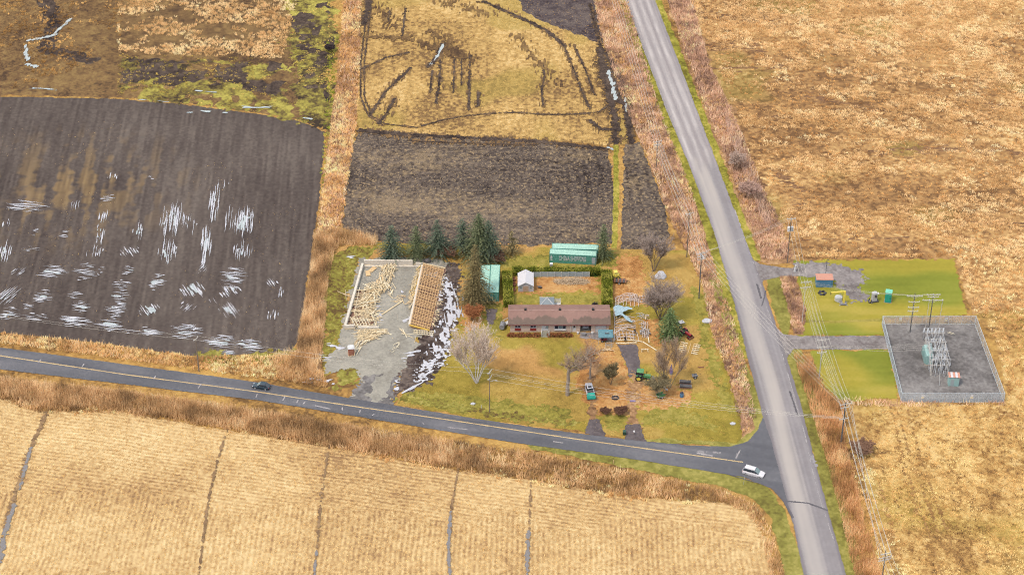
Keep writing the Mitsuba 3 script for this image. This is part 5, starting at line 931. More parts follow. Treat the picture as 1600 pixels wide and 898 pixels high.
boards(8, [c4(470, 540), c4(500, 540), c4(480, 590), c4(450, 580)], (1.0, 2.0), 'white stick lying on the bare gravel before the site', 'sticks on the gravel', .5, .1, ('lumber_pale',), (.07, .12))
boards(5, [c4(500, 480), c4(530, 470), c4(620, 530), c4(600, 545)], (2.5, 4.0), 'long board lying in front of the gap of the foundation', 'boards before the gap', -.9, .15, ('lumber', 'lumber_pale'), spread=.5)
boards(10, [cs(1020, 250), cs(1060, 260), cs(1010, 560), cs(960, 700), cs(950, 560)], (.8, 2.4), 'offcut dropped on the mud right of the timber lattice', 'offcuts on the mud', None, .15, ('lumber', 'lumber_old'))
boards(3, [cs(45, 440), cs(110, 450), cs(110, 500), cs(50, 500)], (3.5, 4.5), 'long board leaning over the left foundation wall', 'boards over the left wall', -.5, .3, ('lumber', 'lumber_old'), spread=.7)
for (a, b, l) in [(cs(425, 660), cs(640, 520), 'very long board lying diagonally across the gravel floor'), (cs(250, 158), cs(440, 182), 'long plank lying along the inside of the back wall, left piece'), (cs(450, 185), cs(830, 150), 'long plank lying along the inside of the back wall, right piece'), (cs(848, 145), cs(1065, 195), 'long plank along the back edge of the timber lattice'), (cs(160, 795), cs(60, 800), 'short plank at the front left foot of the foundation')]:
    A, B_ = g(*a), g(*b); k = thing('long_plank', l, 'plank', (A + B_) / 2); d = (B_ - A) / 2; scene[k] = mikit.ply(_world(MB().bar((*-d, .25), (*d, .3), .28, .14), k), 'mat_lumber')
for (x, y, a, l) in [(290, 245, .1, 'plywood sheet lying flat in the back left corner of the site'), (335, 205, -.6, 'plywood sheet askew near the back wall')]: single('plywood_sheet', MB().box((0, 0, .3), (1.25, 2.3, .05), a), 'plywood', l, 'plywood sheet', g(*cs(x, y)))
sp = MB()                                                       # splintered offcuts and laths, too many and too small to pick apart
for poly, n_, ang, zz in [([cs(285, 360), cs(420, 330), cs(400, 470), cs(330, 700), cs(150, 700), cs(190, 520)], 420, None, .9), ([cs(430, 165), cs(570, 165), cs(550, 260), cs(480, 420), cs(390, 470), cs(390, 330)], 330, 1.5, .9), ([cs(800, 190), cs(832, 190), cs(760, 470), cs(700, 640), cs(690, 560), cs(735, 340)], 170, 1.3, .7), ([cs(180, 815), cs(440, 805), cs(480, 845), cs(330, 910), cs(250, 960), cs(215, 930)], 260, .5, .5), ([cs(130, 640), cs(400, 620), cs(400, 780), cs(110, 785)], 160, None, .5), ([cs(1010, 250), cs(1065, 250), cs(1000, 700), cs(930, 800)], 70, None, .15)]:
    q = scatter(poly, n_ * 1.6 / abs(shapely.Polygon(G(poly)).area))[:int(n_ * .8)]
    for c0 in q:
        a = rng.random() * 3.14 if ang is None else ang + rng.normal() * .55; L = .4 + 1.6 * rng.random(); d = np.array([math.cos(a), math.sin(a), (rng.random() - .5) * .5]) * L / 2; c3_ = np.array([*c0, abs(d[2]) + .08 + zz * rng.random()]); sp.bar(c3_ - d, c3_ + d, .05 + .08 * rng.random(), .04)
stuff('lumber_scraps', sp.arrays(), 'lumber', 'splintered offcuts and laths strewn over the lumber heaps of the building site', 'scraps')
k = thing('portable_toilet', 'portable toilet with a white roof and red brown cabin at the front of the site', 'portable toilet', g(549, 553), .15)
part(k, 'cabin', MB().rbox((0, 0, 1.05), (1.5, 1.4, 2.1), .05), 'sand_red'); part(k, 'roof', MB().hull([(sx * .85, sy * .8, 2.1) for sx in (-1, 1) for sy in (-1, 1)] + [(sx * .6, sy * .55, 2.45) for sx in (-1, 1) for sy in (-1, 1)]), 'white_paint')
d_ = part(k, 'door', MB().box((0, -.73, 1.0), (.9, .05, 1.8)), 'sand_red', 'closed cabin door'); part(d_, 'handle', MB().box((.3, -.78, 1.0), (.06, .05, .2)), 'black'); part(k, 'skid', MB().box((0, 0, .05), (1.7, 1.6, .1)), 'lumber_old')
for i, (x, y, l) in enumerate([(668, 409, 'dark tarp covered heap behind the right corner of the foundation')]):
    single('tarp_heap', MB().ball((0, 0, .1), 1, 2, (1.0, .8, .9)), 'dark_grey', l, 'tarp heap', g(x, y))
# ---------------------------------------------------------------- vehicles
def wheel(k, x, y, r, w, hub='silver', nm='wheel'):
    t = part(k, nm, MB().tube((x, y - w / 2, r), (x, y + w / 2, r), r, r, 18), 'tyre', smooth=40)
    s = 1 if y > 0 else -1
    part(t, 'rim', MB().tube((x, y + s * (w / 2 - .01), r), (x, y + s * (w / 2 + .015), r), r * .62, r * .58, 14), hub)
def car(name, label, cat, loc, yaw, L, W, H, paintm, van=False, group=None):
    """faces +x"""
    k = thing(name, label, cat, loc, yaw, group)
    wl = .60 * H if not van else .56 * H
    def loft(stations):
        """stations: (x, half width, z low, z high) -> hull pieces between neighbours"""
        m = MB()
        for a, b in zip(stations[:-1], stations[1:]):
            p = []
            for x, hw, z0, z1 in (a, b):
                for s in (-1, 1): p += [(x, s * hw * .96, z0), (x, s * hw, z0 + (z1 - z0) * .35), (x, s * hw * .98, z0 + (z1 - z0) * .75), (x, s * hw * .86, z1)]
            m.hull(p)
        return m
    hw = W / 2; b = L / 2
    body = loft([(-b, hw * .82, .35, wl * .9), (-b + .15, hw * .95, .22, wl), (-b * .55, hw, .2, wl + .02), (b * .25, hw, .2, wl), (b * .55, hw * .99, .2, wl * .95), (b - .35, hw * .93, .22, wl * .82), (b - .05, hw * .78, .3, wl * .66)])
    part(k, 'body', body, paintm)
    if van: st = [(-b + .12, hw * .86, wl, wl + .05), (-b + .35, hw * .84, wl, H - .04), (-b * .2, hw * .84, wl, H), (b * .15, hw * .83, wl, H - .03), (b * .52, hw * .8, wl - .03, wl + .04)]
    else: st = [(-b + .25, hw * .84, wl, wl + .04), (-b * .62, hw * .8, wl, H - .08), (-b * .2, hw * .79, wl, H), (b * .05, hw * .78, wl, H - .03), (b * .42, hw * .8, wl - .04, wl + .03)]
    cab = part(k, 'cabin', loft(st), 'dark_glass', 'dark glazed cabin')
    r0, r1 = st[1][0] + .12, st[3][0] - .05
    part(k, 'roof', MB().rbox(((r0 + r1) / 2, 0, H - .005), (r1 - r0, W * .70, .07), .03), paintm)
    for x in ([r0 - .02, (r0 + r1) / 2, r1 + .1] if not van else [r0 - .02, -b * .15, r1 + .12]):
        for s in (-1, 1): part(k, 'pillar', MB().bar((x - .05, s * hw * .845, wl - .02), (x, s * hw * .74, H - .05), .09, .05), paintm)
    f = st[3]; e = st[4]
    part(k, 'windscreen', MB().hull([(f[0] + .08, s * hw * .68, H - .07) for s in (-1, 1)] + [(e[0] + .02, s * hw * .74, wl + .03) for s in (-1, 1)] + [(f[0] + .04, s * hw * .68, H - .1) for s in (-1, 1)]), 'pale_glass')
    for s in (-1, 1):
        part(k, 'headlight', MB().rbox((b - .16, s * hw * .66, wl * .66), (.22, .34, .16), .03), 'lamp_glass'); part(k, 'tail_light', MB().rbox((-b + .04, s * hw * .74, wl * .8), (.1, .26, .22), .03), 'light_red'); part(k, 'mirror', MB().rbox((f[0] + .35, s * (hw + .08), wl + .1), (.12, .2, .14), .03), paintm)
    for x in (-b * .6, b * .62):
        for s in (-1, 1): wheel(k, x, s * (hw - .12), .33, .22)
    part(k, 'front_bumper', MB().rbox((b - .05, 0, .42), (.14, W * .72, .2), .04), 'dark_grey'); part(k, 'rear_bumper', MB().rbox((-b + .02, 0, .42), (.14, W * .76, .2), .04), 'dark_grey')
    part(k, 'number_plate', MB().box((-b - .06, 0, .5), (.02, .4, .12)), 'silver')
    return k
ra = math.atan2(ROAD[1], ROAD[0])
car('parked_car', 'dark blue hatchback on the north lane of the cross road', 'car', g(408.5, 605.5), ra + math.pi, 4.3, 1.8, 1.5, 'car_dark')
van_yaw = math.atan2(*(g(1194, 744) - g(1161, 735))[::-1])
k = car('minivan', 'white minivan with roof rails waiting at the road junction', 'van', g(1177.5, 740.5), van_yaw, 5.1, 2.0, 1.75, 'car_white', True)
for s in (-1, 1): part(k, 'roof_rail', MB().bar((-1.9, s * .62, 1.8), (.35, s * .62, 1.8), .06), 'silver')
car('garage_car', 'pale car parked inside the open bay of the bungalow garage', 'car', g(915, 519) + np.array([0, 3.0]), -math.pi / 2, 4.2, 1.75, 1.35, 'car_white')
for k_ in [x for x in list(scene) if x.startswith('garage_car')]: pass
# pickup with teal cover
k = thing('pickup_truck', 'white pickup with a teal covered tail parked on the orange lawn', 'pickup truck', g(921.5, 613.5), math.radians(96))
bd = MB()
for a, b in [((-2.75, .9, .4, 1.0), (-.3, .95, .4, 1.02)), ((-.3, .95, .4, 1.02), (1.25, .95, .4, 1.05)), ((1.25, .95, .4, 1.05), (2.6, .85, .45, .98))]:
    bd.hull([(x, s * w * (1 if z == z0 else .96), z) for x, w, z0, z1 in (a, b) for s in (-1, 1) for z in (z0, z1)])
part(k, 'body', bd, 'car_white')
part(k, 'cabin', MB().hull([(x, s * w, z) for x, w, z in [(-.55, .85, 1.0), (1.5, .85, 1.02), (-.4, .72, 1.75), (.8, .72, 1.75)] for s in (-1, 1)]), 'dark_glass', 'dark glazed cabin')
part(k, 'roof', MB().rbox((.2, 0, 1.77), (1.35, 1.42, .08), .03), 'car_white'); part(k, 'sunroof', MB().box((.15, 0, 1.825), (.7, .85, .02)), 'dark_glass')
part(k, 'bonnet', MB().rbox((2.0, 0, 1.03), (1.0, 1.5, .08), .03), 'car_white')
part(k, 'bed', MB().box((-1.2, 0, 1.06), (1.5, 1.55, .05)), 'dark_grey', 'dark open load bed'); part(k, 'tail_cover', MB().hull([(-2.95, -1.05, .95), (-2.95, 1.05, .95), (-1.7, -1.0, 1.1), (-1.7, 1.0, 1.1), (-2.7, -.8, 1.55), (-2.7, .8, 1.55), (-1.9, -.8, 1.55), (-1.9, .8, 1.55), (-3.05, -1.0, .5), (-3.05, 1.0, .5)]), 'teal_bright', 'teal cover over the tail of the bed')
for s in (-1, 1):
    part(k, 'bed_side', MB().box((-1.2, s * .86, 1.12), (1.7, .12, .2)), 'car_white'); part(k, 'headlight', MB().rbox((2.58, s * .6, .8), (.1, .3, .18), .03), 'lamp_glass')
    for x in (-1.7, 1.75): wheel(k, x, s * .85, .38, .26)
# green tractor
k = thing('farm_tractor', 'green tractor with yellow wheels parked at the end of the dark drive', 'tractor', g(1003, 592), math.radians(-8))
part(k, 'bonnet', MB().rbox((1.25, 0, 1.15), (1.7, .75, .75), .1), 'green_paint'); part(k, 'chassis', MB().box((.5, 0, .75), (3.0, .5, .4)), 'dark_grey')
cb = part(k, 'cabin', MB().rbox((-.45, 0, 1.75), (1.3, 1.35, 1.35), .1), 'dark_glass'); part(k, 'cabin_roof', MB().rbox((-.45, 0, 2.52), (1.7, 1.65, .25), .1), 'green_paint', 'green cab roof')
for s in (-1, 1):
    part(k, 'fender', MB().rbox((-.75, s * .82, 1.55), (1.3, .4, .12), .05), 'green_paint'); wheel(k, -.75, s * .95, .82, .42, 'yellow', 'rear_wheel'); wheel(k, 1.6, s * .75, .5, .28, 'yellow', 'front_wheel')
    part(k, 'loader_arm', MB().bar((-.1, s * .55, 1.35), (2.5, s * .55, .7), .12, .18), 'green_paint')
part(k, 'loader_bucket', MB().hull([(2.5, -.9, .1), (2.5, .9, .1), (2.5, -.9, .75), (2.5, .9, .75), (3.1, -.9, .1), (3.1, .9, .1)]), 'mid_grey'); part(k, 'exhaust', MB().tube((1.1, .3, 1.5), (1.1, .3, 2.4), .06), 'black')
# red tractor and grey implement
k = thing('red_tractor', 'old red tractor without cab behind the grey green spruce', 'tractor', g(1071, 524), math.radians(-48))
part(k, 'bonnet', MB().rbox((.9, 0, 1.05), (1.9, .6, .6), .1), 'red'); part(k, 'chassis', MB().box((.2, 0, .7), (2.9, .45, .4)), 'dark_grey'); part(k, 'seat', MB().rbox((-.75, 0, 1.3), (.45, .5, .12), .04).rbox((-.98, 0, 1.52), (.1, .5, .4), .04), 'black'); part(k, 'steering_wheel', MB().tube((-.15, 0, 1.5), (-.1, 0, 1.56), .22, .22, 12), 'black')
for s in (-1, 1): wheel(k, -.75, s * .8, .72, .38, 'red', 'rear_wheel'); wheel(k, 1.5, s * .6, .42, .22, 'red', 'front_wheel'); part(k, 'fender', MB().rbox((-.75, s * .72, 1.45), (1.0, .35, .1), .04), 'red')
part(k, 'exhaust', MB().tube((.9, .2, 1.3), (.9, .2, 2.0), .05), 'black'); part(k, 'front_blade', MB().box((2.15, 0, .4), (.1, 1.7, .6)), 'rust')
k = thing('hay_rake', 'grey farm machine parked behind the red tractor', 'farm machine', g(1064, 510), .4)
part(k, 'frame', MB().bar((-1.2, 0, .8), (1.2, 0, .8), .12).bar((-.9, -.8, .6), (.9, .8, .9), .1).bar((.3, 0, .8), (.3, 0, 2.0), .1), 'mid_grey'); part(k, 'hopper', MB().hull([(-.7, -.6, 1.5), (.7, -.6, 1.5), (.7, .6, 1.5), (-.7, .6, 1.5), (0, 0, .6)]), 'silver')
for s in (-1, 1): wheel(k, -.5, s * .85, .45, .2)
k = thing('pallet_stack', 'pallets of pale timber slats lying below the red tractor', 'pallet stack', g(1077, 545), -.25)
for r_ in range(6):
    for j in range(2): part(k, 'slat', MB().box((-1.7 + .02 * r_ + 3.3 * (j - .5) + 1.65, -1.9 + .75 * r_, .28 + .04 * j), (1.55 if j else 1.7, .22, .05)), 'lumber_pale' if (r_ + j) % 2 else 'lumber')
for x in (-1.6, -.8, 0, .8, 1.5): part(k, 'runner', MB().box((x, 0, .13), (.12, 4.2, .22)), 'lumber_warm')
# yellow machine with dark trailer
k = thing('mini_loader', 'small yellow loader standing at the edge of the leaf covered ground by the right hedge', 'loader', g(962, 434.5), .1)
part(k, 'body', MB().rbox((0, 0, 1.0), (1.6, 1.1, .9), .12), 'yellow'); part(k, 'cage', MB().bar((-.5, -.5, 1.4), (-.5, -.5, 2.1), .08).bar((-.5, .5, 1.4), (-.5, .5, 2.1), .08).bar((.3, -.5, 1.4), (.3, -.5, 2.1), .08).bar((.3, .5, 1.4), (.3, .5, 2.1), .08).box((-.1, 0, 2.13), (1.0, 1.15, .07)), 'yellow'); part(k, 'boom', MB().bar((.3, .6, 1.5), (1.3, .6, .6), .12).bar((.3, -.6, 1.5), (1.3, -.6, .6), .12), 'yellow')
for x in (-.5, .5):
    for s in (-1, 1): wheel(k, x, s * .65, .42, .28, 'yellow')
k = thing('flat_trailer', 'dark low trailer right beside the yellow loader', 'trailer', g(969, 441.5), -.1)
for i in range(7): part(k, 'deck_board', MB().box((-1.4 + .47 * i, 0, .7), (.42, 1.6, .07)), 'dark_grey' if i % 2 else 'rust')
part(k, 'frame', MB().bar((-1.6, -.7, .6), (1.6, -.7, .6), .1).bar((-1.6, .7, .6), (1.6, .7, .6), .1).bar((1.6, 0, .6), (2.5, 0, .55), .1), 'black')
for s in (-1, 1): wheel(k, -.2, s * .9, .35, .2)
part(k, 'side_rail', MB().bar((-1.6, -.75, 1.2), (1.6, -.75, 1.2), .07).bar((-1.6, -.75, .7), (-1.6, -.75, 1.2), .07).bar((1.6, -.75, .7), (1.6, -.75, 1.2), .07), 'black')
# white covered heap: a lumpy sheet
m = trimesh.creation.icosphere(4, 1.0); v = m.vertices.copy(); v = v * (1 + .35 * (meshkit.fbm(v * 2.2, 3, 5)[:, None] - .5)) * np.array([1.25, 1.3, 1.7]); v[:, 2] = np.maximum(v[:, 2], 0) ; v[:, 0] *= 1 + .25 * (1 - np.clip(v[:, 2], 0, 1))
single('covered_heap', MB().add(v, m.faces), 'snow', 'white sheet covered heap under the bushy bare tree', 'covered heap', g(1032.5, 432.5), smooth=True)
# blue canopy, mower below, odds and ends in front of the garage
k = thing('canopy_tent', 'blue grey canopy on thin legs in front of the closed garage door', 'canopy', g(946.5, 536.5) + np.array([0, 1.2]), 0)
part(k, 'canopy', MB().hull([(-1.85, -1.5, 2.2), (1.85, -1.5, 2.2), (1.85, 1.5, 2.3), (-1.85, 1.5, 2.3), (-1.2, 0, 2.75), (1.2, 0, 2.75), (-1.9, -1.55, 2.0), (1.9, -1.55, 2.0)]), 'canopy_blue')
part(k, 'vent_flap', MB().box((.3, -.5, 2.69), (1.1, .35, .05)), 'dark_grey')
for sx in (-1, 1):
    for sy in (-1, 1): part(k, 'leg', MB().tube((sx * 1.8, sy * 1.45, 0), (sx * 1.8, sy * 1.45, 2.2), .04), 'white_paint')
k = thing('ride_mower', 'red riding mower under the blue canopy', 'mower', g(944, 535) + np.array([0, .6]), .1)
part(k, 'body', MB().rbox((.3, 0, .65), (.9, .7, .5), .1).rbox((-.5, 0, .5), (.8, .8, .25), .06), 'red'); part(k, 'seat', MB().rbox((-.45, 0, .8), (.4, .45, .3), .06), 'black')
for x, r_ in ((-.5, .3), (.6, .2)):
    for s in (-1, 1): wheel(k, x, s * .45, r_, .2)
k = thing('wire_crate', 'pale grey wire crate on the ground below the canopy edge', 'crate', g(951, 541.5), .2)
for z in (.05, .5, 1.0): part(k, 'rail', MB().bar((-.8, -.5, z), (.8, -.5, z), .05).bar((-.8, .5, z), (.8, .5, z), .05).bar((-.8, -.5, z), (-.8, .5, z), .05).bar((.8, -.5, z), (.8, .5, z), .05), 'steel')
for i in range(7): part(k, 'wire', MB().bar((-.8 + .27 * i, -.5, 0), (-.8 + .27 * i, -.5, 1.0), .035).bar((-.8 + .27 * i, .5, 0), (-.8 + .27 * i, .5, 1.0), .035), 'steel')
boards(7, [(938, 545), (962, 546), (960, 551), (936, 549)], (1.2, 3.0), 'old board dropped on the leaves before the canopy', 'old boards before the canopy', .0, .2, ('lumber_old', 'lumber'), spread=.5)
for i, (x, l) in enumerate([(903, 'white bucket beside the left garage opening'), (925.5, 'white bucket beside the pillar between the garage openings')]): single('bucket', MB().tube((0, 0, 0), (0, 0, .5), .24, .3, 12).tube((0, 0, .5), (0, 0, .56), .32, .32, 12), 'white_paint', l, 'bucket', g(x, 521.5))
single('hose_reel_bin', MB().rbox((0, 0, .4), (.9, .7, .8), .08).box((0, 0, .84), (1.0, .8, .08)), 'mid_grey', 'grey bin on the apron beside the open garage bay', 'bin', g(912, 524.5))
# ---------------------------------------------------------------- collapsed hoop shelter: bent pale pipes, torn blue grey sheet
cc = lambda x, y: (940 + x / 7.48, 440 + y / 7.48)
k = thing('collapsed_shelter', 'collapsed shelter of bent pale pipes beside the bungalow', 'collapsed shelter', g(982, 500)); o_ = place[k][0][:2]
def hoop(a, b, rise, sag=0.0, r=.075, lean=0.0, nm='hoop', lab=None, mat='pipe', n=12):
    A, B_ = g(*cc(*a)) - o_, g(*cc(*b)) - o_; t = np.linspace(0, 1, n)[:, None]; p = A * (1 - t) + B_ * t; z = .12 + rise * np.sin(np.pi * t) ** .8 + (rng.random((n, 1)) - .5) * sag
    p = p + np.array([0, 1.0]) * lean * np.sin(np.pi * t) + (rng.random((n, 2)) - .5) * sag
    part(k, nm, MB().path(np.hstack([p, np.maximum(z, .08)]), r, 5), mat, lab)
for i in range(6): hoop((150 + 3 * i, 300 - 22 * i), (440 - 4 * i, 250 - 18 * i), .9 - .08 * i, .25, lean=.6)
for i in range(7): hoop((160 + 45 * i, 185 + 3 * i), (155 + 42 * i + rng.random() * 30, 300), .5, .2, nm='purlin')
for i in range(5): hoop((310 + 22 * i, 150), (330 + 22 * i, 230), .4, .3, nm='purlin')
for i in range(4): hoop((445 + 34 * i, 165), (450 + 34 * i, 250), .25, .05, nm='strut')
for i in range(3): hoop((440, 180 + 32 * i), (560, 175 + 34 * i), .2, .05, nm='strut')
for i in range(8): hoop((150, 440 + 34 * i), (395 - 5 * (i % 3), 420 + 34 * i + 10 * (i % 2)), .35 + .25 * (i % 3), .3, lean=.4)
for i in range(6): hoop((150 + 6 * i, 480 + 34 * i), (400, 470 + 40 * i), .25, .25, r=.06, mat='steel')
for i in range(7): hoop((165 + 40 * i, 590), (170 + 40 * i + rng.random() * 25, 690), .25, .3, nm='purlin')
for i in range(6): hoop((400 + 10 * i, 380 + 40 * i), (520, 400 + 46 * i), .6, .35, r=.06, mat='steel')
for i in range(4): hoop((470 + 22 * i, 470), (480 + 20 * i, 660), .5, .3, nm='purlin')
for i in range(2): hoop((145 + 5 * i, 330), (150, 700), .25, .15, nm='base_rail')
hoop((165, 590), (400, 530), .6, .1, r=.11, nm='ridge_pipe'); hoop((180, 688), (470, 705), .3, .05, r=.11, nm='ridge_pipe', mat='lumber_pale')
for (pts, lab) in [([(130, 340), (200, 318), (330, 340), (385, 365), (300, 378), (250, 410), (330, 480), (360, 520), (300, 500), (220, 430), (160, 455), (150, 400)], 'torn blue grey sheet hanging in the upper pipes'), ([(270, 460), (350, 500), (360, 525), (310, 515)], 'strip of blue grey sheet sagging in the middle')]:
    P = G([cc(*q) for q in pts]) - o_; X, Y = grid(*P.min(0), *P.max(0), .25); f = sdf_poly(P, X, Y) + (nfb(X, Y, .8, 61) - .5) * 1.2; v, fa = march(f, X, Y, 0); v[:, 2] = .5 + 1.1 * nfb(v[:, 0], v[:, 1], .45, 62) + .3 * nfb(v[:, 0], v[:, 1], 1.6, 63); part(k, 'torn_sheet', MB().add(v, fa), 'blue_tarp', lab, smooth=True)
def heap(a, w, n, lab, nm, mats, z=.5, L=(.4, 1.3)):
    kk = thing(nm, lab, 'scrap heap', g(*cc(*a)))
    for i in range(n):
        c0 = (rng.random(3) - .5) * [w, w, 0] + [0, 0, .1 + rng.random() * z]; d = rng.normal(size=3) * [1, 1, .4]; d *= (L[0] + rng.random() * (L[1] - L[0])) / 2 / np.linalg.norm(d); part(kk, 'scrap_piece', MB().bar(np.maximum(c0 - d, [-9, -9, .03]), np.maximum(c0 + d, [-9, -9, .05]), .06 + .2 * (rng.random() < .25), .06), mats[i % len(mats)])
heap((510, 600), 2.6, 34, 'scrap heap of grey panels and pipes at the right end of the collapsed shelter', 'scrap_heap', ('steel', 'mid_grey', 'pipe', 'dark_grey')); heap((490, 420), 2.4, 24, 'small scrap heap near the upper right corner of the collapsed shelter', 'scrap_heap', ('steel', 'pipe', 'lumber_old'))
for a, b, l in [((165, 725), (415, 718), 'pale beam across the top of the dark drive'), ((480, 705), (640, 808), 'long pale board pointing from the shelter into the yard'), ((540, 620), (555, 720), 'upright looking pale board at the right end of the shelter')]:
    A, B_ = g(*cc(*a)), g(*cc(*b)); kk = thing('long_board', l, 'board', (A + B_) / 2); d = (B_ - A) / 2; scene[kk] = mikit.ply(_world(MB().bar((*-d, .15), (*d, .2), .2, .12), kk), 'mat_lumber_pale')
k = thing('sawhorse', 'small pale wooden trestle lying on the grass right of the dark drive', 'trestle', g(1007.5, 548.5), .05)
part(k, 'beam', MB().bar((-.9, 0, .6), (.9, 0, .6), .14), 'lumber_pale')
for sx in (-.7, .7):
    for sy in (-.4, .4): part(k, 'leg', MB().bar((sx, 0, .6), (sx * 1.1, sy, 0), .1), 'lumber_pale')
# ---------------------------------------------------------------- people
import manifold3d as m3
def ball(p, r): return m3.Manifold.sphere(r, 14).translate(list(p))
def bone(a, ra_, b, rb_): return m3.Manifold.batch_hull([ball(a, ra_), ball(b, rb_)])
def person(label, loc, yaw, arm_l, arm_r, coat, legs, stoop=.08):
    k = thing('person', label, 'person', loc, yaw)
    hip = np.array([0, 0, .93]); ch = np.array([stoop, 0, 1.32]); nk = np.array([stoop * 1.4, 0, 1.5]); hd = np.array([stoop * 1.9, 0, 1.64])
    torso = bone(hip, .155, ch, .17) + bone(ch + [0, .12, .08], .085, ch + [0, -.12, .08], .085) + bone(nk, .06, hd, .065)
    body = torso + ball(hd, .1) + bone(hd + [.02, 0, -.05], .075, hd + [0, 0, .05], .1) + bone(hd + [.095, 0, -.01], .012, hd + [.115, 0, -.03], .014) + ball(hd + [0, .1, -.01], .025) + ball(hd + [0, -.1, -.01], .025)
    trousers, sleeves = None, None
    for s, st in ((1, .18), (-1, -.12)):
        h_ = hip + [0, s * .09, -.03]; kn = np.array([st * .6 + .03, s * .11, .49]); an = np.array([st, s * .12, .09]); L_ = bone(h_, .1, kn, .065) + bone(kn, .065, an, .045); body += L_ + bone(an, .05, an + [.17, 0, -.05], .035)
    for s, (el, ha) in ((1, arm_l), (-1, arm_r)):
        sh = ch + [0, s * .2, .08]; el, ha = np.array(el), np.array(ha); d = (ha - el) / np.linalg.norm(ha - el); body += bone(sh, .062, el, .046) + bone(el, .046, ha, .032) + bone(ha, .034, ha + d * .07, .03)
        n_ = np.cross(d, [0, 0, 1.0]); n_ /= np.linalg.norm(n_) + 1e-6
        for q, ln in zip((-1.5, -.5, .5, 1.5), (.07, .08, .075, .06)): b0 = ha + d * .09 + n_ * q * .016; body += bone(b0, .009, b0 + d * ln * .6 + [0, 0, -.01], .008) + bone(b0 + d * ln * .6 + [0, 0, -.01], .008, b0 + d * ln + [0, 0, -.03], .007)
        body += bone(ha + n_ * s * .03, .011, ha + d * .05 + n_ * s * .06, .009)
    mm = body.refine_to_length(.04).to_mesh(); tm = trimesh.Trimesh(mm.vert_properties[:, :3], mm.tri_verts); trimesh.smoothing.filter_taubin(tm, iterations=8)
    part(k, 'body', MB().mesh(tm), 'skin', smooth=True)
    jk = bone(hip + [0, 0, .02], .175, ch, .19) + bone(ch + [0, .15, .08], .1, ch + [0, -.15, .08], .1)
    for s, (el, ha) in ((1, arm_l), (-1, arm_r)): jk += bone(ch + [0, s * .2, .08], .085, np.array(el), .066) + bone(np.array(el), .066, np.array(el) + (np.array(ha) - np.array(el)) * .85, .05)
    def cloth(man, nm, mat): a = man.refine_to_length(.05).to_mesh(); t_ = trimesh.Trimesh(a.vert_properties[:, :3], a.tri_verts); trimesh.smoothing.filter_taubin(t_, iterations=6); part(k, nm, MB().mesh(t_), mat, smooth=True)
    cloth(jk, 'jacket', coat)
    tr = bone(hip + [0, .05, 0], .16, hip + [0, -.05, 0], .16)
    for s, st in ((1, .18), (-1, -.12)): kn = np.array([st * .6 + .03, s * .11, .49]); an = np.array([st, s * .12, .14]); tr += bone(hip + [0, s * .09, -.03], .12, kn, .085) + bone(kn, .085, an, .065)
    cloth(tr, 'trousers', legs)
    for s, st in ((1, .18), (-1, -.12)): a = np.array([st, s * .12, .06]); cloth(bone(a, .06, a + [.18, 0, -.01], .05), 'shoe', 'black')
    cloth(bone(hd + [-.02, 0, .03], .108, hd + [-.01, 0, .06], .1), 'hair', 'hair')
person('person in dark clothes standing at the front edge of the collapsed shelter', g(977, 534), 1.9, ((.15, .28, 1.1), (.4, .2, 1.1)), ((.12, -.27, 1.1), (.38, -.18, 1.0)), 'cloth_dark', 'cloth_dark')
person('person in dark clothes among the pipes, farther back and to the right', g(992.3, 522), 3.6, ((.05, .28, 1.08), (.15, .3, .82)), ((.2, -.26, 1.15), (.45, -.2, 1.2)), 'cloth_blue', 'cloth_dark')
# ---------------------------------------------------------------- junk in the right front yard
cj = lambda x, y: (900 + x / 7.27, 540 + y / 7.27)
k = thing('closed_parasol', 'closed purple parasol standing under the tall bare tree', 'parasol', g(*cj(1078, 325)))
part(k, 'pole', MB().tube((0, 0, 0), (0, 0, 3.3), .04), 'white_paint'); part(k, 'base', MB().tube((0, 0, 0), (0, 0, .12), .4, .35, 14), 'concrete_dark')
cp = MB()
for i in range(8): a0, a1 = i * PI / 4, (i + 1) * PI / 4; am = (a0 + a1) / 2; cp.hull([(.5 * math.cos(a0), .5 * math.sin(a0), .7), (.5 * math.cos(a1), .5 * math.sin(a1), .7), (.42 * math.cos(am), .42 * math.sin(am), .55), (.33 * math.cos(am), .33 * math.sin(am), 1.8), (0, 0, 3.35), (0, 0, .8)])
part(k, 'canopy', cp, 'purple')
for i, (x, y, l) in enumerate([(1240, 428, 'dark rusty roller, upper one of the pair'), (1245, 478, 'dark rusty roller, lower one of the pair')]):
    k = thing('land_roller', l, 'roller', g(*cj(x, y)), -.1); part(k, 'drum', MB().tube((-1.35, 0, .5), (1.35, 0, .5), .5, .5, 18), 'dark_grey', smooth=40)
    for s in (-1, 1): part(k, 'end_plate', MB().tube((s * 1.35, 0, .5), (s * 1.42, 0, .5), .53, .53, 18), 'lumber_old' if i == 0 else 'mid_grey'); part(k, 'bracket', MB().bar((s * 1.5, 0, .5), (s * 1.5, -.75, .5), .08), 'rust')
    part(k, 'draw_bar', MB().bar((-1.5, -.75, .5), (1.5, -.75, .5), .08), 'rust')
k = thing('hand_cart', 'small grey two wheeled cart above the rollers in the yard', 'cart', g(*cj(1348, 362)), .2)
part(k, 'tray', MB().box((0, 0, .6), (1.3, .9, .08)).box((0, .45, .75), (1.3, .05, .3)).box((0, -.45, .75), (1.3, .05, .3)), 'mid_grey'); part(k, 'handle', MB().bar((.65, 0, .6), (1.5, 0, 1.0), .06).bar((-.1, 0, .7), (-.1, 0, 1.5), .06), 'dark_grey')
for s in (-1, 1): wheel(k, 0, s * .55, .38, .1)
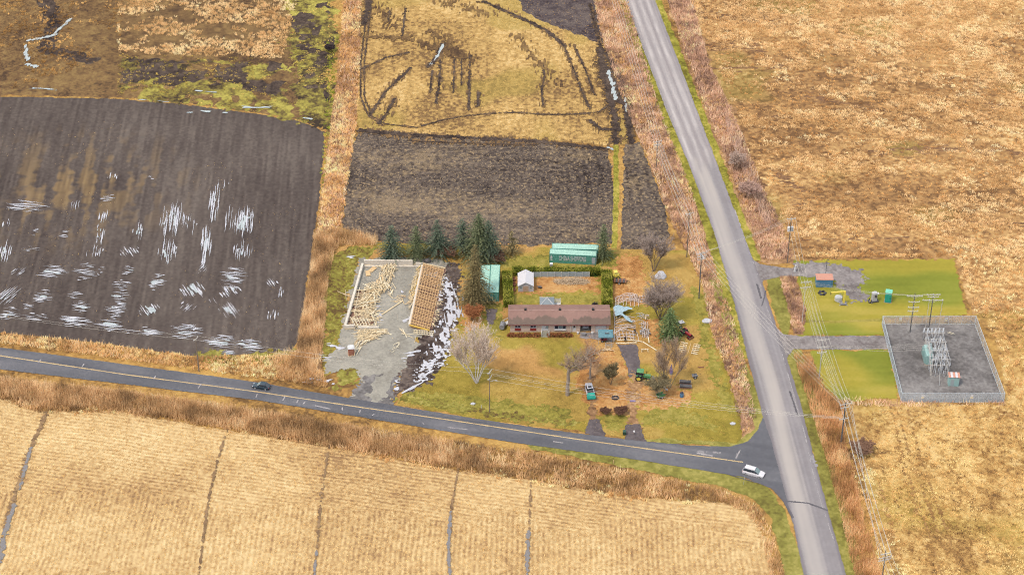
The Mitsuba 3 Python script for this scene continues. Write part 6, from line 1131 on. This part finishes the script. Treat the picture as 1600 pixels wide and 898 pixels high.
k = thing('blue_barrel', 'blue plastic barrel in front of the rollers', 'barrel', g(*cj(1200, 580))); part(k, 'barrel', MB().tube((0, 0, 0), (0, 0, .35), .42, .48, 16).tube((0, 0, .35), (0, 0, .85), .48, .48, 16).tube((0, 0, .85), (0, 0, 1.2), .48, .4, 16), 'blue', smooth=40); part(k, 'lid', MB().tube((0, 0, 1.2), (0, 0, 1.27), .42, .42, 16), 'cloth_blue')
k = thing('utility_trailer', 'small green trailer under the low bare thicket', 'trailer', g(*cj(960, 585)), .5)
part(k, 'box', MB().box((0, 0, .62), (1.9, 1.2, .08)).box((0, .6, .85), (1.9, .06, .45)).box((0, -.6, .85), (1.9, .06, .45)).box((-.95, 0, .85), (.06, 1.2, .45)), 'green_paint'); part(k, 'draw_bar', MB().bar((.95, 0, .55), (1.9, 0, .45), .08), 'dark_grey')
for s in (-1, 1): wheel(k, 0, s * .72, .34, .16)
for i, (x, y, l) in enumerate([(1005, 480, 'white garden chair beside the green trailer, upper one'), (1030, 515, 'white garden chair beside the green trailer, lower one')]):
    k = thing('garden_chair', l, 'chair', g(*cj(x, y)), .3 + i); part(k, 'seat', MB().rbox((0, 0, .44), (.55, .55, .06), .02), 'white_paint'); part(k, 'backrest', MB().rbox((-.26, 0, .75), (.06, .55, .6), .02), 'white_paint')
    for sx in (-.22, .22):
        for sy in (-.22, .22): part(k, 'leg', MB().bar((sx, sy, 0), (sx, sy, .42), .05), 'white_paint')
k = thing('fire_pit', 'dark metal fire pit ring with a grille on the orange lawn', 'fire pit', g(*cj(445, 600))); rg = MB()
for i in range(12): a = i * PI / 6; rg.box((.8 * math.cos(a), .55 * math.sin(a), .25), (.42, .12, .5), a + PI / 2)
part(k, 'ring', rg, 'dark_grey'); part(k, 'grille', MB().bar((-.7, 0, .55), (.7, 0, .55), .05).bar((0, -.5, .55), (0, .5, .55), .05), 'mid_grey'); part(k, 'grate_post', MB().bar((-.7, 0, .5), (-.7, 0, 1.3), .06).bar((.6, .1, .5), (.6, .1, 1.0), .06), 'black')
single('scrap_plate', MB().rbox((0, 0, .15), (1.3, .6, .25), .06), 'purple', 'flat dull purple thing lying between the two house drives', 'scrap', g(*cj(645, 632)))
single('scrap_plate', MB().rbox((0, 0, .2), (1.4, .2, .3), .05), 'rust', 'rusty iron bar lying right of the hand cart', 'scrap', g(*cj(1420, 250)))
k = thing('wheelie_bin', 'dark green wheeled rubbish bin at the roadside between the house drives', 'rubbish bin', g(975.5, 678.5)); part(k, 'bin', MB().hull([(sx * .3, sy * .33, .12) for sx in (-1, 1) for sy in (-1, 1)] + [(sx * .36, sy * .42, 1.0) for sx in (-1, 1) for sy in (-1, 1)]), 'dark_green'); part(k, 'lid', MB().rbox((0, 0, 1.06), (.78, .9, .1), .04), 'dark_green')
for s in (-1, 1): part(k, 'wheel', MB().tube((s * .3, .34, .12), (s * .36, .34, .12), .12, .12, 10), 'black')
k = thing('mailbox', 'pale mailbox on a post beside the right house drive', 'mailbox', g(990.5, 679)); part(k, 'post', MB().bar((0, 0, 0), (0, 0, .9), .1), 'pole_wood'); part(k, 'box', MB().box((0, 0, 1.02), (.3, .5, .25)), 'white_paint')
for x, y, l in [(752, 638, 'short white marker post in the grass beside the front lawn'), (958.5, 724, 'short orange marker post south of the cross road')]: single('marker_post', MB().tube((0, 0, 0), (0, 0, 1.0), .08, .07, 8).tube((0, 0, 1.0), (0, 0, 1.15), .08, .02, 8), 'white_paint' if x < 800 else 'lumber_warm', l, 'marker post', g(x, y))
k = thing('road_sign', 'small sign post seen edge on beside the junction south of the white minivan', 'sign', g(1162, 757), 1.5); part(k, 'post', MB().bar((0, 0, 0), (0, 0, 2.4), .07), 'steel'); part(k, 'panel', MB().rbox((0, -.05, 2.1), (.6, .03, .6), .01), 'silver')
for x, y, l, s in [(1145, 662, 'white scrap lying in the grass near the junction', .7), (1105, 502, 'white sheet caught in the west ditch beside the road', 1.3), (739, 631, 'pale stone in the verge left of the marker post', .6)]:
    m = trimesh.creation.icosphere(2, 1.0); v = m.vertices * (1 + .5 * (meshkit.fbm(m.vertices * 2, 2, 3)[:, None] - .5)) * np.array([1, .7, .4]) * s; v[:, 2] = np.maximum(v[:, 2] + .1, 0); single('white_scrap' if s != .6 else 'pale_stone', MB().add(v, m.faces), 'snow', l, 'scrap' if s != .6 else 'stone', g(x, y))
# ---------------------------------------------------------------- utility lot
c5 = lambda x, y: (1180 + x / 5.614, 380 + y / 5.614)
k = thing('site_container', 'blue office container with a rusty pink roof on the gravel pad', 'site container', g(1288, 449) + np.array([0, 1.3]), -.02)
wl = MB(); L, W, H = 4.2, 2.6, 2.35
part(k, 'body', MB().box((0, 0, H / 2), (L, W, H)), 'shed_blue')
for i in range(14): part(k, 'wall_rib', MB().box((-L / 2 + L * (i + .5) / 14, -W / 2 - .02, H / 2), (.1, .05, H - .1)), 'shed_blue')
part(k, 'roof', MB().box((0, 0, H + .05), (L + .2, W + .2, .1)), 'rust_roof')
for i in range(7): part(k, 'roof_rib', MB().box((-L / 2 + L * (i + .5) / 7, 0, H + .12), (.12, W + .15, .05)), 'rust_roof')
d_ = part(k, 'door', MB().box((1.2, -W / 2 - .04, 1.05), (.9, .06, 2.0)), 'shed_blue'); part(d_, 'handle', MB().box((.9, -W / 2 - .09, 1.0), (.08, .05, .2)), 'silver')
k = thing('lamp_post', 'thin dark post behind the blue office container', 'post', g(1289.5, 433)); part(k, 'pole', MB().tube((0, 0, 0), (0, 0, 5.4), .08, .06), 'pole_dark'); part(k, 'head', MB().rbox((.25, 0, 5.4), (.6, .2, .12), .03), 'dark_grey')
k = thing('tyre_planter', 'dark ring of old tyres on the lawn below the blue container', 'tyre ring', g(*c5(587, 440)))
for i in range(6): a = i * PI / 3; part(k, 'tyre', MB().tube((.75 * math.cos(a), .75 * math.sin(a), 0), (.75 * math.cos(a), .75 * math.sin(a), .28), .38, .38, 12), 'tyre' if i % 2 else 'dark_grey')
k = thing('yellow_boom', 'yellow boom crane with a bent arm on a grey base on the lawn', 'crane', g(*c5(772, 535)), 0.0)
part(k, 'base', MB().rbox((0, 0, .35), (1.6, 1.3, .5), .1), 'mid_grey'); part(k, 'outrigger', MB().bar((-1.1, -.7, .1), (1.1, .7, .1), .15).bar((-1.1, .7, .1), (1.1, -.7, .1), .15), 'silver'); part(k, 'mast', MB().bar((.05, 0, .5), (.1, 0, 4.0), .5, .5), 'yellow'); part(k, 'arm', MB().bar((.25, 0, 4.0), (-3.4, -.2, 3.75), .3, .4), 'yellow'); part(k, 'tip', MB().tube((-3.4, -.2, 3.75), (-3.5, -.2, 3.2), .12, .08), 'dark_grey'); part(k, 'cylinder', MB().tube((-.3, .1, 2.3), (-1.4, 0, 3.7), .09), 'silver')
k = thing('fuel_tank', 'pale round tank beside the yellow boom', 'tank', g(*c5(728, 500))); part(k, 'tank', MB().tube((0, 0, .1), (0, 0, 1.1), .95, .95, 20), 'white_paint', smooth=40); part(k, 'top', MB().tube((0, 0, 1.1), (0, 0, 1.35), .95, .3, 20), 'silver')
k = thing('silver_machine', 'upright silver machine with a round drum standing on the lawn', 'machine', g(*c5(1040, 512)), .2)
part(k, 'base', MB().rbox((-.2, 0, .3), (2.6, 1.2, .35), .06), 'dark_grey'); part(k, 'body', MB().rbox((0, 0, 1.7), (1.3, 1.1, 2.6), .15), 'silver'); part(k, 'drum', MB().tube((0, -.65, 2.1), (.1, -.5, 2.1), .4, .45, 16), 'dark_grey'); part(k, 'hopper', MB().hull([(.3, -.4, 2.2), (1.1, -.4, 2.6), (1.1, .4, 2.6), (.3, .4, 2.2), (.3, 0, 1.6)]), 'white_paint'); part(k, 'post', MB().bar((-1.2, -.4, .4), (-1.1, -.4, 1.3), .15), 'yellow')
for s in (-1, 1): wheel(k, -.8, s * .65, .32, .2)
k = thing('teal_cabinet', 'tall teal transformer cabinet on the lawn right of the silver machine', 'cabinet', g(*c5(1163, 508)), -.25)
part(k, 'body', MB().rbox((0, 0, 1.55), (1.6, 1.5, 3.0), .08), 'teal_bright'); part(k, 'top', MB().rbox((0, 0, 3.12), (1.75, 1.65, .2), .05), 'teal_top'); part(k, 'door', MB().box((0, -.77, 1.5), (1.3, .05, 2.5)), 'teal_bright'); part(k, 'plinth', MB().box((0, 0, .04), (1.9, 1.8, .1)), 'concrete_dark'); part(k, 'handle', MB().box((.5, -.82, 1.5), (.08, .06, .4)), 'black')
single('guard_post', MB().tube((0, 0, 0), (.15, 0, 2.2), .3, .16, 10), 'white_paint', 'leaning white guard post at the mouth of the gravel drive', 'post', g(1241.5, 424.5))
# fence of the substation yard: posts, rails, woven wire
k = thing('substation_fence', 'tall chain link fence around the grey substation yard', 'fence', YARD.mean(0)); o_ = place[k][0][:2]; FH = 2.7
cor = YARD - o_
for s in range(4):
    A, B_ = cor[s], cor[(s + 1) % 4]; L = np.linalg.norm(B_ - A); d = (B_ - A) / L; n = int(L / 3)
    for i in range(n):
        q = A + d * L * i / n; part(k, 'post', MB().tube((*q, 0), (*q, FH + .05), .05 if i else .08, None, 6), 'galvanised')
    for z in (.12, FH): part(k, 'rail', MB().tube((*A, z), (*B_, z), .045, None, 5), 'galvanised')
    mb = MB(); st_ = np.arange(-FH, L, .18); V_, F_ = [], []
    for sl in (1, -1):
        a = st_; lo = np.clip(a, 0, L); hi = np.clip(a + FH, 0, L); ok = hi - lo > .05; a, lo, hi = a[ok], lo[ok], hi[ok]; z0, z1 = lo - a, hi - a
        if sl < 0: z0, z1 = FH - z0, FH - z1
        p0 = np.column_stack([A + np.outer(lo, d), z0]); p1 = np.column_stack([A + np.outer(hi, d), z1]); w = np.array([d[0], d[1], 0]) * .024
        m_ = len(a); V_.append(np.vstack([p0 - w, p0 + w, p1 + w, p1 - w])); i = np.arange(m_); F_.append(np.vstack([np.stack([i, i + m_, i + 2 * m_], 1), np.stack([i, i + 2 * m_, i + 3 * m_], 1)]))
    mb.add(V_[0], F_[0]); mb.add(V_[1] + np.array([-d[1], d[0], 0]) * .012, F_[1])
    part(k, 'wire_mesh', mb, 'galvanised', kind='stuff')
for i, (x, y, al, l) in enumerate([(1405.7, 507.5, 0, 'white warning sign on the back fence, left one'), (1477, 507.5, 0, 'white warning sign on the back fence, right one'), (1440.5, 628, 1, 'white warning sign on the front fence, left one'), (1517, 628, 1, 'white warning sign on the front fence, right one')]):
    kk = thing('warning_sign', l, 'sign', g(x, y)); part(kk, 'panel', MB().box((0, -.1, 1.75), (.75, .05, 1.15)), 'white_paint'); part(kk, 'stripe', MB().box((0, -.135, 1.5), (.5, .02, .2)), 'number_yellow')
k = thing('control_hut', 'small blue grey control hut with a striped rusty roof in the substation yard', 'hut', g(1489.5, 603.4) + np.array([0, .8]), -.06)
part(k, 'wall', MB().box((0, 0, 1.4), (2.5, 1.7, 2.8)), 'transformer')
for i in range(5): part(k, 'roof_sheet', MB().box((-1.12 + .56 * i, 0, 2.88 + .02 * (i % 2)), (.54, 2.1, .09)), ['rust_roof', 'shed_roof'][i % 2])
part(k, 'door', MB().box((-.35, -.88, 1.1), (.8, .05, 2.0)), 'tarp_grey')
# lattice of the switchgear
k = thing('switchgear', 'crowded steel switchgear frame full of white insulators in the middle of the yard', 'switchgear', g(1464, 574)); F_ = MB()
W2, D2 = 2.0, 8.0
cols = [(sx * W2, y) for sx in (-1, 0, 1) for y in (-3.5, 0, 3.5, 7)]
for x, y in cols: part(k, 'column', MB().bar((x, y, 0), (x, y, 5.4), .08), 'cross_arm')
for z in (3.4, 5.2):
    for y in (-3.5, 0, 3.5, 7): part(k, 'cross_beam', MB().bar((-W2 - .4, y, z), (W2 + .4, y, z), .09), 'cross_arm')
    for sx in (-1, 0, 1): part(k, 'long_beam', MB().bar((sx * W2, -3.9, z), (sx * W2, 7.4, z), .08), 'silver')
for i in range(5): x = -1.8 + .9 * i; part(k, 'busbar', MB().tube((x, -3.8, 5.0 + .7 * (i % 3)), (x, 7.2, 5.0 + .7 * (i % 3)), .05, None, 6), 'silver')
for i in range(120):
    x, y, z = -2.3 + 4.6 * rng.random(), -3.8 + 11 * rng.random(), [1.2, 2.4, 3.46, 3.6, 5.26][i % 5]; mb = MB()
    if i % 5 in (2, 4): y = [-3.5, 0, 3.5, 7][i % 4]
    else: mb.tube((x, y, 0), (x, y, z), .05, .04, 5)
    for j in range(4): mb.tube((x, y, z + .2 * j), (x, y, z + .2 * j + .12), .15 - .02 * j, .09, 7)
    part(k, 'insulator', mb, 'insulator')
for sx in (-1, 1): part(k, 'brace', MB().bar((sx * W2, -3.5, 0), (sx * W2, 0, 3.2), .1).bar((sx * W2, 3.5, 0), (sx * W2, 7, 3.2), .1).bar((sx * W2, 0, 3.2), (sx * W2, 3.5, 5), .09), 'cross_arm')
part(k, 'stay', MB().bar((-.2, -3.6, 5), (-.6, -7.2, .1), .09), 'steel'); part(k, 'ladder', MB().bar((1.7, -3.7, 0), (1.7, -3.7, 6), .06).bar((2.1, -3.7, 0), (2.1, -3.7, 6), .06), 'silver')
k = thing('power_transformer', 'pale teal transformer with cooling fins left of the switchgear', 'transformer', g(1449, 562)); part(k, 'tank', MB().rbox((0, 0, 1.7), (1.7, 4.6, 2.8), .1), 'transformer')
for i in range(11): part(k, 'cooling_fin', MB().box((-1.05, -2.0 + .4 * i, 1.6), (.35, .12, 2.1)), 'transformer')
for i in range(3):
    mb = MB()
    for j in range(5): mb.tube((.2, -1.4 + 1.4 * i, 3.1 + .22 * j), (.2, -1.4 + 1.4 * i, 3.24 + .22 * j), .2 - .02 * j, .1, 8)
    part(k, 'bushing', mb, 'insulator')
part(k, 'conservator', MB().tube((.5, -1.6, 3.6), (.5, 1.6, 3.6), .32, None, 12), 'transformer'); part(k, 'plinth', MB().box((0, 0, .15), (2.2, 5.2, .3)), 'concrete_dark')
k = thing('disconnector_row', 'row of grey switches with white insulators behind the switchgear', 'switch row', g(1457, 531))
for i in range(6):
    x = -2.4 + .95 * i; part(k, 'stand', MB().bar((x, 0, 0), (x, 0, 2.6), .14), 'steel'); mb = MB()
    for j in range(5): mb.tube((x, 0, 2.6 + .22 * j), (x, 0, 2.74 + .22 * j), .2, .12, 8)
    part(k, 'insulator', mb, 'insulator')
part(k, 'beam', MB().bar((-2.7, 0, 2.55), (2.7, 0, 2.55), .15), 'steel'); part(k, 'arm', MB().bar((-2.6, 0, 3.75), (2.6, 0, 3.75), .08).bar((-2.6, .9, 2.0), (2.8, .9, 2.0), .1), 'silver')
single('lean_ladder', MB().bar((0, 0, 0), (1.1, -1.6, .6), .08).bar((.5, .2, 0), (1.6, -1.4, .6), .08).bar((.25, .1, .06), (.8, .2, .06), .06), 'lumber_pale', 'pale ladder lying right of the rear switches in the yard', 'ladder', g(1479.5, 519))
# ---------------------------------------------------------------- poles and lines
def pole(name, label, px, py, H, arms=(), yaw=0.0, mat='pole_wood', r=.16, cat='utility pole', trafo=False):
    """arms: (height, half length, insulators)"""
    k = thing(name, label, cat, g(px, py), yaw); part(k, 'shaft', MB().tube((0, 0, 0), (0, 0, H), r, r * .7, 8), mat); pts = []
    for z, hl, n in arms:
        a = part(k, 'cross_arm', MB().box((0, -.1, z), (2 * hl, .13, .15)), 'cross_arm')
        part(k, 'arm_brace', MB().bar((-hl * .5, -.06, z - .05), (0, -.1, z - .7), .05).bar((hl * .5, -.06, z - .05), (0, -.1, z - .7), .05), 'cross_arm')
        for i in range(n):
            x = -hl * .92 + 2 * hl * .92 * i / max(n - 1, 1); part(a, 'insulator', MB().tube((x, -.1, z + .08), (x, -.1, z + .34), .08, .06, 6), 'insulator')
            c, s = math.cos(yaw), math.sin(yaw); loc = place[k][0]; pts.append(np.array([loc[0] + c * x + s * .1, loc[1] + s * x - c * .1, z + .34]))
    if trafo:
        part(k, 'transformer', MB().tube((-.45, -.1, H - 4.2), (-.45, -.1, H - 2.9), .36, None, 12), 'white_paint'); part(k, 'transformer', MB().tube((.45, -.1, H - 4.2), (.45, -.1, H - 2.9), .36, None, 12), 'silver')
    return k, pts
A_W = math.radians(0)
p1, w1 = pole('utility_pole', 'lone utility pole in the dry grass at the left roadside', 311, 580, 10.4, [(10.0, .9, 2)], math.radians(60))
p2, w2 = pole('utility_pole', 'thin utility pole with a lamp arm in front of the birch clump', 765, 644, 12.6, [(12.2, .9, 2), (10.4, .9, 2)], math.radians(62), r=.12)
part(p2, 'lamp_arm', MB().bar((0, 0, 9.4), (.1, -1.5, 10.2), .08), 'steel'); part(p2, 'lamp', MB().rbox((.12, -1.75, 10.22), (.25, .6, .16), .05), 'lamp_glass')
p3, w3 = pole('utility_pole', 'tall grey pole in the west weeds, upper one above the bushy bare tree', 1073, 402, 14.6, [(13.8, 1.1, 3)], .35)
p4, w4 = pole('utility_pole', 'pole with pale double arms in the west weeds beside the dark ploughed strip', 1025.5, 264, 9.4, [(8.9, 1.2, 4), (8.0, 1.2, 4)], .35)
p5, w5 = pole('utility_pole', 'dark pole crowded with white insulator arms in the west ditch beside the road', 1092, 466, 14.2, [(14.0, 1.5, 4), (13.1, 1.3, 4), (12.3, 1.1, 3)], .35, 'pole_dark')
part(p5, 'side_arm', MB().box((0, -.1, 13.5), (.12, 2.6, .12)).box((.3, .2, 12.7), (.12, 2.2, .12)), 'insulator')
p6, w6 = pole('utility_pole', 'pole with white transformers at the mouth of the gravel drive', 1230, 411, 14.4, [(14.0, 1.15, 3)], .1, trafo=True, r=.15)
p7, w7 = pole('utility_pole', 'pole with two wide pale arms left of the blue office container', 1253, 505, 13.2, [(12.8, 1.35, 4), (11.2, 1.35, 4)], .2, 'cross_arm', r=.1)
p8, w8 = pole('utility_pole', 'grey pole with three arms beside the paved substation drive', 1279.5, 593, 12.6, [(12.2, 1.5, 4), (10.0, 1.3, 4), (8.4, 1.2, 3)], .2, 'steel', r=.14)
p9, w9 = pole('utility_pole', 'dark pole crowded with wires at the lower left corner of the small mown lawn', 1314, 693, 12.4, [(12.0, 1.5, 4), (11.0, 1.2, 3), (7.6, 1.2, 4)], .3, 'pole_dark', r=.2)
p10, w10 = pole('utility_pole', 'pole with three pale arms at the bottom edge of the picture', 1377, 912, 9.8, [(9.0, 1.2, 3), (7.9, 1.5, 4), (7.2, 1.5, 4)], .3, 'pole_wood', r=.18)
pa, wa = pole('line_pole', 'dark pole with four pale arms in the back left of the substation yard', 1421.8, 519, 12.0, [(11.2, 2.0, 3), (9.5, 1.4, 3), (7.8, 1.4, 3), (6.6, 1.3, 3)], 0.0, 'pole_dark', r=.15)
pb, wb = pole('line_pole', 'dark pole with arms over the rear switches of the substation yard', 1451, 514, 11.0, [(10.7, 1.7, 3), (10.0, 1.4, 3), (9.0, 2.6, 4)], 0.0, 'pole_dark', r=.15)
for i, x in enumerate((1446, 1466.5)): kk = thing('steel_mast', ['slim pale mast left of the rear switches', 'slim pale mast right of the rear switches'][i], 'mast', g(x, 513)); part(kk, 'shaft', MB().tube((0, 0, 0), (0, 0, 8.8), .08, .06), 'cross_arm'); part(kk, 'cap', MB().box((0, 0, 8.85), (.3, .3, .1)), 'insulator')
def wire(a, b, label, group, sag=.6, r=.03, mat='cable'):
    n = 14; t = np.linspace(0, 1, n)[:, None]; p = np.array(a) * (1 - t) + np.array(b) * t; p[:, 2:] -= 4 * sag * t * (1 - t)
    k = thing('power_line', label, 'wire', (0, 0), 0, group); scene[k] = mikit.ply(_world(MB().path(p, r, 4), k), 'mat_' + mat)
def span(wa_, wb_, n, label, sag=.8, r=.03):
    for i in range(n): wire(wa_[i % len(wa_)], wb_[i % len(wb_)], label.replace('wires', 'wire', 1), label, sag, r)
far = lambda px, py, z, w=1.2: [np.array([*g(px, py), z]) + np.array([o, 0, 0]) for o in (-w, -w / 3, w / 3, w)]
span(far(944, -20, 9), w4, 4, 'wires along the west weeds from the top edge to the double armed pole'); span(w4[4:], w5, 4, 'wires along the west weeds from the double armed pole to the crowded pole'); span(w4, w3, 3, 'upper wires from the double armed pole to the tall grey pole')
span(w3, w5[4:], 3, 'short wires from the tall grey pole to the crowded ditch pole', .3)
span(w5, w9, 4, 'long wires crossing the main road to the crowded lower pole', 1.0, .035); span(w5, w6, 3, 'thin wires crossing the main road to the transformer pole', .8, .025)
span(w6, w7, 3, 'wires from the transformer pole to the pole by the blue container', .5); span(w7, w8, 8, 'wires from the pole by the blue container to the three armed grey pole', .7)
span(w8, w9, 7, 'wires fanning over the small mown lawn to the crowded pole', .7, .035); span(w9, w10, 7, 'wires along the lower right reeds to the bottom pole', .9, .035)
span(w10, far(1440, 1060, 9), 4, 'wires leaving the bottom pole towards the picture edge', .3)
span(w1, far(-60, 530, 9.5), 2, 'wires from the left roadside pole out of the picture', .7, .02); span(w2, w1, 2, 'long thin wires between the two roadside poles', 1.5, .02); span(w2[2:], w9[7:], 2, 'long thin wires over the front yard to the crowded lower pole', 1.6, .025); span(w2, w9[8:], 2, 'upper thin wires over the front yard to the crowded lower pole', 1.4, .025)
span(wa, w7, 3, 'wires from the dark four armed pole over the mown lawn', .9, .02); span(wa, wb, 3, 'short wires between the two dark substation poles', .2, .025)
sw = [np.array([*g(1452, 574 - 4 * i), 5.6]) for i in range(4)]; span(sw, w8[4:], 4, 'wires from the switchgear over the fence to the grey pole', .8, .025)
print('tris', sum(len(meshkit.WRITTEN[d['filename']][1]) for d in scene.values() if d.get('type') == 'ply'), 'entries', len(scene))
